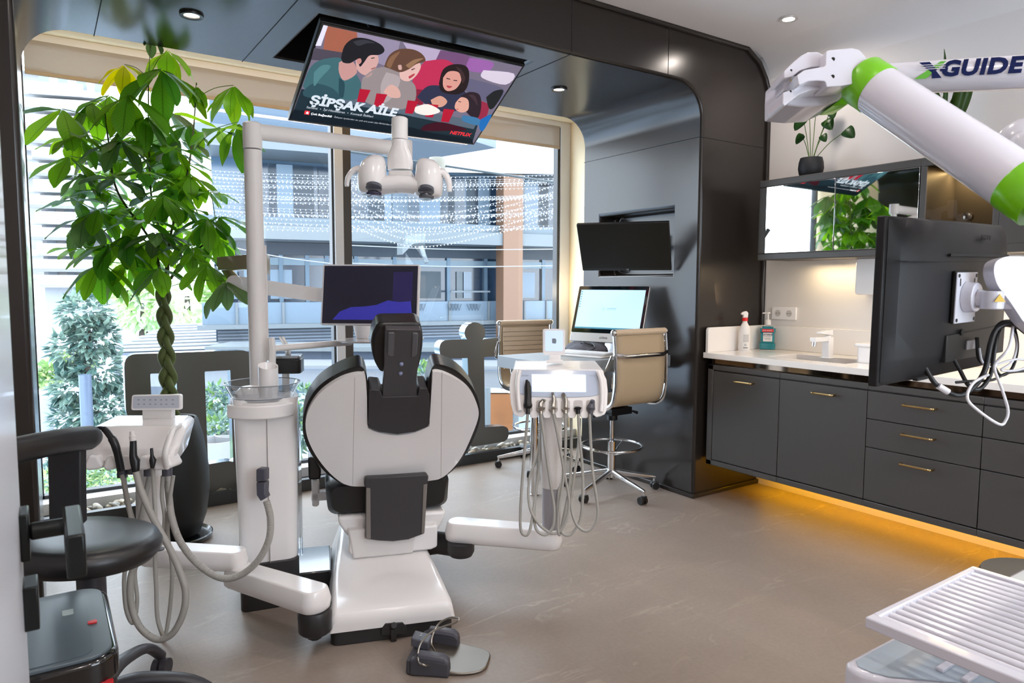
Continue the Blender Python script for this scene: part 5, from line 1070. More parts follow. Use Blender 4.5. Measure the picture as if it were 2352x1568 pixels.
# features, folds and highlights
shp('34343c', [(660, 300), (740, 285), (820, 310), (760, 312), (700, 330)], sp=True); shp('b8807c', [(690, 425), (715, 420), (722, 445), (705, 462), (690, 450)], sp=True)
shp('2a2226', [(790, 418), (815, 412), (817, 418), (793, 424)]); shp('8e5a58', [(790, 495), (822, 482), (824, 490), (796, 502)]); shp('4f7a80', [(380, 520), (440, 470), (500, 480), (430, 560), (380, 620)], sp=True)
shp('24424c', [(560, 560), (600, 600), (590, 700), (560, 680)], sp=True); shp('a98a86', [(770, 540), (800, 520), (790, 545), (750, 560)], sp=True)
shp('7c5a44', [(900, 470), (930, 410), (1000, 370), (960, 430), (930, 490)], sp=True); shp('8b6a50', [(1040, 470), (1100, 430), (1170, 420), (1120, 450), (1070, 490)], sp=True)
shp('2e2024', [(1080, 500), (1106, 490), (1108, 495), (1084, 507)]); shp('a83c48', [(1060, 552), (1100, 530), (1104, 540), (1070, 566)], sp=True); shp('c09a94', [(985, 470), (1008, 468), (1012, 500), (990, 500)], sp=True)
shp('3a2426', [(1335, 560), (1362, 568), (1360, 574), (1333, 567)]); shp('3a2426', [(1385, 575), (1412, 578), (1410, 585), (1384, 581)]); shp('a23a44', [(1335, 615), (1375, 622), (1355, 634), (1338, 626)], sp=True); shp('3c2a2c', [(1400, 480), (1440, 500), (1470, 560), (1450, 600), (1430, 530)], sp=True)
shp('3a2a2c', [(1420, 728), (1440, 732), (1439, 737), (1419, 733)]); shp('3e2c34', [(1490, 680), (1540, 690), (1560, 760), (1530, 720)], sp=True); shp('b83a44', [(1405, 782), (1422, 786), (1412, 792)])
shp('e3dcd4', [(1110, 770), (1200, 750), (1290, 800), (1200, 830), (1110, 810)], sp=True)
shp('3a0c1c', [(1180, 900), (1300, 880), (1480, 930), (1400, 940), (1160, 940)], sp=True)
shp('101c26', [(235, 790), (900, 870), (1240, 960), (1520, 1000), (1527, 1036), (208, 858)], .6)
g.obj('film_still', mts, t, smooth=False)
tw = mat('tv_text_white', 'e9ecef', .5, emis=.85); tg = mat('tv_text_grey', 'b9c0c8', .5, emis=.6); tr_ = mat('tv_text_red', 'd0202c', .5, emis=.9)
Mi_ = MT.inverted()
def tvtext(s, px, py, size, m_, bold=0., sh=0., off=.004):
    p = Mi_ @ tv(px, py, off); text(s, size, MT @ MX.Translation(V((p.x, -off, p.z))), m_, t, name='title_text', bold=bold, align='LEFT', ext=.0002)
tvtext('ŞİPŞAK AİLE', 712, 230, .080, mat('tv_title', 'c9d2da', .5, emis=.85), .0035)
tvtext('Samimi  •  İyi Hissettiren  •  Komedi İkilileri', 704, 246, .020, tg, .0003)
tvtext('Çok Beğenildi', 714, 261, .019, tw, .0006); tvtext('· İzleyen üyelerden en çok artı puan alan filmlerden biri', 764, 268, .0155, tg)
tvtext('NETFLIX', 1034, 304, .036, tr_, .0012)
g = G(); g.poly([tv(600+x/3.1357, y/3.1357, .004) for x, y in ((315, 795), (352, 800), (345, 828), (308, 822))]); g.mi = 1; g.poly([tv(600+x/3.1357, y/3.1357, .0043) for x, y in ((324, 808), (336, 803), (342, 812), (338, 821), (322, 819))]); g.obj('like_badge', [tr_, tw], t, smooth=False)
# ================================================================== NAVIGATION ROBOT ARM AND CART (right foreground)
gw = mat('glossy_robot_white', 'd3d1db', .2, coat=.5)
t = thing('navigation_robot', 'white tubular overhead arm with lime green joints at the upper right', 'robot arm', (1.95, .36, 0)); nav = t
a0, a1 = oD(1962, 172, 1.52), oD(2352, 432, 1.25); da = (a1-a0).normalized()
g = G(); g.tube([a0+da*.03, a1+da*.02], .0505, 40); g.obj('lower_tube', gw, t, ang=60)
def band(c, d, r, w_, parent, nm='green_collar'):
    g = G(); g.lathe(c-d*w_/2, [(r*.9, 0), (r+.0006, 0), (r+.0016, .002), (r+.0016, w_-.002), (r+.0006, w_), (r*.9, w_)], 40, ax=d); return g.obj(nm, green, parent)
pf = lambda px, py, p, d: None
def along(px): # parameter point on the tube axis nearest pixel column
    best = min((abs((1176+F*((a0+da*s-CAM).dot(rt))/((a0+da*s-CAM).dot(fw)))-px), s) for s in [k*.005 for k in range(200)]); return a0+da*best[1]
c1_ = along(2000); c2_ = along(2345)
band(c1_, (da*.75+V((0, 0, .0))-fw*.0).normalized(), .0505, .05, t)
band(c2_+da*.02, da, .0505, .06, t)
# elbow head made of interlocking rounded plates
def plate(pts, d, dep, nm, r=.0, bev=.008):
    g = G(); g.prism([oD(1780+x/7.35, 80+y/7.35, d) for x, y in rp(pts, r, 5)], fw*dep); return g.obj(nm, gw, t, bev=bev, seg=3, ang=30)
plate([(165, 640), (430, 370), (560, 300), (720, 295), (820, 345), (900, 270), (1300, 228), (1430, 260), (1530, 380), (1555, 520), (1490, 690), (1180, 950), (1080, 1090), (880, 1190), (500, 1215), (150, 1180), (150, 900)], 1.545, .12, 'elbow_core', 30)
plate([(860, 290), (900, 258), (1300, 218), (1430, 250), (1540, 380), (1570, 520), (1500, 700), (1300, 830), (1120, 860), (870, 880), (850, 780), (720, 770), (560, 780), (400, 850), (370, 680), (500, 590), (850, 530)], 1.47, .06, 'elbow_plate', 30)
plate([(440, 350), (560, 290), (720, 285), (830, 340), (830, 525), (600, 545), (420, 600), (300, 700), (150, 740), (150, 620), (300, 470)], 1.50, .075, 'elbow_knuckle', 30)
plate([(380, 880), (560, 790), (720, 780), (800, 830), (810, 920), (640, 930), (420, 1000), (160, 1200), (130, 1170), (135, 970), (300, 920)], 1.50, .09, 'elbow_knuckle', 25)
plate([(150, 745), (240, 700), (370, 690), (400, 840), (300, 900), (140, 950)], 1.525, .05, 'elbow_pin', 20)
plate([(180, 1200), (450, 960), (740, 920), (760, 1000), (540, 1180), (200, 1220)], 1.56, .07, 'elbow_base', 20)
plate([(740, 1000), (860, 900), (1120, 950), (1170, 1000), (1080, 1110), (880, 1200), (620, 1220), (500, 1200)], 1.56, .10, 'elbow_base', 30)
g = G(); g.prism([oD(1780+x/7.35, 80+y/7.35, 1.56) for x, y in ((1150, 1010), (1340, 1070), (1220, 1180), (960, 1195), (1060, 1120))], fw*.07); g.obj('green_collar', green, t, bev=.003)
g = G(); [g.cyl(oD(1780+x/7.35, 80+y/7.35, 1.4695), oD(1780+x/7.35, 80+y/7.35, 1.474), .0042, n=14) for x, y in ((978, 412), (972, 706))]; [g.cyl(oD(1780+x/7.35, 80+y/7.35, 1.4995), oD(1780+x/7.35, 80+y/7.35, 1.503), .0026, n=12) for x, y in ((272, 600), (262, 955))]; g.obj('screw_hole', black, t)
wy = mat('warning_yellow', 'd9b12a', .5)
g = G(); g.poly([oD(1780+x/7.35, 80+y/7.35, 1.5240) for x, y in ((248, 800), (270, 735), (290, 790))]); g.obj('warning_sticker', wy, t, smooth=False)
# upper tube with lettering
b0, b1 = oD(1950, 186, 1.78), oD(2420, 162, 1.56); db = (b1-b0).normalized()
g = G(); g.tube([b0, b1], .0375, 40); g.obj('upper_tube', gw, t, ang=60)
nb = (-(fw)+db*fw.dot(db)).normalized(); ub = db.cross(-nb).normalized() if db.cross(-nb).z > 0 else -db.cross(-nb).normalized()
def tubeM(px, py, off=.0385):
    best = min((abs((1176+F*((b0+db*s-CAM).dot(rt))/((b0+db*s-CAM).dot(fw)))-px), s) for s in [k*.004 for k in range(200)]); c = b0+db*best[1]
    M = MX.Identity(4)
    for i in range(3): M[i][0] = db[i]; M[i][1] = -nb[i]; M[i][2] = ub[i]; M[i][3] = (c+nb*off)[i]
    return M
navy = mat('navy_lettering', '0c1a4a', .6, spec=.15); lgr = mat('logo_green', '4fa51a', .4)
M_ = tubeM(2238, 168)
text('GUIDE', .050, tubeM(2251, 166), navy, t, name='brand_print', bold=.0024, ext=.0004, spacing=1.08, shear=.08)
M_ = tubeM(2170, 173); g = G(); g.box((-.008, -.001, -.0035), (.008, 0, .0035), M_); g.obj('brand_print', navy, t, smooth=False)
M_ = tubeM(2139, 176); k_ = .020
g = G(); g.prism([M_ @ V(p) for p in ((.018, 0, k_), (.030, 0, k_), (-.006, 0, -k_), (-.030, 0, -k_))], nb*.0004); g.obj('logo_stroke', lgr, t, smooth=False)
g = G(); g.prism([M_ @ V(p)+nb*.0005 for p in ((-.026, 0, k_), (-.004, 0, k_), (.014, 0, .000), (.004, 0, -.006))], nb*.0004); g.prism([M_ @ V(p)+nb*.0002 for p in ((.004, 0, -.006), (.012, 0, -.002), (.026, 0, -k_), (.006, 0, -k_))], nb*.0004); g.obj('logo_stroke', navy, t, smooth=False)
g = G(); [g.box((-.03, -.0012, z), (.03, -.0008, z+.0014), M_) for z in (.002, .007, .012)]; g.obj('logo_gap', gw, t, smooth=False)
# second joint, outside the frame, and the column
kb = oD(2352, 330, 1.62)
g = G(); g.ball(kb, .058, seg=28); g.obj('joint_cover', gw, t)
g = G(); e_ = a1+da*.09; g.ball(e_, .056, seg=24); g.tube([e_, kb], .04, 20); g.obj('wrist_joint', gw, t)
COL = V((2.02, .38, 0)); bt = b1+db*.03
g = G(); g.tube([b1, bt, V((COL.x, COL.y, bt.z))], .036, 20); g.tube([V((COL.x, COL.y, .62)), V((COL.x, COL.y, bt.z+.06))], .04, 24); g.obj('cart_column', gw, t)
# ---------------- cart
t = thing('navigation_cart', 'white medical cart with a slatted top shelf in the lower right corner', 'cart', (1.75, .40, 0))
ctop = mat('cart_blue_grey', 'a9b6c2', .25, coat=.3)
ZC = .60
P = [zat(1962, 1534, ZC), V((1.36, .742, 0)), V((2.15, .742, 0)), V((2.15, .12, 0)), V((1.62, .12, 0)), zat(2200, 1600, ZC), zat(2077, 1556, ZC)]
pp_ = rp([(p.x, p.y) for p in (V((1.292, .735, 0)), V((2.15, .742, 0)), V((2.15, .12, 0)), V((1.50, .12, 0)), V((1.315, .64, 0)))], .03, 6)
pp_ = [(1.31, .742), (2.15, .742), (2.15, .12), (1.50, .12), (1.475, .45), (1.40, .585), (1.31, .672), (1.295, .70), (1.294, .728)]
g = G(); g.prism([(x, y, ZC-.16) for x, y in pp_], (0, 0, .16)); g.obj('drawer_body', gw, t, bev=.012, seg=4, ang=40)
g = G(); g.prism([(1.72+(x-1.72)*.965, .43+(y-.43)*.955, ZC+.0004) for x, y in pp_], (0, 0, .002)); g.obj('top_inlay', ctop, t)
g = G(); 
for y in (.615, .570): g.box((1.42, y-.007, ZC+.002), (2.1, y+.007, ZC+.010))
g.obj('raised_rib', gw, t, bev=.002)
g = G(); g.box((1.62, .2, .08), (2.1, .62, ZC-.16)); g.obj('cabinet_body', gw, t, bev=.02, seg=3)
g = G(); g.box((1.5, .10, .05), (2.15, .70, .085)); [g.cyl((x, y, 0), (x, y, .05), .03) for x, y in ((1.56, .16), (1.56, .64), (2.09, .16), (2.09, .64))]; g.obj('wheel_base', grey_s, t, bev=.01)
ZS = .70; x0, x1, y1, y0 = 1.323, 1.782, .713, .22
g = G(); w_ = .028; th = .022
g.box((x0, y0, ZS-th), (x0+w_, y1, ZS)); g.box((x1-w_*.7, y0, ZS-th), (x1, y1, ZS)); g.box((x0+w_, y1-w_*.5, ZS-th), (x1-w_*.7, y1, ZS)); g.box((x0+w_, y0, ZS-th), (x1-w_*.7, y0+w_, ZS)); g.obj('shelf_frame', gw, t, bev=.003)
NS = 15
for k in range(NS):
    x = x0+w_+(x1-x0-w_*1.7)*(k+.5)/NS; g = G(); g.tube([(x, y0+.02, ZS-.010), (x, y1-.01, ZS-.010)], [(.0078, .0065)]*2, 12); g.obj('slat', gw, t)
g = G(); [g.cyl((x, y, ZC), (x, y, ZS-th), .012) for x, y in ((1.75, .66), (1.75, .28), (1.60, .30))]; g.obj('shelf_post', gw, t)
# green and white papers under the slats
g = G(); g.box((1.50, .40, ZC+.011), (1.68, .56, ZC+.018)); tag(g.obj('booklet', [mat('booklet_green', '3f7a35', .6)]), 'green booklet lying under the slatted cart shelf', 'booklet')
# ---------------- black monitor seen from behind
MB = frame3((1.697, .763, 1.325), 2.6, 1.2, -1.2)
t = thing('cart_monitor', 'large black monitor seen from behind in front of the worktop', 'monitor', (1.7, .76, 1.15))
bkm = mat('monitor_black', '131214', .48, spec=.35, bump=.04, bscale=500); bkd = mat('monitor_dark', '0e0e10', .5)
g = G(); g.box((-.30, .0, -.1725), (.30, .018, .1725), MB); g.obj('bezel', bkm, t, bev=.003)
g = G(); hs_ = [(-.29, .0), (-.27, -.020), (-.20, -.038), (-.08, -.045), (.15, -.045), (.24, -.036), (.285, -.015), (.293, .0)]
def hsec(z, k): return [MB @ V((x, y*k, z)) for x, y in hs_]
g.loft([hsec(-.166, .55), hsec(-.12, .9), hsec(-.115, .55+.35), hsec(-.06, 1), hsec(.08, 1), hsec(.14, .8), hsec(.168, .35)]); g.obj('back_cover', bkm, t, bev=.002, ang=30)
g = G(); g.prism([MB @ V(p) for p in ((-.10, -.047, -.135), (.22, -.047, -.135), (.22, -.047, -.068), (-.10, -.047, -.075))], MB.to_3x3() @ V((0, .012, 0))); g.obj('port_recess', bkd, t, bev=.002)
g = G(); g.box((-.11, -.0475, .093), (.21, -.044, .0985), MB); g.box((-.30, -.022, .0815), (.28, -.0455, .0822), MB); g.box((-.21, -.039, -.164), (-.16, -.030, -.158), MB); g.obj('vent_slot', blackm, t, smooth=False)
text('PHILIPS', .016, MB @ MX.Translation(V((.07, -.0462, .135))), mat('relief_black', '0c0c0d', .6), t, name='brand_print', bold=.0004)
# mounting plate + arm
vx = (MB.inverted() @ oP(2212, 681, MB @ V((0, -.046, 0)), MB.to_3x3() @ V((0, 1, 0))))
g = G(); g.box((vx.x-.060, -.052, vx.z-.056), (vx.x+.056, -.0455, vx.z+.056), MB); g.obj('mount_recess', blackm, t, bev=.002)
g = G(); g.box((vx.x-.060, -.056, vx.z-.056), (vx.x+.044, -.0522, vx.z+.053), MB); mp2 = g.obj('mount_plate', mat('plate_white', 'cfcfd8', .4), t, bev=.0015)
g = G(); [g.cyl(MB @ V((vx.x+x, -.0575, vx.z+z)), MB @ V((vx.x+x, -.0555, vx.z+z)), .004, n=12) for x, z in ((-.053, .046), (.037, .046), (-.053, -.049), (.037, -.049))]; [g.box((vx.x+x-.002, -.0568, vx.z+.024), (vx.x+x+.002, -.0555, vx.z+.040), MB) for x in (-.045, .028)]; g.obj('screw', mat('screw_dark', '3a3a40', .4, .5), mp2)
g = G(); g.cyl(MB @ V((vx.x-.01, -.056, vx.z)), MB @ V((vx.x-.01, -.078, vx.z)), .034, .031, 32)
pj = MB @ V((vx.x-.01, -.075, vx.z))
q1 = oD(2278, 690, (pj-CAM).dot(fw)-.02); q2 = oD(2318, 689, (pj-CAM).dot(fw)+.0)
g.tube([pj, q1, q2], [(.018, .014)]*3, 14, flat=(0, 0, 1)); g.cyl(q1-V((0, 0, .018)), q1+V((0, 0, .020)), .022); g.cyl(q2-V((0, 0, .019)), q2+V((0, 0, .021)), .026); g.obj('tilt_joint', gw, t, bev=.002)
g = G(); e = fw*-.0275; g.prism([oD(x, y, (q2-CAM).dot(fw)-.0445) for x, y in ((2284, 693), (2297, 675), (2310, 693))], fw*.001); g.obj('warning_sticker', wy, t, smooth=False)
d0 = (q2-CAM).dot(fw)
g = G(); g.prism([oD(x, y, d0-.03) for x, y in rp([(2285, 600), (2310, 588), (2352, 588), (2460, 610), (2460, 830), (2352, 742), (2318, 690), (2290, 655), (2281, 625)], 12)], fw*.034); g.obj('curved_arm', gw, t, bev=.010, seg=4, ang=30)
g = G(); g.tube([oD(2380, 690, d0+.01), oD(2455, 720, d0), V((COL.x, COL.y, 1.25))], .028, 16); g.cyl(V((COL.x, COL.y, 1.18)), V((COL.x, COL.y, 1.32)), .05); g.obj('column_clamp', gw, t)
g = G(); g.box((vx.x+.03, -.0495, -.113), (vx.x+.075, -.0475, -.093), MB); g.obj('port_label', mat('label_print', 'a9a4a6', .6), t)
g = G(); g.cyl(MB @ V((vx.x-.0, -.046, vx.z-.078)), MB @ V((vx.x-.0, -.050, vx.z-.078)), .007, n=16); g.obj('lock_button', blackm, t)
# cables
blc = mat('black_cable', '101013', .4); whc = mat('white_cable', 'dcdbe0', .4)
def cable(label, pts, r, m_, grp):
    g = G(); g.tube(spline([oD(x, y, d) for x, y, d in pts], 8), r, 8); tag(g.obj('cable', m_), label, 'cable', grp)
gb = 'cables hanging behind the black monitor'
cable('thick black cable looping from the left socket under the black monitor', [(2119, 790, 1.50), (2119, 828, 1.49), (2140, 870, 1.48), (2160, 890, 1.48), (2200, 908, 1.48), (2235, 890, 1.48), (2262, 850, 1.48), (2275, 790, 1.49), (2290, 755, 1.5), (2325, 742, 1.5), (2352, 760, 1.5), (2400, 800, 1.5)], .0055, blc, gb)
cable('black cable with a white sleeve running down from the middle socket of the black monitor', [(2182, 780, 1.55), (2186, 812, 1.53), (2205, 850, 1.52), (2225, 885, 1.5), (2250, 893, 1.5), (2275, 860, 1.5), (2285, 800, 1.5), (2300, 750, 1.52), (2340, 752, 1.53), (2400, 775, 1.53)], .0045, blc, gb)
cable('black cable curving upward around the bundle at the right edge', [(2244, 775, 1.56), (2248, 820, 1.55), (2262, 832, 1.54), (2275, 790, 1.53), (2295, 745, 1.53), (2330, 738, 1.53), (2390, 745, 1.53)], .0045, blc, gb)
cable('thin black cable sweeping sideways below the monitor toward the right edge', [(2195, 878, 1.5), (2230, 875, 1.5), (2280, 872, 1.51), (2320, 855, 1.52), (2400, 850, 1.53)], .003, blc, gb)
cable('thin dark cable with a white ferrite near the right edge', [(2283, 840, 1.52), (2300, 862, 1.52), (2325, 845, 1.52), (2337, 800, 1.53), (2332, 760, 1.53), (2318, 720, 1.54)], .003, blc, gb)
cable('long white cable hanging in a loop below the black monitor', [(2330, 700, 1.58), (2320, 790, 1.45), (2290, 830, 1.45), (2285, 850, 1.45), (2300, 890, 1.45), (2315, 940, 1.45), (2310, 965, 1.45), (2295, 974, 1.45), (2250, 945, 1.45), (2222, 915, 1.45), (2235, 880, 1.46), (2270, 860, 1.47)], .003, whc, gb)
cable('white cable tangled at the right edge beside the bundle', [(2250, 800, 1.52), (2256, 830, 1.5), (2275, 842, 1.5), (2310, 830, 1.5), (2345, 825, 1.5), (2400, 840, 1.5)], .0024, whc, gb)
cable('thin white cable dropping beside the curved white arm', [(2318, 716, 1.56), (2324, 745, 1.54), (2335, 790, 1.52), (2325, 830, 1.5), (2300, 850, 1.5), (2352, 845, 1.5), (2400, 800, 1.5)], .0025, whc, gb)
g = G(); g.tube([oD(2155, 886, 1.475), oD(2178, 900, 1.475)], .0068, 12); tag(g.obj('cable_sleeve', whc), 'short white sleeve on the thick black cable under the black monitor', 'cable sleeve')
# dark stool seat at the right edge
sr = oD(2385, 1345, 2.15)
t = thing('round_stool', 'dark grey stool seat at the right edge, beyond the slatted shelf', 'stool', (sr.x, sr.y, 0))
g = G(); g.lathe((sr.x, sr.y, sr.z), [(0, -.03), (.13, -.03), (.155, -.01), (.16, .01), (.15, .03), (.10, .038), (0, .038)], 40); g.obj('seat', mat('grey_vinyl', '4c4b48', .5), t)
g = G(); g.cyl((sr.x, sr.y, .06), (sr.x, sr.y, sr.z-.03), .025); [g.tube([(sr.x, sr.y, .08), (sr.x+.22*math.cos(k*1.2566), sr.y+.22*math.sin(k*1.2566), .05)], .014, 8) for k in range(5)]; [g.ball((sr.x+.22*math.cos(k*1.2566), sr.y+.22*math.sin(k*1.2566), .025), .025, seg=10) for k in range(5)]; g.obj('base', chrome, t)
# ================================================================== ASSISTANT STOOL
ss = oD(206, 1252, 2.02); SH = ss.z
t = thing('assistant_stool', 'black round-seated dental stool with a curved arm rest, left foreground', 'stool', (ss.x, ss.y, 0))
Ms = MX.Translation(ss-rt*.016) @ MX.Rotation(math.radians(5), 4, 'Y')
vin = mat('black_vinyl', '1b1b1e', .36, bump=.06, bscale=250, spec=.55); sgrey = mat('stool_grey', '39383d', .42)
g = G(); N_ = 48
g.loft([[Ms @ V((r*math.cos(k*2*PI/N_), r*math.sin(k*2*PI/N_), z)) for k in range(N_)] for r, z in ((.001, -.045), (.15, -.045), (.185, -.035), (.203, -.012), (.204, .008), (.192, .028), (.17, .036), (.10, .036), (.001, .034))]); g.obj('seat', vin, t, ang=70)
g = G(); g.cyl((ss.x, ss.y, .16), (ss.x, ss.y, SH-.09), .038); g.cyl((ss.x, ss.y, SH-.09), (ss.x, ss.y, SH-.084), .040); g.obj('column', sgrey, t)
g = G(); g.cyl((ss.x, ss.y, SH-.085), (ss.x, ss.y, SH-.04), .017); g.box((ss.x-.06, ss.y-.06, SH-.058), (ss.x+.06, ss.y+.06, SH-.045)); g.obj('gas_lift', black, t)
for k in range(5):
    a = math.radians(54-72*k); c, s = math.cos(a), math.sin(a)
    P = spline([(ss.x+.03*c, ss.y+.03*s, .16), (ss.x+.12*c, ss.y+.12*s, .175), (ss.x+.26*c, ss.y+.26*s, .145), (ss.x+.345*c, ss.y+.345*s, .075)], 5)
    g = G(); g.tube(P, [(.016, .032-.0008*i) for i in range(len(P))], 14, flat=(0, 0, 1)); lq = g.obj('leg', sgrey, t)
    g = G(); cx, cy = ss.x+.35*c, ss.y+.35*s
    for o_ in (-.014, .014): g.cyl((cx-s*(o_-.010), cy+c*(o_-.010), .030), (cx-s*(o_+.010), cy+c*(o_+.010), .030), .0298, n=22)
    g.cyl((cx, cy, .03), (cx, cy, .075), .014); g.obj('caster', sgrey, t)
# back / arm support
bs = [oD(x, y, d) for x, y, d in ((-60, 1050, 1.55), (10, 1040, 1.62), (80, 1025, 1.70), (150, 1012, 1.80), (205, 1005, 1.90), (232, 1003, 1.95))]
P = spline(bs, 10); n = len(P)
g = G(); g.tube(P, [(.033*min(1, math.sqrt(max(.02, (n-1-i)/9))), .020*min(1, math.sqrt(max(.02, (n-1-i)/9)))) for i in range(n)], 20, flat=(0, 0, 1)); g.obj('curved_rest', vin, t)
g = G(); 
g.prism([oD(x, y, 1.86) for x, y in ((108, 1030), (184, 1030), (184, 1110), (186, 1200), (170, 1215), (112, 1215))], fw*.03); g.tube([oD(148, 1205, 1.88), V((ss.x, ss.y, SH-.055))], [(.02, .008)]*2, 10, flat=(0, 0, 1)); g.obj('rest_bracket', mat('bracket_navy_black', '0d1018', .5), t, bev=.004)
# ================================================================== PEDAL BIN
t = thing('pedal_bin', 'black pedal bin with a glossy grey lid in the lower left corner', 'bin', (-.1+.06, 1.83, 0))
bx0, bx1, by0, by1, bz_ = -.20, .105, 1.62, 2.035, .585
g = G(); g.rbox(((bx0+bx1)/2, (by0+by1)/2, .27), (bx1-bx0-.01, by1-by0-.01, .50), .05); g.obj('bin_body', black, t, bev=.008)
g = G(); g.rbox(((bx0+bx1)/2, (by0+by1)/2, .545), (bx1-bx0, by1-by0, .06), .06, seg=6); g.obj('lid_rim', mat('gloss_black', '0c0c0e', .1, coat=.6), t, bev=.010, seg=4)
g = G(); g.rbox(((bx0+bx1)/2, (by0+by1)/2, bz_-.0075), (bx1-bx0-.024, by1-by0-.024, .008), .05, seg=6); lid = g.obj('lid_panel', mat('grey_glass_lid', '56626a', .35, coat=.0), t, bev=.002)
g = G(); g.rbox(((bx0+bx1)/2-.012, (by0+by1)/2-.01, bz_-.0028), (bx1-bx0-.07, by1-by0-.07, .002), .03, seg=6); g.obj('lid_inlay', mat('grey_glass_inlay', '4d5a62', .32), lid)
rl = oZ(212, 1427, bz_); g = G(); g.rbox((rl.x, rl.y, bz_-.001), (.018, .014, .003), .003); g.obj('red_light', mat('red_light', 'c8262c', .3), lid)
g = G(); g.rbox((rl.x-.045, rl.y+.085, bz_-.0012), (.022, .03, .002), .002); g.obj('lid_sticker', mat('sticker_grey', '9aa8a8', .4), lid)
g = G(); g.rbox((bx1-.045, by0+.006, .51), (.06, .012, .03), .004); g.obj('red_label', mat('red_label2', 'c3202a', .4), t)
# ================================================================== MONEY TREE
pc2 = V((.535, 3.985, 0))
t = thing('potted_money_tree', 'tall braided-trunk money tree in a dark tapered planter before the window', 'potted tree', pc2)
g = G(); g.lathe(pc2, [(0, .03), (.105, .03), (.122, .04), (.155, .14), (.172, .26), (.172, .38), (.150, .55), (.125, .645), (.118, .655), (.110, .65), (.108, .60), (0, .60)], 48); g.obj('planter', mat('black_planter', '1d2021', .5, bump=.12, bscale=30, var=.15, vscale=12), t)
g = G(); g.lathe(pc2, [(0, .0), (.165, .0), (.178, .012), (.182, .03), (.175, .034), (.165, .018), (0, .016)], 48); g.obj('saucer', mat('saucer_black', '15181b', .25, coat=.3), t)
g = G(); g.lathe(pc2+V((0, 0, .60)), [(0, .0), (.107, 0), (.09, .015), (0, .02)], 32); g.obj('soil', mat('soil', '3a2d24', .95), t)
tp0 = oD(378, 905, 3.62); tp1 = oD(374, 660, 3.60)
tb0 = V((pc2.x-.005, pc2.y, .60))
trunkm = mat('trunk_bark', '5d6a3a', .7, bump=.3, bscale=50, var=.3, vscale=14)
def strand(ph, n=60):
    P = []; R = []
    for k in range(n+1):
        u = k/n; z = .60+u*(tp1.z-.60); a = u*PI*4.6+ph
        cx = tb0.x+(tp1.x-tb0.x)*u; cy = pc2.y+(tp1.y-pc2.y)*u
        w = .027-.008*u
        P.append(V((cx, cy, z))+rt*(w*math.sin(a))+fw*(.022*math.sin(2*a))); R.append(.0215-.007*u)
    return P, R
for k in range(3):
    P, R = strand(k*2*PI/3); g = G(); g.tube(P, R, 12); g.obj('trunk_strand', trunkm, t)
hubs = []
def Hb(X, Y, s, d=None, col=0, droop=.5, az=None, n=None):
    hubs.append((40+X/2.57, 150+Y/2.57, s, d if d is not None else 3.6+.28*math.sin(X*.037+Y*.021), col, droop, az, n))
for q in [(265, 262, .215, 3.45, 0, .7), (655, 172, .20, 3.4, 0, .9), (850, 25, .21, 3.5, 0, .75), (632, 0, .14, 3.6, 3, .9), (795, -190, .085, 3.6, 1, 1.2), (885, -85, .15, 3.7, 2, .9), (1275, 122, .15, 3.6, 2, .95), (1060, 122, .085, 3.6, 2, 1.2), (1300, 340, .17, 3.35, 0, 1.0), (1190, 378, .16, 3.3, 0, .1), (310, 540, .19, 3.5, 0, .6), (585, 665, .15, 3.35, 1, .3), (520, 738, .14, 3.7, 0, .4), (350, 800, .14, 3.5, 0, .2), (745, 912, .15, 3.35, 0, .5), (395, 1080, .14, 3.5, 0, .3), (490, 1165, .18, 3.4, 0, .9), (630, 1165, .16, 3.5, 2, .9), (835, 1195, .14, 3.3, 0, .7), (650, 1000, .15, 3.4, 0, .6), (895, 275, .18, 3.8, 1, .8), (700, 440, .14, 3.5, 0, .5), (1010, 350, .15, 3.7, 0, .7), (930, 715, .14, 3.5, 0, .5), (1055, 700, .12, 3.6, 0, .5), (1140, 745, .12, 3.5, 0, .3), (990, 580, .14, 3.7, 0, .6), (880, 500, .15, 3.8, 1, .7), (770, 560, .12, 3.7, 0, .5), (1120, 905, .14, 3.4, 0, .8), (1190, 895, .15, 3.5, 0, .5), (1010, 1060, .13, 3.5, 0, .5), (1120, 1170, .15, 3.3, 0, .9), (1230, 1278, .13, 3.2, 1, .9), (540, 1050, .16, 3.4, 0, .6), (1050, 960, .14, 3.6, 0, .6), (480, 500, .14, 3.7, 1, .5), (620, 560, .12, 3.6, 0, .5), (960, 440, .14, 3.8, 1, .6), (860, 830, .13, 3.7, 0, .5), (700, 840, .13, 3.6, 0, .4), (940, 960, .13, 3.7, 0, .5), (540, 180, .17, 3.7, 0, .8), (440, 220, .17, 3.6, 0, .8), (760, 300, .17, 3.5, 0, .9), (600, 440, .12, 3.8, 2, .4), (500, 620, .13, 3.8, 0, .5), (1000, 850, .12, 3.5, 0, .4), (760, 1090, .15, 3.6, 0, .8), (1180, 1020, .14, 3.6, 0, .8), (560, 870, .12, 3.7, 0, .4), (380, 640, .15, 3.6, 1, .7), (1040, 1110, .11, 3.4, 0, .6), (820, 680, .11, 3.6, 0, .4), (860, 1010, .12, 3.5, 1, .5)]: Hb(*q)
for k in range(18): Hb(rnd.uniform(330, 1080), rnd.uniform(260, 1050), rnd.uniform(.12, .15), 3.55+rnd.uniform(-.25, .35), rnd.choice((0, 0, 1, 2)), rnd.uniform(.3, .8))
LM = [leaf_mat('leaf_mid', '4c8220', '8ac41c', .54, .45, True), leaf_mat('leaf_grey', '56773f', '739a55', .30, .6, True), leaf_mat('leaf_light', '5c961a', '9ccf1c', .5, .3, True), leaf_mat('leaf_yellow', 'b9c80a', 'f0ec00', .6, .3, True), leaf_mat('leaf_dark', '34701a', '62a41c', .44, .5, True)]
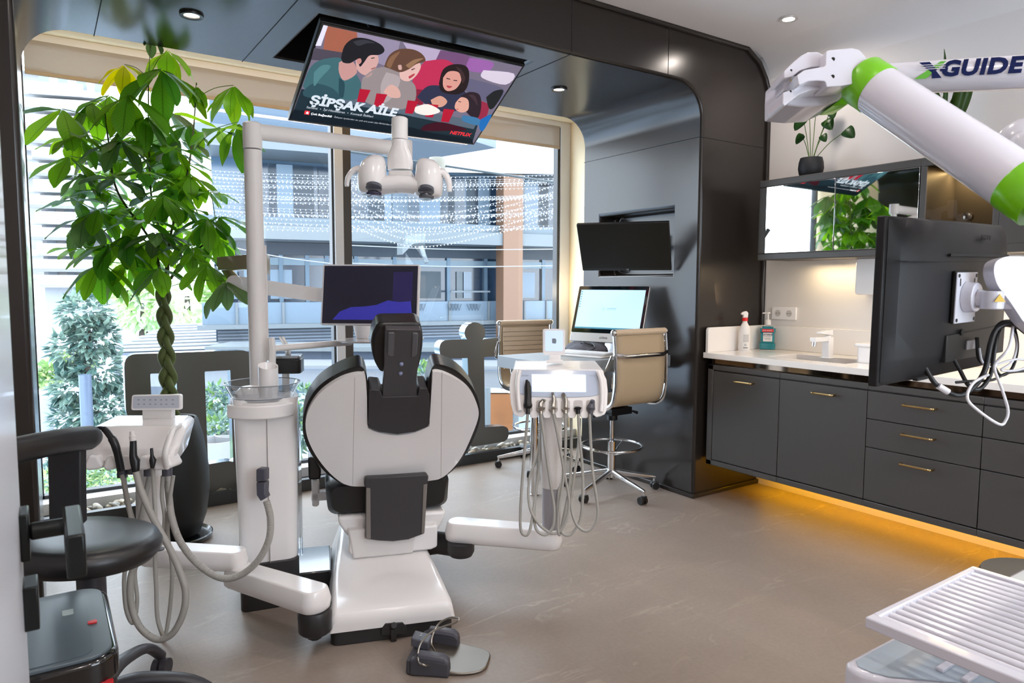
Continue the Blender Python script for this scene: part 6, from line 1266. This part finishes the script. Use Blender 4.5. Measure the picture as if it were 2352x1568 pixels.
def leaf_obv(g, base, d, nr, L, W, curl, n=8):
    d = d.normalized(); s = d.cross(nr).normalized(); nr = s.cross(d).normalized(); rows = []
    wav = rnd.uniform(0, 6)
    for k in range(n+1):
        u = k/n; wd = W*(math.sin(PI*min(1, u*.96+.02)**1.35)**.85)+.0012
        mid = base+d*(L*u)-nr*(curl*L*u*u)
        rows.append([mid-s*wd+nr*(wd*.28+.004*math.sin(wav+u*9)), mid, mid+s*wd+nr*(wd*.28+.004*math.sin(wav+2+u*9))])
    fs = g.loft(rows, closed=False, caps=False); uvl = g.b.loops.layers.uv.get('uv') or g.b.loops.layers.uv.new('uv')
    for q, f in enumerate(fs):
        k, i = q//2, q % 2
        for lp, (u_, v_) in zip(f.loops, ((i*.5, k/n), (i*.5+.5, k/n), (i*.5+.5, (k+1)/n), (i*.5, (k+1)/n))): lp[uvl].uv = (u_, v_)
gl = G(); gb_ = G(); gl.b.loops.layers.uv.new('uv')
br_pts = [(382, 660), (378, 560), (350, 470), (342, 330), (341, 180)], [(385, 650), (392, 540), (430, 400), (445, 290), (450, 200)], [(372, 655), (350, 560), (270, 440), (250, 330), (240, 250)], [(392, 640), (420, 600), (470, 560), (500, 540)]
axes = []
bkm_ = mat('branch_brown_green', '4d5230', .7)
for pts in br_pts:
    P = spline([oD(x, y, 3.6) for x, y in pts], 8); axes += P; g = G(); g.tube(P, [.008-.0055*i/len(P) for i in range(len(P))], 8); g.obj('branch', bkm_, t)
for hx_, hy_, s, d, col, droop, az, n in hubs:
    c = oD(hx_, hy_, d)
    if c.y > 4.4: c = c
    near = min([p for p in axes if p.z < c.z+.02] or axes, key=lambda p: (p-c).length+.4*max(0, p.z-c.z+.06))
    gb_.tube(spline([near, near.lerp(c, .5)+V((0, 0, .02)), c+V((0, 0, .004))], 4), .0020, 5)
    n = rnd.choice((5, 6, 7, 7)); s *= 1.28; a0_ = rnd.uniform(0, 2*PI)
    for i in range(n):
        a = a0_+i*2*PI/n+rnd.uniform(-.15, .15); dr = droop*.85+rnd.uniform(-.35, .25)
        dd = (rt*math.cos(a)+fw*math.sin(a)*.8)*math.cos(dr)+V((0, 0, -math.sin(dr)))
        gl.mi = col if col else rnd.choice((0, 0, 4)); L_ = s*rnd.uniform(.8, 1.12); leaf_obv(gl, c+dd*.008, dd, V((0, 0, 1)), L_, L_*rnd.uniform(.17, .215), rnd.uniform(.10, .32))
gb_.obj('leaf_stalk', stemm, t); gl.obj('foliage', LM, t)
# ================================================================== OUTSIDE
def ext(nm, c, r=.6, metal=0., k_=.30, **k):
    q = lin(c); h = ''.join('%02x' % int(255*((v*k_)*12.92 if v*k_ < .0031308 else 1.055*(v*k_)**(1/2.4)-.055)) for v in q[:3])
    return mat('ext_'+nm, h, r, metal, **k)
def struct_named(o): return struct(o)
ZG = -1.2
pave = ext('paving', 'c6d4e6', .7, k_=.95, var=.08, vscale=3)
g = G(); g.box((-60, 4.96, ZG-.2), (70, 90, ZG)); o = g.obj('pavement', pave, smooth=False); o['kind'] = 'structure'
# opposite building (bluish glass, seen slightly angled)
fdir = V((math.cos(math.radians(-11)), math.sin(math.radians(-11)), 0)); fn = V((fdir.y, -fdir.x, 0))   # outward, toward us
FB = oD(880, 600, 17.0)
MO = MX(((fdir.x, -fn.x, 0, FB.x), (fdir.y, -fn.y, 0, FB.y), (0, 0, 1, 0), (0, 0, 0, 1)))
MOi = MO.inverted()
def fx_(px, py, off=0.): p = oP(px, py, FB+fn*off, fn); q = MOi @ p; return q.x, q.z
def zf(y, px=880, off=0.): return fx_(px, y, off)[1]
t = thing('office_building', 'bluish glass-fronted shopping building across the street behind the right window', 'building', (FB.x, FB.y, ZG), math.radians(-11))
xa = fx_(487, 450)[0]; xb = fx_(1330, 450)[0]+12; xg0 = fx_(498, 700)[0]
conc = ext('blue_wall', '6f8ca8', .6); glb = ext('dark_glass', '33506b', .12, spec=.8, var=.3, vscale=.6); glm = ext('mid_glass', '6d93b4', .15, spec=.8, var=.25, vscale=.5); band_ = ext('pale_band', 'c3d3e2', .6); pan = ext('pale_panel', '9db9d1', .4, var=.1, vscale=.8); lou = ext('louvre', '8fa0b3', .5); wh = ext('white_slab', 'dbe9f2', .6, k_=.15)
def fb(x0, x1, z0, z1, m_, nm, dep=.2, off=0.):
    g = G(); g.box((x0, -off, z0), (x1, -off+dep, z1), MO); return g.obj(nm, m_, t, smooth=False)
fb(xa, xb, ZG, zf(250), conc, 'wall', 3.0, -.2)
# upper glazing with vertical fins
fb(xa, xb, zf(515), zf(385), glm, 'upper_glazing', .2, .0)
for k in range(14):
    px = 560+k*56; x = fx_(px, 450)[0]; m_ = (glb, pan, glb, glm)[k % 4]
    fb(x, x+(1.0 if k % 3 else .7), zf(512), zf(395), m_, 'window', .1, .12)
fb(xa-.3, xb, zf(386), zf(345), wh, 'canopy_edge', 1.5, 1.4)
fb(xa-.4, xb, zf(534), zf(515), ext('ledge_blue', 'a9c3d6', .5, k_=.2), 'ledge', .9, .9)
fb(xa-.4, xb, zf(562), zf(534), wh, 'ledge', 1.1, 1.1)
fb(xa, xb, zf(590), zf(563), ext('deep_shade', '3d5468', .6), 'ledge_shadow', .2, .1)  # shadow below the ledge, painted as a dark strip
fb(xa, xb, zf(692), zf(590), glb, 'middle_glazing', .2, .05)
for px in (503, 560, 640, 700, 745, 812, 900, 1023, 1108, 1175, 1240, 1280):
    x = fx_(px, 640)[0]; fb(x, x+.09, zf(692), zf(590), ext('mullion', '7f9fb8', .4, .3), 'mullion', .12, .14)
for a, b, m_ in ((620, 670, pan), (1046, 1060, wh), (1062, 1080, glm), (930, 1010, ext('shop_grey', '51636f', .6)), (1190, 1225, pan), (520, 545, pan)):
    fb(fx_(a, 640)[0], fx_(b, 640)[0], zf(685), zf(622), m_, 'window', .1, .10)
fb(xa, xb, zf(612), zf(596), ext('transom', '8fb0c5', .3), 'transom', .1, .12)
fb(fx_(1022, 640)[0], fx_(1110, 640)[0], zf(671), zf(667), wh, 'balcony_rail', .06, .5)
fb(xg0-.3, xb, zf(737), zf(692), pan, 'parapet', .2, .35)
for px in (540, 645, 745, 900, 1020, 1108, 1190, 1240):
    x = fx_(px, 715)[0]; fb(x, x+.05, zf(737), zf(692), wh, 'panel_joint', .05, .40)
g = G()
for j, px0 in enumerate((945, 1028, 1072)):
    for k in range(4):
        x, z = fx_(px0+k*7, 705, .41); g.tube([MO @ V((x, -.42, z+.08)), MO @ V((x+.06, -.42, z-.08)), MO @ V((x+.12, -.42, z+.08))], .012, 4)
g.obj('zigzag_sign', ext('sign_grey', '5d7284', .5), t)
fb(xg0-.4, xb, zf(746), zf(737), wh, 'parapet_foot', .5, .6)
fb(xg0, xb, zf(778), zf(746), lou, 'louvre_wall', .2, .1)
g = G(); z = zf(776)
while z < zf(748): g.box((xg0, -.16, z), (xb, -.1, z+.035), MO); z += .075
g.obj('louvres', ext('louvre_light', 'b9c6d6', .4), t, smooth=False)
fb(xg0, xb, ZG, zf(778), ext('lower_wall', '8aa3bd', .5, var=.15, vscale=.5), 'lower_wall', .2, .0)
fb(fx_(1118, 600)[0], fx_(1160, 600)[0], ZG, zf(398), ext('orange_reflection', 'd9a27a', .5, k_=.2), 'orange_reflection', .5, 1.15)  # orange reflection in the window glass, built as a solid column
# low glazed canopies in front (pale bands below the louvres)
t = thing('terrace_canopy', 'low white terrace canopies in front of the glass building', 'canopy', (FB.x-1, FB.y-3, ZG))
def near_band(py0, py1, px0, px1, d, m_, nm, dep=1.2):
    a, b = oD(px0, py0, d), oD(px1, py0, d); z1 = a.z; z0 = oD(px0, py1, d).z; dx = (V((b.x, b.y, 0))-V((a.x, a.y, 0))).normalized()
    g = G(); n_ = V((-dx.y, dx.x, 0)); g.prism([V((a.x, a.y, z0)), V((b.x, b.y, z0)), V((b.x, b.y, z1)), V((a.x, a.y, z1))], n_*dep); return g.obj(nm, m_, t, smooth=False)
near_band(796, 806, 470, 1290, 12.8, wh, 'canopy_front'); near_band(806, 838, 560, 1290, 13.0, ext('canopy_blue', '7f95b3', .6), 'canopy_fabric')  # white canopy front with a blue panel band below it
near_band(838, 888, 330, 1290, 11.8, ext('canopy_white', 'dfe6ee', .6, k_=.2, var=.05, vscale=.8), 'canopy_roof', 1.0)
near_band(846, 849, 330, 1290, 11.7, ext('canopy_line', '8a98a8', .6), 'canopy_seam', .05)
for px in (478, 560, 760, 870, 1120, 1185, 1280):
    a = oD(px, 890, 11.5); g = G(); g.cyl((a.x, a.y, ZG), (a.x, a.y, a.z), .05, n=10); g.obj('post', wh, t)
# wood cladding and deck
a, b = oD(1120, 905, 11.9), oD(1180, 905, 11.9)
g = G(); g.box((0, 0, 0), (1, 1, 1)); g.b.free()
g = G(); g.prism([V((a.x, a.y, ZG)), V((b.x, b.y, ZG)), V((b.x, b.y, a.z)), V((a.x, a.y, a.z))], (0, .2, 0)); tag(g.obj('wood_screen', ext('wood', 'd98a4a', .6, var=.2, vscale=4)), 'orange timber screen outside, right of the cross-shaped letter', 'screen')
g = G(); p0 = [oZ(x, y, ZG+.06) for x, y in ((1075, 985), (1320, 985))]
g.box((2.4, 5.4, ZG), (10.5, 9.5, ZG+.06)); dk_ = g.obj('timber_deck', ext('deck', 'b4b0b4', .6, var=.12, vscale=2), smooth=False); tag(dk_, 'pale timber deck boards outside the right window pane', 'deck')
g = G()
for k in range(46): g.box((2.45+k*.17, 5.42, ZG+.06), (2.595+k*.17, 9.48, ZG+.075))
pb = g.obj('deck_boards', ext('deck_board', 'c3c2c8', .6), dk_, smooth=False)
# apartment block at the left
t = thing('apartment_block', 'pale multi-storey apartment block with balconies behind the money tree', 'building', oD(180, 640, 60))
AB = oD(180, 500, 60); an = V((-.35, -1, 0)).normalized(); ad = V((-an.y, an.x, 0)); 
MA = MX(((ad.x, -an.x, 0, AB.x), (ad.y, -an.y, 0, AB.y), (0, 0, 1, 0), (0, 0, 0, 1))); MAi = MA.inverted()
def ax_(px, py): q = MAi @ oP(px, py, AB, an); return q.x, q.z
x0_, _ = ax_(95, 500); x1_, _ = ax_(262, 500); zt3 = ax_(180, 195)[1]; zb3 = ax_(180, 660)[1]
g = G(); g.box((x0_, 0, ZG), (x1_, 8, zt3), MA); g.obj('wall', ext('apt_wall', 'e4e2e0', .7, k_=.32), t, smooth=False)
nf = 13
apw = ext('apt_window', 'a9b6c4', .4, k_=.34)
for f in range(nf):
    z = zb3+(zt3-zb3)*f/nf
    g = G(); g.box((x0_-.6, -1.4, z), (x1_+.6, 0, z+.28), MA); g.box((x0_-.6, -1.4, z), (x1_+.6, -1.3, z+1.05), MA) if f % 2 else g.box((x0_, -1.4, z), (x0_+4, -1.3, z+1.05), MA); g.obj('balcony', ext('apt_slab', 'f0eeec', .6, k_=.36), t, smooth=False)
    for k in range(4):
        xx = x0_+(x1_-x0_)*(k+.25)/4; g = G(); g.box((xx, -.05, z+.7), (xx+(x1_-x0_)*.13, .05, z+2.1), MA); g.obj('window', apw, t, smooth=False)
t = thing('apartment_block', 'distant cream apartment tower left of the first block, cut by the dark pillar', 'building', oD(60, 640, 80))
g = G(); q = oD(40, 600, 80); g.box((q.x-14, q.y, ZG), (q.x+4, q.y+10, 26)); g.obj('wall', MATS['ext_apt_wall'], t, smooth=False)
for f in range(9): g = G(); g.box((q.x-14.4, q.y-1.2, 2+f*2.9), (q.x+4.4, q.y, 2.4+f*2.9)); g.obj('balcony', MATS['ext_apt_slab'], t, smooth=False)
# hip-roofed pavilion
t = thing('garden_pavilion', 'low pavilion with a striped pale slatted roof behind the letter', 'pavilion', oD(400, 830, 16))
c_ = oD(430, 800, 16); zr0 = oD(300, 806, 16).z; zr1 = oD(470, 738, 18).z
g = G(); q0, q1, q2, q3 = oD(232, 812, 15), oD(560, 800, 15), oD(560, 740, 19), oD(400, 745, 19)
roofm = ext('roof_grey', '93a1b5', .6); slat = ext('roof_slat', 'dfe6ee', .6)
g.prism([q0, q1, q2, q3], (0, 0, -.06)); g.obj('roof', roofm, t, smooth=False)
g = G()
for k in range(9):
    u = k/9; a, b = q0.lerp(q3, u), q1.lerp(q2, u); a2, b2 = q0.lerp(q3, u+.05), q1.lerp(q2, u+.05); g.prism([a+V((0, 0, .02)), b+V((0, 0, .02)), b2+V((0, 0, .02)), a2+V((0, 0, .02))], (0, 0, .03))
g.obj('roof_slats', slat, t, smooth=False)
g = G(); 
for x, y in ((270, 818), (400, 815), (540, 806)): p = oD(x, y, 15.4); g.cyl((p.x, p.y, ZG), (p.x, p.y, p.z), .07, n=8)
p0, p1 = oD(300, 812, 15.8), oD(560, 806, 15.8); g.prism([V((p0.x, p0.y, ZG)), V((p1.x, p1.y, ZG)), p1, p0], (0, .1, 0)); g.obj('wall', ext('pav_wall', 'a3afc0', .6), t, smooth=False)
# leafy things
gmat = [leaf_mat('tree_leaf_blue', '44615c', '63807a', .3), leaf_mat('tree_leaf_pale', '768f86', '93a892', .35), leaf_mat('bush_green', '567a48', '86a458', .35), leaf_mat('bush_yellow', 'a4b478', 'c8d498', .4)]
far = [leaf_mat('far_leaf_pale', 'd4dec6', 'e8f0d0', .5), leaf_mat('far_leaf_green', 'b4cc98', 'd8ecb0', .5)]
bark = ext('bark', '7a6a5e', .8)
def bush(name, label, cat, blobs, n, ms, ls, grp=None, trunk=None, seed=1):
    r_ = random.Random(seed); t = thing(name, label, cat, (blobs[0][0].x, blobs[0][0].y, ZG), 0, grp); g = G()
    tot = sum(b[1]**2 for b in blobs)
    for c, R, sz in blobs:
        for k in range(int(n*R*R/tot)):
            v = V((r_.gauss(0, 1), r_.gauss(0, 1), r_.gauss(0, 1))).normalized(); p = c+V((v.x*R, v.y*R, v.z*R*sz))*r_.uniform(.75, 1.05)
            d = (v+V((r_.uniform(-.8, .8), r_.uniform(-.8, .8), r_.uniform(-.9, .3)))).normalized(); s = d.cross(V((r_.random()-.5, r_.random()-.5, 1))).normalized(); L = ls*r_.uniform(.7, 1.3)
            g.mi = r_.randrange(len(ms)); q = [p, p+d*L*.45+s*L*.2, p+d*L, p+d*L*.45-s*L*.2]
            f = g.b.faces.new([g.b.verts.new(x) for x in q]); f.material_index = g.mi
    g.obj('foliage', ms, t, smooth=False)
    if trunk:
        g = G(); g.tube(trunk[0], trunk[1], 8); g.obj('trunk', bark, t)
DT = 7.2
B = lambda px, py, r, d=DT, sz=1.: (oD(px, py, d), r*d/1600, sz)
tr0 = oD(205, 1100, DT)
bush('magnolia_tree', 'blue-green broadleaf tree outside the left window pane, behind the planter', 'tree', [B(195, 722, 48), B(215, 775, 44), B(165, 800, 38), B(225, 850, 46), B(170, 890, 42), B(235, 940, 48), B(175, 965, 46), B(225, 1030, 56), B(175, 1060, 52)], 4300, gmat[:2], .115, None, ([V((tr0.x, tr0.y, ZG)), oD(200, 900, DT), oD(205, 740, DT)], [.05, .035, .015]), 3)
bush('garden_shrub', 'small pale shrub outside between the headrest and the cross-shaped letter', 'shrub', [B(985, 880, 45, 8.5), B(970, 930, 50, 8.5), B(1000, 960, 50, 8.5)], 1500, gmat[:2]+[gmat[2]], .11, 'garden shrubs', None, 5)
bush('garden_shrub', 'pale shrub seen through the right opening of the big letter', 'shrub', [B(505, 920, 35, 9), B(530, 960, 45, 9), B(500, 1000, 45, 8)], 1500, gmat[:3], .10, 'garden shrubs', None, 6)
bush('garden_shrub', 'pale green shrub outside between the water unit and the treatment chair', 'shrub', [B(700, 930, 40, 9), B(690, 980, 45, 8.5), B(660, 1010, 40, 8.5)], 1400, gmat[:3], .10, 'garden shrubs', None, 7)
bush('flower_bed', 'low flowering ground planting below the magnolia, outside the left window', 'flower bed', [B(250, 1095, 60, 6.3, .35), B(150, 1100, 60, 6.3, .35), B(220, 1080, 60, 6.8, .35)], 1600, [gmat[2], gmat[3], gmat[1]], .07, None, None, 8)
bush('hedge', 'yellow-green clipped hedge along the pavement, far left', 'hedge', [B(100, 860, 40, 13, .5), B(140, 845, 40, 13.5, .5), B(175, 830, 40, 14, .5)], 1200, gmat[2:], .16, None, None, 9)
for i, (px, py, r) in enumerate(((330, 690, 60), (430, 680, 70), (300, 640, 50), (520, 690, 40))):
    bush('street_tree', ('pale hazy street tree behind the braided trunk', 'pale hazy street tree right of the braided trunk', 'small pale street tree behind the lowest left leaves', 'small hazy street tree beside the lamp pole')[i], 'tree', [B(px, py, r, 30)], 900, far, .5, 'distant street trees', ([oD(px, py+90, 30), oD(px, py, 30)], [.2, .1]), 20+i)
pot = ext('white_planter', 'e6e8ec', .5)
for i, (px, py, d) in enumerate(((500, 1040, 7.5), (540, 1025, 7.8), (95, 930, 12))):
    c = oD(px, py, d); g = G(); g.lathe((c.x, c.y, ZG), [(0, 0), (.16, 0), (.22, max(.3, c.z-ZG+.15)), (.2, max(.3, c.z-ZG+.15)), (0, .2)], 20)
    tag(g.obj('garden_planter', pot), ('white garden planter seen through the opening of the big letter', 'white garden planter just left of the water unit column', 'pale garden planter far left beside the hedge')[i], 'planter', None)
# post with garland in front of the magnolia
c = oD(195, 860, 6.7); g = G(); g.cyl((c.x, c.y, ZG), (c.x, c.y, c.z), .055); tag(g.obj('street_post', ext('post_blue', '8fa6c8', .4, .3)), 'blue-grey bollard post in front of the magnolia tree outside', 'post')
# white roof/soffit above, outside
g = G(); p = [oD(x, y, d) for x, y, d in ((905, 345, 8.5), (1300, 280, 8.5), (1300, 400, 15), (1000, 395, 15))]
g.prism(p, (0, 0, .03)); tag(g.obj('street_awning', leaf_mat('awning_fabric', 'f0f4f6', 'f4f8fa', .75, .2), smooth=False), 'bright white tensioned awning outside at the top of the right window', 'awning')
g = G(); p = [oD(x, y, d) for x, y, d in ((800, 395, 9), (1140, 340, 8.3), (1010, 300, 7.5), (800, 330, 8))]
g.prism(p, (0, 0, .2)); tag(g.obj('steel_beam', ext('beam_grey', '8d9fb0', .5), smooth=False), 'grey roof beam outside behind the operating light', 'beam')
g = G(); a, b = oD(780, 345, 7), oD(1285, 420, 7.6); g.tube([a, a.lerp(b, .5)-V((0, 0, .0)), b], .012, 6); tag(g.obj('steel_cable', ext('cable_grey', '53656f', .5)), 'dark stay cable crossing the top of the right window outside', 'cable')
c = oD(1005, 385, 7.3); g = G(); g.lathe(c, [(0, -.10), (.07, -.10), (.10, .05), (.09, .10), (0, .10)], 20); tag(g.obj('floodlight', ext('flood_beige', 'b9b4a4', .4)), 'beige floodlight hanging outside behind the operating light', 'floodlight')
# bracket on the pale ledge
c = FB+fn*1.3
g = G(); p = [oD(x, y, 15) for x, y in ((925, 560), (935, 545), (975, 538), (978, 556), (950, 560), (925, 585))]; g.prism(p, (0, .3, 0)); g.tube([oD(967, 565, 15), oD(980, 604, 15)], .05, 8); tag(g.obj('ledge_bracket', wh, bev=.01), 'white cantilever bracket on the ledge of the building opposite', 'bracket')
# ---------------- light strings
wirem = ext('wire', 'dfe8f0', .5, emis=.35); bulb = ext('bulb', 'f4fbff', .4, emis=2.2)
r5 = random.Random(11)
def lstring(P, n, rb, wr, label, grp):
    P = spline(P, 10); t = thing('string_light', label, 'string light', P[0], 0, grp); L = [0]
    for a, b in zip(P, P[1:]): L.append(L[-1]+(b-a).length)
    g = G(); g.tube(P, wr, 4, caps=False); g.obj('wire', wirem, t, smooth=False); g = G()
    j = 0; ph = r5.random(); n = int(n*r5.uniform(.72, 1.1))
    for k in range(n):
        s = L[-1]*(k+ph)/n
        while j < len(L)-2 and L[j+1] < s: j += 1
        p = P[j].lerp(P[j+1], (s-L[j])/max(1e-6, L[j+1]-L[j]))-V((0, 0, rb*1.2)); z = rb*r5.uniform(.8, 1.3)
        vv = [g.b.verts.new(p+V(q)*z) for q in ((1, 0, 0), (-.5, .87, 0), (-.5, -.87, 0), (0, 0, 1.3), (0, 0, -1.3))]
        for f in ((0, 1, 3), (1, 2, 3), (2, 0, 3), (1, 0, 4), (2, 1, 4), (0, 2, 4)): g.b.faces.new([vv[i] for i in f])
    g.obj('bulbs', bulb, t, smooth=False)
ORD = 'First,Second,Third,Fourth,Fifth,Sixth,Seventh,Eighth,Ninth,Tenth,Eleventh,Twelfth,Thirteenth,Fourteenth,Fifteenth,Sixteenth,Seventeenth,Eighteenth,Nineteenth,Twentieth,Twenty-first,Twenty-second,Twenty-third,Twenty-fourth,Twenty-fifth,Twenty-sixth'.split(',')
for k in range(26):
    y0_ = 396+k*5.1; d = 7.5+k*.22; sag = r5.uniform(4, 14)
    yL = y0_-6+r5.uniform(-7, 7); yR = y0_+12*math.sin(k*.9)+r5.uniform(-5, 5)
    P = [oD(x, yL+(yR-yL)*u+sag*4*u*(1-u)*1.2, d+(u-.5)*.5) for u, x in ((q/6, 470+ (1300-470)*q/6) for q in range(7))]
    lstring(P, 95 if k < 12 else 80, .0058+.0002*k, .0016, ORD[k]+' swag of white fairy lights from the top, stretched across the street outside', 'fairy light strings')
for k in range(6):
    yA, yB = 440+k*14, 415+k*20
    P = [oD(800, yB, 8.5), oD(950, yA+55, 9), oD(1120, yA+30, 9), oD(1290, yA-20, 9.3)]
    lstring(P, 70, .008, .0018, ORD[k]+' deep swag from the top among the fairy lights in the right pane', 'deep fairy light swags')
for i, (a, b) in enumerate((((800, 604), (1280, 610)), ((800, 563), (1280, 572)), ((500, 560), (760, 605)))):
    g = G(); P = spline([oD(a[0], a[1], 9), oD((a[0]+b[0])/2, (a[1]+b[1])/2+5, 9), oD(b[0], b[1], 9)], 6); g.tube(P, .006, 5); tag(g.obj('stay_wire', wirem), ('thin pale wire outside crossing the right pane at monitor height', 'thin pale wire outside under the white ledge', 'thin pale wire outside crossing behind the lamp pole')[i], 'wire')
